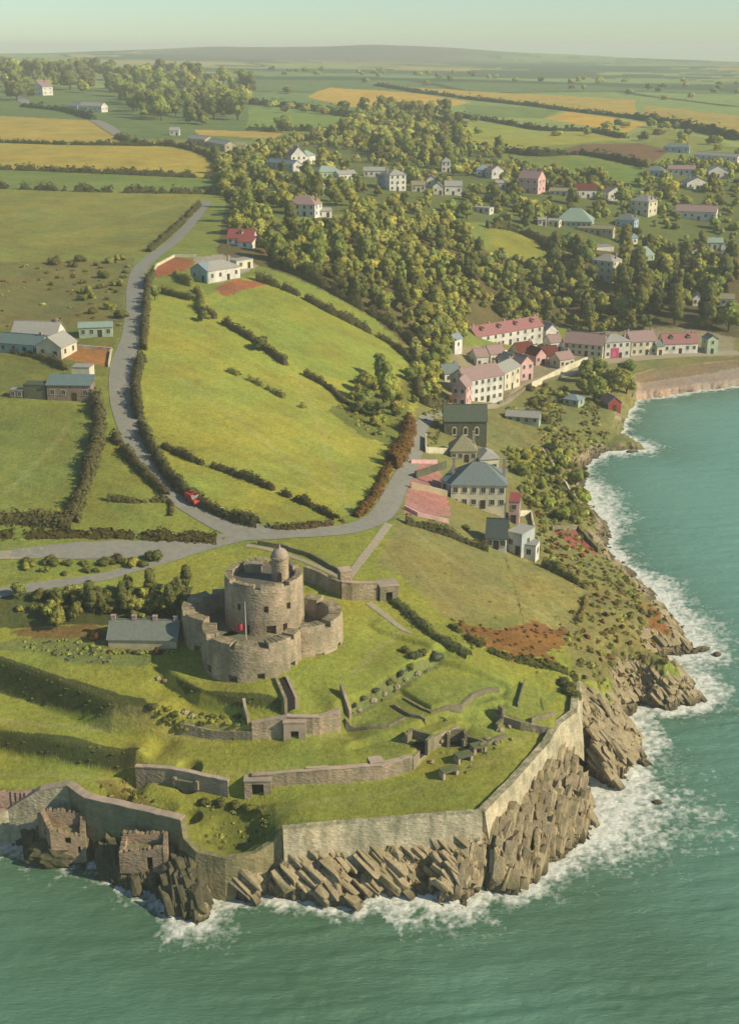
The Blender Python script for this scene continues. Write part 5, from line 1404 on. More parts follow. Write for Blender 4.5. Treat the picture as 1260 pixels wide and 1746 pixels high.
# ------------------------------------------------------------------ castle
def zring(cx, cy, R): return min(G(cx + R * cos(a), cy + R * sin(a)) for a in np.linspace(0, 2 * pi, 16))
TWR = (-18.9, 213.4); R_T = 7.0
B_F = (-20.3, 203.6); R_F = 8.7
B_L = (-26.2, 211.4); R_L = 7.4
B_R = (-12.4, 209.3); R_R = 7.6
ZC = 19.0
castle = tag(empty('castle', (TWR[0], TWR[1], 20.5)), 'round stone castle of three bastions round a taller central tower', 'castle')
OX, OY, OZ = castle.location
def inside(x, y, circles): return any((x - c[0]) ** 2 + (y - c[1]) ** 2 < (r - .25) ** 2 for c, r in circles)
def ring_part(name, c, R, T, z0, z1, others, openings=(), crenels=(), seed=0, flare=0.0, walk=None, batter=0.25, mat=None, rag=0.035):
    """drum wall: openings (angle, z, half width m, half height), crenels (angle, half width m, depth)"""
    rnd = np.random.default_rng(seed)
    n = int(2 * pi * R / 0.42); mb = MB()
    zl = list(np.arange(z0, z1 - 1.2, 0.42)) + [z1 - 1.2]
    def tops(k):
        a = 2 * pi * (k + .5) / n
        z = z1 + rag * rnd.normal()
        for ca, hw, dp in crenels:
            d = abs((a - ca + pi) % (2 * pi) - pi) * R
            if d < hw: z = z1 - dp
        return z
    zt = [tops(k) for k in range(n)]
    live = []
    for k in range(n):
        a = 2 * pi * (k + .5) / n
        live.append(not inside(c[0] + (R - T * .5) * cos(a), c[1] + (R - T * .5) * sin(a), others))
    def pt(k, r, z):
        a = 2 * pi * k / n
        rr = r + batter * (z1 - z) / (z1 - z0) if r > R - .05 else r
        return (c[0] + rr * cos(a) - OX, c[1] + rr * sin(a) - OY, z - OZ)
    def opened(k, j):
        a = 2 * pi * (k % n + .5) / n; z = (zl[j] + zl[j + 1]) / 2
        for oa, oz, hw, hh in openings:
            if abs((a - oa + pi) % (2 * pi) - pi) * R < hw and abs(z - oz) < hh: return True
        return False
    for k in range(n):
        if not live[k]: continue
        for j in range(len(zl) - 1):
            if opened(k, j):
                D = R - 1.1
                mb.quad(pt(k, D, zl[j]), pt(k + 1, D, zl[j]), pt(k + 1, D, zl[j + 1]), pt(k, D, zl[j + 1]))
                if not opened(k - 1, j): mb.quad(pt(k, R, zl[j]), pt(k, D, zl[j]), pt(k, D, zl[j + 1]), pt(k, R, zl[j + 1]))
                if not opened(k + 1, j): mb.quad(pt(k + 1, D, zl[j]), pt(k + 1, R, zl[j]), pt(k + 1, R, zl[j + 1]), pt(k + 1, D, zl[j + 1]))
                if j + 1 >= len(zl) - 1 or not opened(k, j + 1): mb.quad(pt(k, D, zl[j + 1]), pt(k + 1, D, zl[j + 1]), pt(k + 1, R, zl[j + 1]), pt(k, R, zl[j + 1]))
                if j == 0 or not opened(k, j - 1): mb.quad(pt(k, R, zl[j]), pt(k + 1, R, zl[j]), pt(k + 1, D, zl[j]), pt(k, D, zl[j]))
            else:
                mb.quad(pt(k, R, zl[j]), pt(k + 1, R, zl[j]), pt(k + 1, R, zl[j + 1]), pt(k, R, zl[j + 1]))
        mb.quad(pt(k, R, zl[-1]), pt(k + 1, R, zl[-1]), pt(k + 1, R - .12, zt[k]), pt(k, R - .12, zt[k]))
        mb.quad(pt(k, R - .12, zt[k]), pt(k + 1, R - .12, zt[k]), pt(k + 1, R - T, zt[k] - .12), pt(k, R - T, zt[k] - .12))
        mb.quad(pt(k + 1, R - T, z0), pt(k, R - T, z0), pt(k, R - T, zt[k] - .12), pt(k + 1, R - T, zt[k] - .12))
        for q, kk in ((k - 1, k), (k + 1, k + 1)):
            zo = zt[q % n] if live[q % n] else z0
            if zo < zt[k] - .001:
                pz = [pt(kk, R - .06, zo), pt(kk, R - T, zo), pt(kk, R - T, zt[k] - .06), pt(kk, R - .1, zt[k])]
                mb.poly(pz if q < k else pz[::-1])
    return mb.build(name, mat or m_stone, castle)
def floor_disc(name, c, R, z, others, mat):
    mb = MB(); n = 48
    pts_ = [(c[0] + R * cos(2 * pi * k / n) - OX, c[1] + R * sin(2 * pi * k / n) - OY, z - OZ) for k in range(n)]
    mb.poly(pts_)
    return mb.build(name, mat, castle)
dn = -pi / 2   # towards the camera
CT, CF, CL, CR = (TWR, R_T), (B_F, R_F), (B_L, R_L), (B_R, R_R)
m_paving = wall_mat('courtyard_paving', A(140,138,108), 0.8, 0.14)
m_lead = wall_mat('lead_roof', A(122,118,100), 0.7, 0.12)
ring_part('central_tower', TWR, R_T, 1.3, ZC, 32.8, [], [(dn + .72, 28.4, .45, .6), (dn - .6, 28.6, .4, .6), (dn + .1, 28.3, .4, .6), (dn - .35, 24.4, .5, .9), (dn + .25, 24.4, .7, .9), (dn + .62, 24.4, .5, .9)],
          [(dn - .9, .6, .6), (dn - .1, .7, .7), (dn + .7, .5, .6), (0.4, .6, .8), (1.4, .7, .8), (2.3, .6, .8), (3.1, .6, .7)], 1)
floor_disc('tower_roof', TWR, R_T - 1.0, 31.6, [], m_lead)
ring_part('front_bastion', B_F, R_F, 2.5, ZC - 1, 27.0, [CT, CL, CR], [(dn + .25, 21.2, .6, .5), (dn - .32, 20.9, .7, .6), (dn + 0.98, 21.6, .6, .5), (dn - .9, 21.0, .6, .6)],
          [(dn - .95, .7, .9), (dn - .3, .5, .8), (dn + .32, .8, .9), (dn + .98, .5, .8)], 2)
ring_part('left_bastion', B_L, R_L, 2.3, ZC - 1, 27.2, [CT, CF], [(dn - .55, 21.4, .6, .6), (pi + .35, 21.6, .6, .5)], [(pi + .5, .6, .8), (pi - .3, .6, .8), (pi - 1.1, .6, .8)], 3)
ring_part('right_bastion', B_R, R_R, 2.3, ZC - 1, 27.1, [CT, CF], [(dn + .52, 21.0, .8, .6), (dn + 1.15, 21.4, .5, .6)], [(dn + .78, .6, 1.0), (0.2, .6, 1.0), (0.9, .6, 1.0), (1.5, .6, 1.0)], 4)
for c, R in (CF, CL, CR): floor_disc('courtyard', c, R - 2.2, 23.4, [], m_paving)
# inner walls of the courts and stone stairs
mb = MB()
for k in range(6): mb.box(B_R[0] - 1.0 - OX, B_R[0] + .6 - OX, B_R[1] + 1 + k * .45 - OY, B_R[1] + 1.45 + k * .45 - OY, 23.3 - OZ, 23.6 + k * .4 - OZ)
mb.build('stair', m_stone, castle)
# stair turret with domed cap
tx, ty = TWR[0] + 3.0, TWR[1] - .6
mb = MB(); n = 20
prof = [(1.55, 31.0), (1.5, 35.6), (1.68, 35.7), (1.68, 36.0), (1.5, 36.05)]
for i in range(len(prof) - 1):
    for k in range(n):
        a0, a1 = 2 * pi * k / n, 2 * pi * (k + 1) / n
        mb.quad(*[(tx + r * cos(a) - OX, ty + r * sin(a) - OY, z - OZ) for r, z, a in ((prof[i][0], prof[i][1], a0), (prof[i][0], prof[i][1], a1), (prof[i + 1][0], prof[i + 1][1], a1), (prof[i + 1][0], prof[i + 1][1], a0))])
tur = mb.build('stair_turret', m_stone, castle, smooth=False)
mb = MB(); dome = [(1.5, 36.05), (1.4, 36.6), (1.1, 37.1), (.65, 37.4), (.18, 37.55), (.16, 38.1), (.02, 38.2)]
for i in range(len(dome) - 1):
    for k in range(n):
        a0, a1 = 2 * pi * k / n, 2 * pi * (k + 1) / n
        mb.quad(*[(tx + r * cos(a) - OX, ty + r * sin(a) - OY, z - OZ) for r, z, a in ((dome[i][0], dome[i][1], a0), (dome[i][0], dome[i][1], a1), (dome[i + 1][0], dome[i + 1][1], a1), (dome[i + 1][0], dome[i + 1][1], a0))])
mb.build('dome', m_cap, tur, smooth=True)
mb = MB(); mb.box(tx - .35 - OX, tx + .35 - OX, ty - 1.57 - OY, ty - 1.45 - OY, 31.7 - OZ, 33.4 - OZ); mb.build('door', m_door, tur)
mb = MB(); mb.box(TWR[0] - 3.6 - OX, TWR[0] - .6 - OX, TWR[1] + 2.2 - OY, TWR[1] + 3.8 - OY, 31.5 - OZ, 33.0 - OZ); mb.box(TWR[0] - 3.8 - OX, TWR[0] - .4 - OX, TWR[1] + 2.0 - OY, TWR[1] + 4.0 - OY, 33.0 - OZ, 33.2 - OZ)
mb.build('roof_house', m_stone, castle)
# flagstaff on the front bastion
fx, fy = B_F[0] - .55, B_F[1] - 5.4
m_white, nt, b = new_mat('white_paint'); b.inputs['Base Color'].default_value = (*A(220,212,180), 1)
m_flag, nt, b = new_mat('red_bunting'); nt.links.new(ramp(nt, geo_noise(nt, 2.0, 2), [(0.4, A(206,64,76)), (0.7, A(220,110,110))]), b.inputs['Base Color'])
fl = tag(empty('flagpole', (fx, fy, 23.4)), 'white flagpole with a red flag rising from the front bastion', 'flagpole')
mb = MB(); mb.tube([(0, 0, 0), (0, 0, 5), (0, 0, 10.2)], [.13, .11, .06], 8); mb.build('pole', m_white, fl)
mb = MB()
nx, nz = 8, 5
vv = [[(-.08 - 1.55 * i / nx, .16 * sin(i * 1.1), 6.2 - .18 * (i / nx) ** 1.5 * 2 - 1.15 * j / nz) for j in range(nz + 1)] for i in range(nx + 1)]
for i in range(nx):
    for j in range(nz):
        mb.quad(vv[i][j], vv[i + 1][j], vv[i + 1][j + 1], vv[i][j + 1])
        mb.quad(*[(p[0], p[1] + .02, p[2]) for p in (vv[i][j + 1], vv[i + 1][j + 1], vv[i + 1][j], vv[i][j])])
mb.build('flag', m_flag, fl)

# ------------------------------------------------------------------ sea walls
def wl(a, b_): return [(p[0], p[1], p[2]) for p in WALL[a:b_]], [p[2] + .2 for p in WALL[a:b_]]
q, tp = wl(0, 5); wall_line(q, 0, 1.3, m_sea_stone, 'pinkish sea wall at the far left behind the ruined blockhouse', 'sea_wall', 'sea wall', cap=m_cap, top=tp, sink=2.5, batter=.1)
q, tp = wl(4, 8); wall_line(q, 0, 1.3, wall_mat('shaded_stone', A(158,154,116), .4, .2, True), 'shadowed sea wall with pale coping behind the two sea ruins', 'sea_wall', 'sea wall', cap=m_cap, top=tp, sink=3.5, batter=.02)  # darker stone colour paints in the shade on this wall face
q, tp = wl(7, 14); wall_line(q, 0, .9, wall_mat('mossy_stone', A(176,160,112), .5, .2, True), 'mossy curved sea wall round the overgrown pit', 'sea_wall', 'sea wall', top=tp, sink=2.5, batter=.15)
q, tp = wl(13, 17); wall_line(q, 0, 1.3, m_sea_stone, 'long sunlit sea wall above the rock notches at the front of the fort', 'sea_wall', 'sea wall', top=tp, sink=3.5, batter=.2)
q, tp = wl(16, 22); wall_line(q, 0, 1.3, m_sea_stone, 'sunlit sea wall climbing the right flank of the fort', 'sea_wall', 'sea wall', top=tp, sink=3.5, batter=.2)
# battery walls and gun emplacements
def bank_wall(i, sel, up, down, **kw):
    bp, h_, w_, L_, ef, _ = BANKS[i]
    pp = [bp[k] for k in sel]
    tops = []
    for p in pp:
        x, y, _z = at_z(*p); tops.append(max(G(x + dx, y + dy) for dx in (-.8, 0, .8) for dy in (-.8, 0, .8)) + up)
    return wall_line(pp, 0, .7, m_stone, top=tops, sink=1.0, step=.5, **kw)
bank_wall(2, [0, 1, 2], .0-.3, 0, label='shaded low battery wall left of the dark doorway', name='battery_wall', cat='battery wall', cap=m_cap)
bank_wall(2, [3, 4, 5, 6], -.3, 0, label='sunlit battery wall right of the dark doorway', name='battery_wall', cat='battery wall', cap=m_cap)
bank_wall(2, [6, 7, 8], -.4, 0, label='short battery wall rising towards the ruined gun bays', name='battery_wall', cat='battery wall')
bank_wall(4, [0, 1, 2], -1.2, 0, label='overgrown inner rampart wall left of the arched gate', name='rampart_wall', cat='rampart wall')
bank_wall(4, [2, 3, 4, 5], 0.2, 0, label='inner rampart wall with the small arched gate below the castle', name='rampart_wall', cat='rampart wall', cap=m_cap)
bank_wall(6, [0, 1, 2], -.3, 0, label='short dark retaining wall near the right end of the fort', name='retaining_wall', cat='retaining wall')
m_dark, nt, b = new_mat('painted_shade'); b.inputs['Base Color'].default_value = (0.025, 0.022, 0.018, 1)  # near-black stands in for shade in openings, gun bays and steps
m_rustdoor, nt, b = new_mat('rusty_iron'); nt.links.new(ramp(nt, geo_noise(nt, 2.2, 4), [(0.35, A(96,62,46)), (0.7, A(150,92,66))]), b.inputs['Base Color'])
def blockhouse(px, py, z, w, d, h, rz, label, door=(1.2, 1.7), name='gun_house', cat='gun house', mat=None, dm=None):
    """small stone building with one dark opening facing the sea"""
    x, y, _ = at_z(px, py, z); z = min(G(x, y), G(x, y - d / 2 - .6))
    o = tag(empty(name, (x, y, z), rz), label, cat)
    dw, dh = door; m = MB(); mt = mat or m_stone
    m.box(-w/2, -dw/2, -d/2, d/2, -.8, h); m.box(dw/2, w/2, -d/2, d/2, -.8, h); m.box(-dw/2, dw/2, -d/2, d/2, dh, h); m.box(-dw/2, dw/2, d/2 - .2, d/2 - .003, -.8, dh)
    m.build('wall', mt, o)
    m = MB(); m.box(-dw/2, dw/2, -d/2 + .7, -d/2 + .8, -.8, dh - .003); m.build('opening', dm or m_dark, o)
    m = MB(); m.box(-w/2 - .12, w/2 + .12, -d/2 - .12, d/2 + .12, h + .003, h + .2); m.build('roof_slab', m_cap, o)
    return o
blockhouse(440,1327,11.9, 4.2, 2.4, 3.0, .02, 'stone gun house with a tall dark doorway in the battery wall', (1.9, 2.5))
blockhouse(540,1318,11.9, 3.2, 1.6, 2.6, .05, 'brown gun shelter with a rusty front let into the battery wall', (2.4, 2.1), dm=m_rustdoor, mat=m_rubble)
blockhouse(640,1308,11.9, 2.0, 1.6, 2.8, .3, 'narrow gun shelter at the right end of the straight battery wall', (1.0, 2.3), mat=m_rubble)
blockhouse(503,1246,15.6, 3.6, 2.0, 3.1, .02, 'pale arched gate in the inner rampart below the castle', (1.3, 1.6), name='gate', cat='gate', mat=m_cap)
def pit(px, py, z, w, d, h, rz, label, mat=m_stone):
    """open gun pit: three walls and a sunk floor"""
    x, y, _ = at_z(px, py, z); z = G(x, y)
    o = tag(empty('gun_pit', (x, y, z), rz), label, 'gun pit')
    m = MB(); m.box(-w/2 - .5, -w/2, -d/2, d/2, -1.2, h); m.box(w/2, w/2 + .5, -d/2, d/2, -1.2, h); m.box(-w/2, w/2, d/2 - .45, d/2, -1.2, h)
    m.build('wall', mat, o)
    m = MB(); m.box(-w/2, w/2, -d/2, d/2 - .45, -1.2, .06); m.build('floor', m_dark if mat is m_rubble else m_paving, o)  # rubble bays: floor painted near-black as if deep in shade
    return o
pit(322,1293,13.8, 3.4, 3.4, .35, -.3, 'open square gun pit with pale left wall above the battery')
pit(715,1270,13.5, 3.2, 2.4, 1.6, -.5, 'ruined gun bay with a pale block at its left end', m_rubble)
pit(778,1248,13.8, 2.4, 2.0, 2.2, .1, 'deep dark gun bay, left one of the pair above the broken concrete', m_rubble)
pit(808,1256,13.6, 2.8, 1.8, 1.4, -.55, 'slanting dark gun bay, right one of the pair above the broken concrete', m_rubble)
def slabs(px, py, z, w, d, h, rz, label):
    x, y, _ = at_z(px, py, z); z = G(x, y)
    o = tag(empty('concrete_emplacement', (x, y, z), rz), label, 'emplacement')
    m = MB(); m.box(-w/2, w/2, -d/2, d/2, h, h + .3); m.build('roof_slab', wall_mat('grassy_concrete', A(120,128,84), 1, .16), o)
    m = MB(); m.box(-w/2 + .1, -w/2 + .5, -d/2 + .1, d/2 - .1, -.6, h - .003); m.box(w/2 - .5, w/2 - .1, -d/2 + .1, d/2 - .1, -.6, h - .003); m.box(-w/2 + .5, w/2 - .5, d/2 - .5, d/2 - .1, -.6, h - .003)
    m.build('wall', m_cap, o)
for (a_, b_, w_, lb) in ((765,1314,3.0,'lowest of the three small concrete emplacements in the lower lawn'), (790,1294,2.9,'middle one of the three small concrete emplacements in the lower lawn'), (815,1280,2.6,'highest of the three small concrete emplacements in the lower lawn')):
    slabs(a_, b_, 11.6, w_, 1.7, 1.0, .45, lb)
# steps from the castle lawn to the gate
def passage():
    a = at_z(480,1163,20); c = at_z(497,1205,19)
    ang = atan2(c[1] - a[1], c[0] - a[0]); L = math.hypot(c[0] - a[0], c[1] - a[1]); z = G(a[0], a[1])
    o = tag(empty('sunken_passage', (a[0], a[1], z), ang), 'narrow walled passage running down from the castle lawn to the gate', 'passage')
    for s in (-1, 1):
        m = MB(); m.hexa([(0, s * .9 - .25, -3), (L, s * .9 - .25, -3), (L, s * .9 + .25, -3), (0, s * .9 + .25, -3), (0, s * .9 - .25, .5), (L, s * .9 - .25, -.1), (L, s * .9 + .25, -.1), (0, s * .9 + .25, .5)])
        m.build('side_wall', m_cap if s > 0 else m_stone, o)
    m = MB()
    for k in range(10): m.box(L * k / 10, L * (k + 1) / 10, -.65, .65, -3, .10 - k * .02)
    m.build('step', m_dark, o)
passage()
# gatehouse and outer walls right of the castle
wall_line([(520,990),(548,1000),(583,1018)], 3.0, .7, m_stone, 'curtain wall behind the castle joining the gatehouse', 'curtain_wall', 'curtain wall')
wall_line([(583,1020),(600,1022),(642,1022)], 3.4, .8, m_stone, 'stone wall between the castle and the ruined gatehouse', 'curtain_wall', 'curtain wall', cap=m_cap)
blockhouse(588,1016,21.8, 2.2, 2.2, 4.6, .3, 'tall stone pier at the path corner right of the castle', (.8, 1.6), name='gate_pier', cat='pier')
blockhouse(660,1022,21.2, 3.6, 3.2, 3.2, .25, 'small ruined stone gatehouse at the path right of the castle', (1.3, 2.0), name='gatehouse', cat='gatehouse')
wall_line([(440,928),(480,935),(530,950),(575,975),(590,985)], 0.9, .45, m_rubble, 'low stone wall along the path behind the castle', 'wall', 'wall')
# rocks with the two sea ruins
def boulder(name, px, py, z, sx, sy, sz, seed, label, rz=0.0, group=None, mat=None):
    bm = bmesh.new(); bmesh.ops.create_icosphere(bm, subdivisions=4, radius=1.0)
    v = np.array([q.co[:] for q in bm.verts])
    n1 = ridged(v[:, 0] * 1.6 + v[:, 2] * .9 + seed * 3.1, v[:, 1] * 1.4 + v[:, 2] * .7, 4, seed) 
    n2 = fbm(v[:, 0] * 3 + v[:, 2] * 2, v[:, 1] * 3 - v[:, 2], 3, seed + 5)
    f = 0.85 + .22 * (n1 - .4) + .14 * n2
    v = v * f[:, None] * np.array([sx, sy, sz])
    for q, c in zip(bm.verts, v): q.co = c
    x, y, _ = at_z(px, py, z)
    o = bpy.data.objects.new(name, bpy.data.meshes.new(name)); bm.to_mesh(o.data); bm.free(); COL.objects.link(o)
    o.location = (x, y, z); o.rotation_euler = (0, 0, rz); o.data.materials.append(mat or m_rock)
    return tag(o, label, 'rock', group)
m_rock, nt, b = new_mat('shore_rock')
g = nt.nodes.new('ShaderNodeNewGeometry'); sp = nnode(nt, 'ShaderNodeSeparateXYZ'); nt.links.new(g.outputs['Position'], sp.inputs[0])
rc = ramp(nt, geo_noise(nt, 0.7, 5, .7), [(0.25, A(150,134,94)), (0.5, A(206,186,140)), (0.75, A(226,208,166))])
gi_ = nt.nodes.new('ShaderNodeNewGeometry'); rc = mixc(nt, 1.0, rc, ramp(nt, gi_.outputs['Random Per Island'], [(0, 0.78), (1, 1.12)]), 'MULTIPLY')
mr = nnode(nt, 'ShaderNodeMapRange'); nt.links.new(sp.outputs[2], mr.inputs[0]); mr.inputs[1].default_value = .2; mr.inputs[2].default_value = 1.6
nt.links.new(mixc(nt, mr.outputs[0], A(84,80,58), rc), b.inputs['Base Color']); bump(nt, b, geo_noise(nt, 2.0, 6, .7), .8, .3)
RUINS = [at_z(250, 1462, 4.3), at_z(112, 1442, 2.6)]
def cliff_slabs(sel, mat, seed):
    """tilted angular beds of rock, all one cliff"""
    r = np.random.default_rng(seed)
    ri, ci = np.nonzero((ROCK > .6) & (sd > 0.1) & (GR < 345) & (Z > -.3) & (np.abs(GA) < .36) & sel)
    od = r.permutation(len(ri))
    bm = bmesh.new()
    cell = set()
    for k in od:
        x, y = GX[ri[k], ci[k]], GY[ri[k], ci[k]]
        front = x < 13.5
        base = np.array([0.72, -0.50, -0.48]) if front else np.array([-.20, -.74, -.64])
        if x > 36: base = np.array([.45, -.55, -.50])
        if x < -24: base = np.array([.3, -.70, -.6])
        hd = base[:2] / np.hypot(*base[:2])
        key = (front, int((x * hd[0] + y * hd[1]) // 2.0), int((-x * hd[1] + y * hd[0]) // 0.72))
        if key in cell: continue
        cell.add(key)
        if dW_full[ri[k], ci[k]] < 0.7: continue
        if any(((x - q_[0]) / 4.6) ** 2 + ((y - q_[1]) / 2.6) ** 2 < 1 for q_ in RUINS): continue
        g = G(x, y)
        d = base + r.normal(0, .07, 3); d /= np.linalg.norm(d)
        a = np.cross(d, [0, 0, 1.0]); a /= np.linalg.norm(a); u = np.cross(a, d)
        if u[2] < 0: u = -u
        L = r.uniform(1.6, 6.0); w = r.uniform(.35, 1.05); t = r.uniform(.3, .7)
        if x > 45: L *= .7; t *= .7
        q = r.uniform(-1, 1, (20, 3)); q = np.sign(q) * np.abs(q) ** .5
        q[:, 2] -= .25 * np.abs(q[:, 0]) * (q[:, 2] > 0)
        p0 = np.array([x, y, g - .38 * t + .12 * r.normal()])
        if g < 1.2: p0[2] -= .3
        vs = [bm.verts.new(p) for p in p0 + q[:, :1] * d * L * .5 + q[:, 1:2] * a * w + q[:, 2:] * u * t]
        res = bmesh.ops.convex_hull(bm, input=vs, use_existing_faces=False)
        bmesh.ops.delete(bm, geom=[e for e in res['geom_interior'] if isinstance(e, bmesh.types.BMVert)], context='VERTS')
    me = bpy.data.meshes.new('cliff'); bm.to_mesh(me); bm.free()
    tag(link_mesh('cliff', me, mat), kind='structure')
def rock_mat(name, c1, c2, c3):
    m, nt, b = new_mat(name)
    g = nt.nodes.new('ShaderNodeNewGeometry'); sp = nnode(nt, 'ShaderNodeSeparateXYZ'); nt.links.new(g.outputs['Position'], sp.inputs[0])
    rc = ramp(nt, geo_noise(nt, 0.7, 6, .72), [(0.25, c1), (0.5, c2), (0.75, c3)])
    rc = mixc(nt, 1.0, rc, ramp(nt, g.outputs['Random Per Island'], [(0, 0.86), (1, 1.08)]), 'MULTIPLY')
    st = geo_noise(nt, 1.2, 4, .7, stretch=(2.2, 2.2, .5))
    rc = mixc(nt, ramp(nt, st, [(.45, 0.0), (.62, .55)]), rc, tuple(x * .6 for x in c2))
    ms = ramp(nt, geo_noise(nt, .35, 4, .7), [(.52, 0.0), (.64, .6)])
    rc = mixc(nt, ms, rc, A(136,130,74))
    mr = nnode(nt, 'ShaderNodeMapRange'); nt.links.new(sp.outputs[2], mr.inputs[0]); mr.inputs[1].default_value = .3; mr.inputs[2].default_value = 2.0
    nt.links.new(mixc(nt, mr.outputs[0], A(104,98,70), rc), b.inputs['Base Color']); bump(nt, b, geo_noise(nt, 1.8, 7, .75), .9, .3)
    return m
m_bed = rock_mat('bedded_rock', A(156,140,98), A(204,184,138), A(226,208,166))
m_shaded_rock = rock_mat('shaded_weedy_rock', A(84,82,58), A(116,110,80), A(140,130,94))  # darker copy of the bedded rock, with the fort's shade painted in
cliff_slabs(GX >= -24, m_bed, 77)
cliff_slabs(GX < -24, m_shaded_rock, 78)
boulder('rock_stack', 100,1455,1.2, 6.0, 3.6, 3.4, 3, 'dark rock stack that carries the ruined blockhouse', .2, None, m_shaded_rock)
boulder('rock_stack', 248,1474,1.0, 5.4, 3.2, 4.6, 5, 'dark rock stack below the broken arch ruin', 0.0, None, m_shaded_rock)
def ruin(px, py, z, pts_, hs, t, label, holes, name):
    """roofless broken walls; pts_ local corners, hs corner heights, holes (wall, pos 0-1, z, w, h)"""
    x, y, _ = at_z(px, py, z)
    o = tag(empty(name, (x, y, z)), label, 'ruin')
    m_r = wall_mat('ruin_stone', A(196,166,134), .4, .2, True)
    rnd = random.Random(len(label))
    m = MB()
    for i in range(len(pts_)):
        a = Vector((*pts_[i], 0)); c = Vector((*pts_[(i + 1) % len(pts_)], 0)); ha, hb = hs[i], hs[(i + 1) % len(pts_)]
        d = (c - a); L = d.length; d.normalize(); nn = Vector((-d.y, d.x, 0)) * t
        k = max(2, int(L / .3))
        for j in range(k):
            p0, p1 = a + d * (L * j / k), a + d * (L * (j + 1) / k)
            f = (j + .5) / k; h = ha + (hb - ha) * f + rnd.uniform(-.3, .25)
            segs = [(-2.0, h)]
            for wi, pos, hz, hw, hh in holes:
                if wi == i and abs(f - pos) * L < hw / 2: segs = [(-2.0, hz), (hz + hh, h)] if h > hz + hh else [(-2.0, hz)]
            for z0, z1 in segs:
                if z1 - z0 < .05: continue
                m.hexa([(p0.x, p0.y, z0), (p1.x, p1.y, z0), (p1.x + nn.x, p1.y + nn.y, z0), (p0.x + nn.x, p0.y + nn.y, z0), (p0.x, p0.y, z1), (p1.x, p1.y, z1), (p1.x + nn.x, p1.y + nn.y, z1), (p0.x + nn.x, p0.y + nn.y, z1)])
    m.build('wall', m_r, o)
    m = MB(); xs = [p[0] for p in pts_]; ys = [p[1] for p in pts_]
    m.poly([(p[0] * .9, p[1] * .9, max(hs) * .45) for p in pts_]); m.build('rubble_floor', m_rubble, o)
    return o
ruin(112,1442,2.6, [(-1.6,-2.2),(3.6,-1.5),(3.0,2.6),(-4.4,2.2)], [4.2,2.8,4.9,5.6], .8, 'ruined pinkish blockhouse with one small window standing in the sea', [(0, .48, 1.6, .9, 1.1), (0, .86, -.2, .8, 1.2), (3, .5, 2.0, .9, 1.0)], 'blockhouse_ruin')
ruin(250,1462,4.3, [(-3.9,-1.2),(3.6,-1.5),(3.3,1.8),(-3.6,2.0)], [1.6,3.0,3.6,3.4], .7, 'broken stone arch ruin on its rock left of the overgrown pit', [(0, .62, -1.6, 1.2, 2.6), (1, .5, -.5, .8, 1.4)], 'arch_ruin')
for i, (a_, b_, sx, sy, sz, lb) in enumerate([(372,1516,2.0,1.6,2.6,'leaning rock slab under the left of the curved pit wall'),(405,1506,1.6,1.5,2.4,'rock slab under the middle of the curved pit wall'),(436,1508,1.9,1.5,2.8,'broad rock slab under the right of the curved pit wall'),(350,1525,1.6,1.8,2.8,'upright dark rock beside the pale pointed rock'),(342,1560,1.6,2.2,2.4,'pale pointed rock at the foot of the curved sea wall'), (1196,1108,2.2,1.2,.9,'larger dark rock in the surf at the right edge'), (1222,1116,1.3,.9,.6,'smaller dark rock farthest out in the surf at the right edge'),
        (1172,1098,1.5,1.0,.8,'dark rock in the surf nearest the point at the right'), (1098,1302,1.6,1.2,1.0,'foam washed rock off the right flank of the fort'), (1120,1368,.9,.8,.5,'lone small rock in open water right of the fort'),
        (1060,1262,2.0,1.6,1.6,'dark rock block in the inlet below the right flank wall'), (765,1528,1.2,1.0,1.1,'rock at the mouth of the front notch'), (848,1508,1.4,1.4,1.6,'rock foot just right of the dark front cleft'), (600,1541,1.0,1.4,1.0,'rock tongue at the waterline below the front wall'),
        (1078,770,2.6,1.4,.9,'pale rock ledge in the bay below the gardens'), (1015,905,2.0,1.4,1.2,'rock below the red earth terrace')]):
    boulder('rock', a_, b_, .1, sx, sy, sz, 20 + i, lb, i * .7)
# red van on the road bend, gate post
def van():
    p = P(330, 858); q = P(348, 872)
    rz = atan2(q.y - p.y, q.x - p.x)
    o = tag(empty('van', (p.x, p.y, p.z + .12), rz), 'small red van on the outer bend of the road', 'van')
    m_red, nt, b = new_mat('red_paint'); b.inputs['Base Color'].default_value = (*A(224,72,56), 1); b.inputs['Roughness'].default_value = .35
    m_tyre, nt, b = new_mat('tyre_rubber'); b.inputs['Base Color'].default_value = (.02, .02, .02, 1)
    prof = [(-2.2, .35), (2.1, .35), (2.2, .9), (1.95, 1.15), (1.25, 1.25), (.75, 2.0), (-2.0, 2.1), (-2.2, 1.9)]
    m = MB(); n = len(prof)
    L = [(x, -.9, z) for x, z in prof]; R = [(x, .9, z) for x, z in prof]
    m.poly(L); m.poly(R[::-1])
    for i in range(n): j = (i + 1) % n; m.quad(L[j], L[i], R[i], R[j])
    m.build('body', m_red, o, fix=True)
    m = MB(); m.quad((1.24, -.75, 1.30), (1.24, .75, 1.30), (.80, .75, 1.96), (.80, -.75, 1.96)); m.v = [(x + .02, y, z) for x, y, z in m.v]; m.build('windscreen', m_glass, o)
    for s in (-1, 1):
        m = MB(); m.box(.0, .75, s * .905 - .005, s * .905 + .005, 1.2, 1.8); m.build('side_window', m_glass, o)
        for wx in (-1.4, 1.4):
            m = MB(); m.tube([(0, -.12, 0), (0, .12, 0)], .36, 14); w = m.build('wheel', m_tyre, o); w.location = (wx, s * .82, .36)
        m = MB(); m.tube([(0, 0, 0), (.06, 0, 0)], .13, 10); w = m.build('headlight', m_cap, o); w.location = (2.17, s * .6, .8)
van()
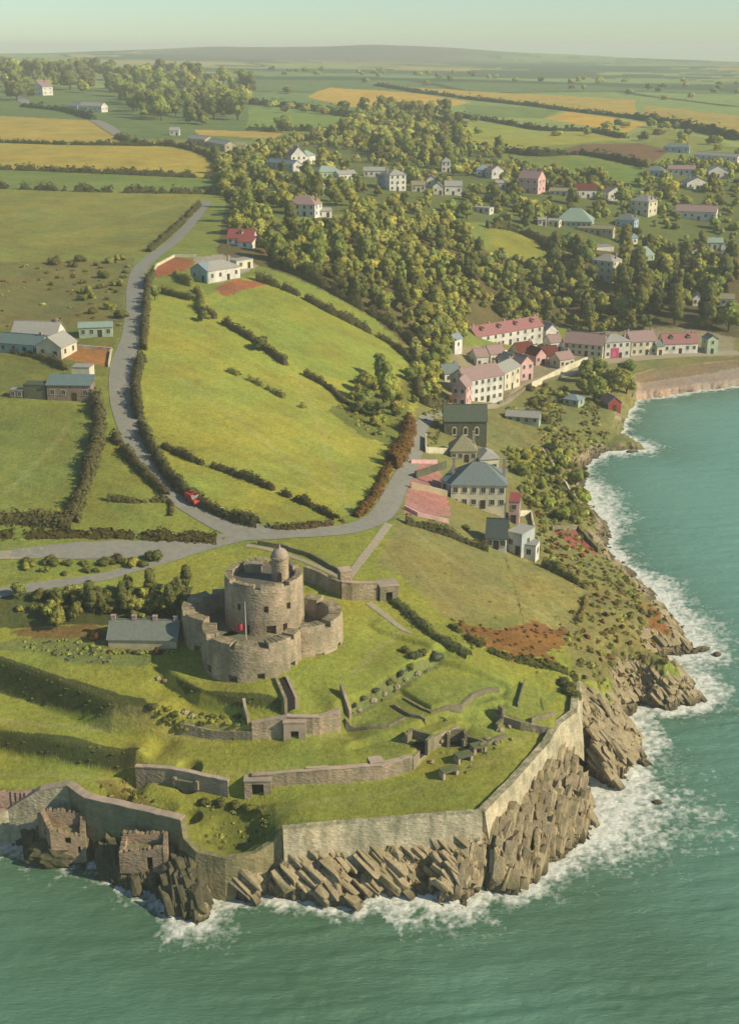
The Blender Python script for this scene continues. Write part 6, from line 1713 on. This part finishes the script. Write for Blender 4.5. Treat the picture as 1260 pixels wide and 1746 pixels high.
wall_line([(368,872),(380,878)], 1.5, .5, wm('cream'), 'pale stone gate pier in the roadside hedge near the junction', 'gate_pier', 'pier')

# broken concrete and stone lying on the terraces
for i_, (a_, b_, w_) in enumerate([(700,1248,.8),(724,1276,.7),(752,1262,.9),(832,1262,.8),(852,1246,.9),(868,1240,.6),(846,1268,.7),(690,1262,.7),(736,1300,.6),(872,1262,.5),(612,1212,.7),(636,1196,.8),(656,1184,.7),(676,1172,.8),(690,1160,.7),(712,1150,.8),(270,1158,.7),(282,1162,.6),(316,1216,.8),(328,1222,.7)]):
    p_ = P(a_, b_)
    o_ = boulder('stone_block', a_, b_, p_.z + .1, w_, w_ * .8, w_ * .7, 60 + i_, 'pale broken stone block lying on the grass terraces of the fort', i_ * .9, 'broken stone blocks', m_rock)
    o_.location = (p_.x, p_.y, p_.z + .15)
wall_line([(690,1192),(735,1216),(785,1210),(806,1188),(850,1176)], .35, .5, m_rubble, 'low winding rubble wall on the upper right terrace')
wall_line([(893,1166),(888,1186),(882,1206)], .8, .2, m_rubble, 'thin straight wall crossing the right hand terrace')
wall_line([(672,1205),(700,1222),(725,1232)], .6, .5, m_rubble, 'short broken wall left of the winding rubble wall')
wall_line([(846,1246),(858,1222),(850,1212)], 1.2, .5, m_rubble, 'broken wall stub right of the pair of dark gun bays')
o = tag(empty('telegraph_pole', P(677,352)), 'dark telegraph pole below the tall white three storey house', 'pole')
mb = MB(); mb.tube([(0,0,-.5),(0,0,8),(0,0,12)], [.2,.17,.13], 8); mb.build('pole', m_bark, o)
mb = MB(); mb.box(-.9,.9,-.08,.08,11.0,11.15); mb.build('crossarm', m_bark, o)

wall_line([(590,1236),(625,1243),(662,1240),(690,1226)], .5, .5, m_rubble, 'low rubble wall beyond the right end of the inner rampart')
wall_line([(790,1290),(830,1272),(862,1258)], .7, .5, m_rubble, 'low broken wall beside the concrete emplacements')
wall_line([(905,1236),(925,1226),(945,1222)], .9, .4, m_rubble, 'short wall stub against the right flank sea wall')
wall_line([(598,1226),(588,1200),(582,1180)], 1.6, .5, m_stone, 'short wall rising from the right end of the inner rampart up the bank')
wall_line([(425,1240),(420,1222),(416,1206)], 1.4, .5, m_stone, 'short wall rising from the left end of the gate rampart up the bank')
# ------------------------------------------------------------------ trees: where, how far apart, size, mix, group, what stands near
HX = np.array(HOUSE_XY)
def clear_of_houses(p, pad=0.0):
    d = np.hypot(HX[:, 0] - p[0], HX[:, 1] - p[1]) - HX[:, 2] - pad
    if d.min() < 0: return False
    # keep the view of each house open: nothing tall just in front of it
    r = math.hypot(*p); hr = np.hypot(HX[:, 0], HX[:, 1])
    lat = np.abs(HX[:, 0] * p[1] - HX[:, 1] * p[0]) / r
    return not ((hr > r) & (hr < r + 20 + .022 * r) & (lat < HX[:, 2] * .75)).any()
LAWN = [PXY(q) for q in ([(824,393),(850,383),(924,411),(918,448),(850,434)], [(960,270),(1100,286),(1085,318),(955,296)], [(1004,412),(1046,410),(1050,428),(1000,430)], [(560,330),(640,332),(660,345),(575,348)], [(1090,398),(1165,402),(1160,412),(1100,408)], [(700,338),(800,345),(800,356),(700,348)])]
def not_lawn(p):
    x = np.array([p[0]]); y = np.array([p[1]])
    return not any(in_poly(x, y, q)[0] for q in LAWN)
WOODS = [
 ('valley', [(395,340),(470,385),(600,372),(780,382),(826,436),(930,452),(960,505),(930,540),(815,552),(760,598),(716,632),(700,588),(640,540),(540,488),(470,452),(430,440),(395,400)], 5.6, (4.6, 7.8), ['olive0','olive1','green0','light0','olive0','dark0','green1','gold','tall0'], 'trees of the valley wood'),
 ('upper', [(398,262),(470,244),(560,226),(640,190),(720,190),(790,240),(900,292),(1000,302),(1250,312),(1250,412),(1000,418),(830,380),(600,366),(480,378),(398,336)], 10.0, (5.0, 9), ['olive0','green0','olive1','dark0','light0','green1'], 'trees among the upper houses'),
 ('gardens', [(840,285),(1000,300),(1258,262),(1258,430),(1000,425),(930,395),(860,345)], 8.0, (3.2, 6.2), ['olive0','green0','bush_olive','dark0','light0','bush_dark','green1'], 'garden trees of the right hand houses'),
 ('belt', [(560,228),(650,186),(760,192),(800,245),(780,275),(640,270)], 9.0, (7, 12), ['green0','dark0','green1','olive0'], 'trees of the belt above the village'),
 ('dark', [(930,432),(1000,424),(1260,418),(1260,575),(1130,556),(1000,545),(945,525)], 7.5, (7, 11), ['dark0','dark1','olive0','olive1','cone','dark1','green0','green1'], 'tall dark trees above the harbour'),
 ('terrace', [(722,500),(830,505),(930,530),(1000,548),(1100,558),(1100,564),(1000,566),(945,560),(925,552),(820,566),(770,588),(730,570)], 5.2, (4.2, 7), ['olive0','green0','olive1','dark0','light0'], 'trees behind the rose roofed terrace'),
 ('strip', [(722,570),(760,604),(764,690),(722,684),(710,640)], 5.2, (4.5, 7), ['olive0','green0','olive1'], 'trees beside the village lane'),
 ('field', [(592,662),(640,640),(690,655),(694,700),(660,745),(625,738),(600,700)], 6.4, (4, 7), ['olive0','dark0','green0','tall0','olive1'], 'trees in the corner of the bright field'),
 ('harbour', [(985,640),(1035,632),(1074,650),(1072,678),(1010,690),(985,672)], 5.6, (5.5, 8), ['green0','olive0','light0'], 'round trees on the harbour point'),
 ('castle', [(10,1022),(320,1008),(312,1056),(190,1062),(20,1048)], 2.3, (2.2, 3.6), ['dark0','dark1','dark0','olive0','green0'], 'dark trees behind the castle cottage'),
 ('park', [(0,957),(150,955),(330,948),(180,978),(0,992)], 3.6, (2.0, 3.6), ['bush_dark','bush_olive','bush_scrub','bush_dark'], 'bushes between the car park and the lower road'),
 ('garden', [(860,770),(940,760),(1000,800),(1010,880),(960,900),(890,850)], 4.2, (2.6, 4.6), ['bush_olive','bush_dark','bush_light','green0'], 'bushes in the shore gardens'),
 ('cottages', [(700,640),(760,640),(760,690),(700,690)], 6, (4, 6), ['olive0','green0'], 'trees beside the village lane'),
 ('court', [(770,855),(850,895),(845,920),(790,905)], 3.0, (2.0, 3.4), ['bush_olive','bush_dark','bush_light'], 'bushes below the large slate house'),
 ('shore', [(865,665),(960,650),(980,690),(950,730),(880,745)], 4.2, (2.0, 4.2), ['bush_olive','bush_light','bush_dark','bush_scrub'], 'bushes below the village street'),
 ('rough', [(80,445),(225,440),(205,560),(120,520),(60,470)], 8.5, (2.2, 4.6), ['bush_dark','bush_olive','bush_scrub','bush_dark'], 'bushes in the rough left pasture'),
 ('farleft', [(190,132),(300,128),(425,150),(432,205),(335,215),(225,203),(195,170)], 26, (13, 22), ['green0','dark0','green1'], 'trees of the far left wood'),
 ('farridge', [(0,112),(195,120),(190,150),(90,170),(0,176)], 34, (15, 24), ['green0','dark0','dark0'], 'trees on the far left ridge'),
 ('lane', [(368,300),(400,262),(420,270),(410,320),(395,345),(375,335)], 8, (6, 10), ['dark0','green0','olive0'], 'trees where the road enters the wood'),
 ('street', [(930,630),(1010,612),(1060,640),(985,640)], 7, (3, 4.5), ['bush_olive','bush_dark'], 'bushes above the harbour point'),
]
NEARBY = {'valley':'in the valley wood','upper':'among the upper village houses','gardens':'in the gardens of the right hand houses','belt':'in the tree belt above the village','dark':'in the dark wood above the harbour','terrace':'behind the rose roofed terrace','strip':'beside the village lane','field':'in the corner of the bright middle field','harbour':'on the harbour point below the street','castle':'behind the castle cottage','park':'between the car park and the lower road','garden':'in the gardens above the shore rocks','cottages':'beside the village lane','court':'below the large slate roofed house','shore':'below the village street','rough':'in the rough pasture left of the road','farleft':'in the far wood at upper left','farridge':'on the far ridge at upper left','lane':'where the road enters the wood','street':'above the harbour point'}
cand = []
for wi, (wn, poly, sp_, (d0, d1), mix, grp) in enumerate(WOODS):
    r = np.random.default_rng(500 + wi)
    for x, y in scatter(poly, sp_, .95, 600 + wi):
        pad = -3.5 if wn == 'castle' else -1.0 if wn in ('garden', 'shore', 'court', 'street', 'terrace', 'gardens') else 0.6
        if not clear_of_houses((x, y), pad) or not not_lawn((x, y)): continue
        if wn == 'upper' and fbm(np.array([x * .03]), np.array([y * .03]), 2, 77)[0] < -0.12: continue
        d = d0 * .7 + (d1 * 1.05 - d0 * .7) * r.uniform() ** 1.4; k = mix[int(r.integers(len(mix)))]
        cl = fbm(np.array([x * .028]), np.array([y * .028]), 3, 78)[0]
        if wn in ('valley', 'upper', 'terrace', 'belt'):
            if cl > .2 and r.uniform() < .75: k = ['dark0', 'dark1', 'green1'][int(r.integers(3))]
            elif cl < -.18 and r.uniform() < .7: k = ['light0', 'olive0', 'gold'][int(r.integers(3))]
            if wn in ('valley', 'upper') and abs(fbm(np.array([x * .02 + 9]), np.array([y * .02]), 2, 79)[0]) < .022: continue
        hk = {'cone': 1.0, 'tall0': 1.15, 'dark1': 1.1}.get(k, 0.95) * r.uniform(.85, 1.15)
        cand.append((d / math.hypot(x, y), x, y, d, d * hk, k, wn, grp))
cand.sort(key=lambda t: -t[0])
is_bush = lambda k: k.startswith('bush')
seen = {'tree': 0, 'bush': 0}; rest = []
for _, x, y, d, h, k, wn, grp in cand:
    kind = 'bush' if is_bush(k) else 'tree'
    if seen[kind] >= (285 if kind == 'tree' else 230): rest.append((x, y, d, h, k)); continue
    seen[kind] += 1
    big = 'broad' if d > np.mean([w for w in [q[3] for q in WOODS if q[0] == wn][0]]) else 'small'
    lb = f"{big} {WORDS[k]} {kind} {NEARBY[wn]}"
    tree((x, y, G(x, y) - .1), d, h, k, lb, grp)
# everything farther off reads as one wood
def merged(name, items, nleaf, lsize, seed, label=None):
    r = np.random.default_rng(seed)
    TC = {'olive':T_OLIVE,'green':T_GREEN,'dark':T_DARK,'light':T_LIGHT,'cone':A(72,84,50),'gold':T_GOLD,'tall':T_GREEN,'rust':T_RUST}
    arch = {}
    VV, QQ, TT, CC = [], [], [], []; off = 0
    for x, y, d, h, k in items:
        key = (k, int(r.integers(3)))
        if key not in arch:
            rr_ = np.random.default_rng(seed + len(arch))
            if k.startswith('bush'): tint = {'bush_dark':T_DARK,'bush_olive':T_OLIVE,'bush_light':T_LIGHT,'bush_rust':T_RUST,'bush_grey':T_GREY,'bush_scrub':T_SCRUB,'bush_gold':T_GOLD}[k]; shp = 'bush'
            else: tint = TC[k.rstrip('01')]; shp = 'cone' if k == 'cone' else ('tall' if k in ('tall0', 'dark1') else 'round')
            V, Q, T, C = crown_arrays(rr_, shp, tint, nleaf, lsize); V = V.copy(); V[:, 2] += 0.0 if shp == 'bush' else .14
            arch[key] = (V, Q, T, C)
        V, Q, T, C = arch[key]
        a = r.uniform(0, 6.28); ca, sa_ = cos(a), sin(a)
        W_ = np.stack([(V[:, 0] * ca - V[:, 1] * sa_) * d + x, (V[:, 0] * sa_ + V[:, 1] * ca) * d + y, V[:, 2] * h + G(x, y) - .2], 1)
        VV.append(W_); QQ.append(Q + off); TT.append(T + off); C2 = C.copy(); C2[:, :3] *= np.clip(1 + .16 * r.normal(), .6, 1.5) * np.array([1 + .06 * r.normal(), 1, 1])
        C2[:, 3], C2[:, 4] = C[:, 3] * ca - C[:, 4] * sa_, C[:, 3] * sa_ + C[:, 4] * ca; CC.append(C2); off += len(V)
    me = mixed_mesh(name, np.concatenate(VV), np.concatenate(QQ), np.concatenate(TT), np.concatenate(CC))
    o = link_mesh(name, me, m_leaf)
    tag(o, label, 'woodland' if label and 'wood' in label else 'scrub', kind='stuff')
    return o
far_items = list(rest)
r = np.random.default_rng(9)
# scattered far trees and hedgerow trees
for poly, sp_, d0, d1 in [([(190,125),(620,120),(900,130),(880,146),(560,148),(430,178),(430,150),(300,126)], 95, 8, 15), ([(900,135),(1260,140),(1260,190),(1090,170),(900,150)], 85, 7, 14),
                         ([(430,180),(640,190),(640,206),(430,188)], 26, 8, 14), ([(1100,288),(1260,280),(1260,310),(1100,310)], 16, 6, 10), ([(1000,216),(1110,214),(1262,250),(1262,262),(1150,256)], 26, 7, 12), ([(760,196),(930,222),(1060,236),(900,262),(770,250)], 60, 6, 11)]:
    for x, y in scatter(poly, sp_, 1.0, int(sp_)):
        if r.uniform() < .75 and clear_of_houses((x, y)): far_items.append((x, y, r.uniform(d0, d1), r.uniform(d0, d1) * .7, ['green0','dark0','olive0','green1'][int(r.integers(4))]))
merged('woodland', far_items, 170, .11, 900, 'distant wood and hedgerow trees of the valley and fields')
# low scrub on the coastal slopes, fort banks and verges
scrub = []
def scrub_area(poly, sp_, d0, d1, mix, dens=.8):
    for x, y in scatter(poly, sp_, 1.0, len(scrub) + 3):
        if r.uniform() < dens and G(x, y) > 1.5 and clear_of_houses((x, y), -2): scrub.append((x, y, r.uniform(d0, d1), r.uniform(d0, d1) * .8, mix[int(r.integers(len(mix)))]))
SCR = ['bush_scrub','bush_olive','bush_scrub','bush_light','bush_rust','bush_dark']
scrub_area([(880,770),(1000,790),(1020,880),(1060,960),(1110,1010),(1150,1060),(1140,1130),(1080,1190),(990,1165),(960,1080),(1000,1000),(920,955),(900,880)], 2.1, .8, 2.2, SCR, .75)
scrub_area([(900,680),(1040,690),(1060,740),(1000,780),(930,770),(880,740)], 2.0, .9, 2.4, ['bush_olive','bush_scrub','bush_scrub','bush_light'], .8)
scrub_area([(0,445),(230,440),(205,560),(0,560)], 5, .8, 2.2, SCR, .35)
scrub_area([(0,1118),(100,1152),(200,1182),(245,1190),(265,1228),(180,1225),(100,1206),(0,1182)], .9, .35, .8, ['bush_dark'], .5)
scrub_area([(0,1245),(120,1257),(240,1277),(230,1306),(130,1298),(0,1270)], .9, .35, .8, ['bush_dark'], .5)
scrub_area([(296,1157),(350,1178),(480,1194),(480,1210),(400,1204),(320,1182)], .9, .35, .8, ['bush_dark'], .5)
scrub_area([(296,1200),(430,1222),(430,1248),(300,1236)], .85, .7, 1.5, ['bush_dark','bush_olive','bush_light'], .6)
scrub_area([(585,1218),(700,1135),(755,1112),(755,1130),(650,1198),(595,1230)], 1.2, .4, 1.0, ['bush_grey','bush_dark','bush_light'], .6)
scrub_area([(165,1335),(215,1325),(300,1385),(250,1380),(190,1362)], 1.0, .5, 1.2, ['bush_scrub','bush_olive','bush_dark'], .65)
scrub_area([(340,1362),(468,1374),(466,1425),(420,1446),(348,1436)], 1.1, .5, 1.2, ['bush_olive','bush_light','bush_dark'], .55)
scrub_area([(690,1250),(780,1215),(860,1215),(870,1260),(800,1320),(720,1320)], 1.5, .4, 1.1, ['bush_light','bush_olive','bush_grey'], .35)
scrub_area([(760,1052),(850,1075),(960,1060),(952,1130),(890,1125),(800,1085)], 1.3, .5, 1.1, ['bush_rust','bush_rust','bush_scrub'], .6)
scrub_area([(690,900),(830,930),(1000,1005),(968,1075),(860,1070),(700,990)], 4.0, .4, 1.0, ['bush_scrub','bush_olive'], .25)
scrub_area([(650,1000),(760,1075),(960,1150),(960,1165),(760,1100),(640,1010)], 1.6, .5, 1.1, ['bush_grey','bush_olive','bush_light','bush_scrub'], .6)
scrub_area([(20,1092),(90,1090),(290,1100),(250,1132),(130,1130),(60,1112)], 1.1, .6, 1.3, ['bush_light','bush_grey','bush_olive'], .75)
scrub_area([(170,900),(400,912),(390,922),(120,918)], 1.8, .5, 1.2, ['bush_olive','bush_scrub'], .5)
scrub_area([(0,890),(130,895),(130,920),(0,925)], 2, .6, 1.5, SCR, .6)
scrub_area([(720,690),(760,700),(750,760),(725,760)], 2.4, 1, 2.2, ['bush_olive','bush_dark'], .7)
scrub_area([(570,690),(640,700),(660,750),(610,735)], 2.6, 1, 2.4, ['bush_dark','bush_olive'], .6)
merged('scrub', scrub, 46, .17, 950, 'low scrub, bracken and rough growth on the coastal slopes and banks')
for i_, (a_, b_, w_) in enumerate([(968,1178,3.2),(978,1192,2.6),(958,1166,2.4)]): tree((*P(a_, b_).xy, P(a_, b_).z), w_, w_ * .9, 'bush_dark', 'dark bushes in the far right corner of the fort by the sea wall', 'bushes in the fort corner')
for i_, (a_, b_, w_) in enumerate([(690,1112,2.0),(706,1122,2.4),(722,1116,2.0),(742,1122,2.6),(700,1140,1.8),(682,1152,1.8),(664,1165,1.6),(640,1180,1.5),(620,1192,1.4),(604,1205,1.4)]): tree((*P(a_, b_).xy, P(a_, b_).z), w_, w_ * .9, ['bush_dark', 'bush_grey'][i_ % 2], ['dark green bush', 'grey green bush'][i_ % 2] + ' on the old rampart right of the castle', 'bushes on the old rampart')
for i_, (a_, b_, w_) in enumerate([(352,1370,1.8),(375,1372,2.0),(400,1376,2.0),(425,1380,2.0),(448,1386,1.8)]): tree((*P(a_, b_).xy, P(a_, b_).z), w_, w_ * .9, 'bush_dark', 'dark bush along the back of the overgrown pit', 'bushes along the pit')
for i_, (a_, b_, w_) in enumerate([(262,1205,2.0),(272,1216,1.8),(284,1226,1.8),(296,1232,1.8),(306,1240,1.6),(318,1243,1.5),(300,1218,1.6),(286,1208,1.6)]): tree((*P(a_, b_).xy, P(a_, b_).z - .2), w_, w_ * .8, ['bush_dark', 'bush_olive'][i_ % 2], ['dark green', 'olive green'][i_ % 2] + ' bush at the left end of the inner rampart wall', 'bushes at the rampart end')
for i_ in range(11):
    a_ = 186 + i_ * 11; p_ = P(a_, 1112 + (i_ % 3)); tree((p_.x, p_.y, p_.z - .1), 1.0 + .25 * (i_ % 3), 1.1, ['bush_rust', 'bush_light', 'bush_olive', 'bush_dark'][i_ % 4], ['rust brown', 'pale green', 'olive green', 'dark green'][i_ % 4] + ' garden bush along the front of the castle cottage', 'bushes in front of the castle cottage')
# single plants that stand out
tree((*P(266,512).xy, P(266,512).z), 4.4, 4.4, 'light0', 'pale round tree standing alone at the top corner of the bright field')
tree((*P(98,1068).xy, P(98,1068).z), 3.6, 3.4, 'gold', 'yellowish round tree left of the castle cottage')
tree((*P(128,1058).xy, P(128,1058).z), 2.2, 3.4, 'gold', 'slim yellow shrub beside the yellowish round tree')
tree((*P(160,1088).xy, P(160,1088).z), 3.0, 2.6, 'bush_rust', 'rust brown bush at the left end of the castle cottage')
tree((*P(268,1116).xy, P(268,1116).z), 1.4, 2.4, 'bush_rust', 'slim rust shrub near the right end of the castle cottage')
tree((*P(766,690).xy, P(766,690).z), 3.0, 3.0, 'rust', 'orange leaved small tree left of the narrow pink house')
tree((*P(442,598).xy, P(442,598).z), 6.0, 4.2, 'dark0', 'dark round tree in the broken hedge of the bright field')
tree((*P(345,548).xy, P(345,548).z), 3.4, 3.2, 'dark0', 'dark little tree at the left end of the broken field hedge')
tree((*P(482,226).xy, P(482,226).z), 16, 12, 'green0', 'round tree alone beside the pale green far field')
# ------------------------------------------------------------------ the air
mb = MB(); mb.box(-9000, 9000, -300, 14500, -8, 142)
m_air = bpy.data.materials.new('haze'); m_air.use_nodes = True
nt = m_air.node_tree; nt.nodes.clear()
pv = nt.nodes.new('ShaderNodeVolumePrincipled'); pv.inputs['Color'].default_value = (0.95, 1.0, 0.85, 1); pv.inputs['Density'].default_value = 0.00020; pv.inputs['Anisotropy'].default_value = 0.0
mo = nt.nodes.new('ShaderNodeOutputMaterial'); nt.links.new(pv.outputs[0], mo.inputs['Volume'])
tag(mb.build('haze', m_air), kind='stuff')
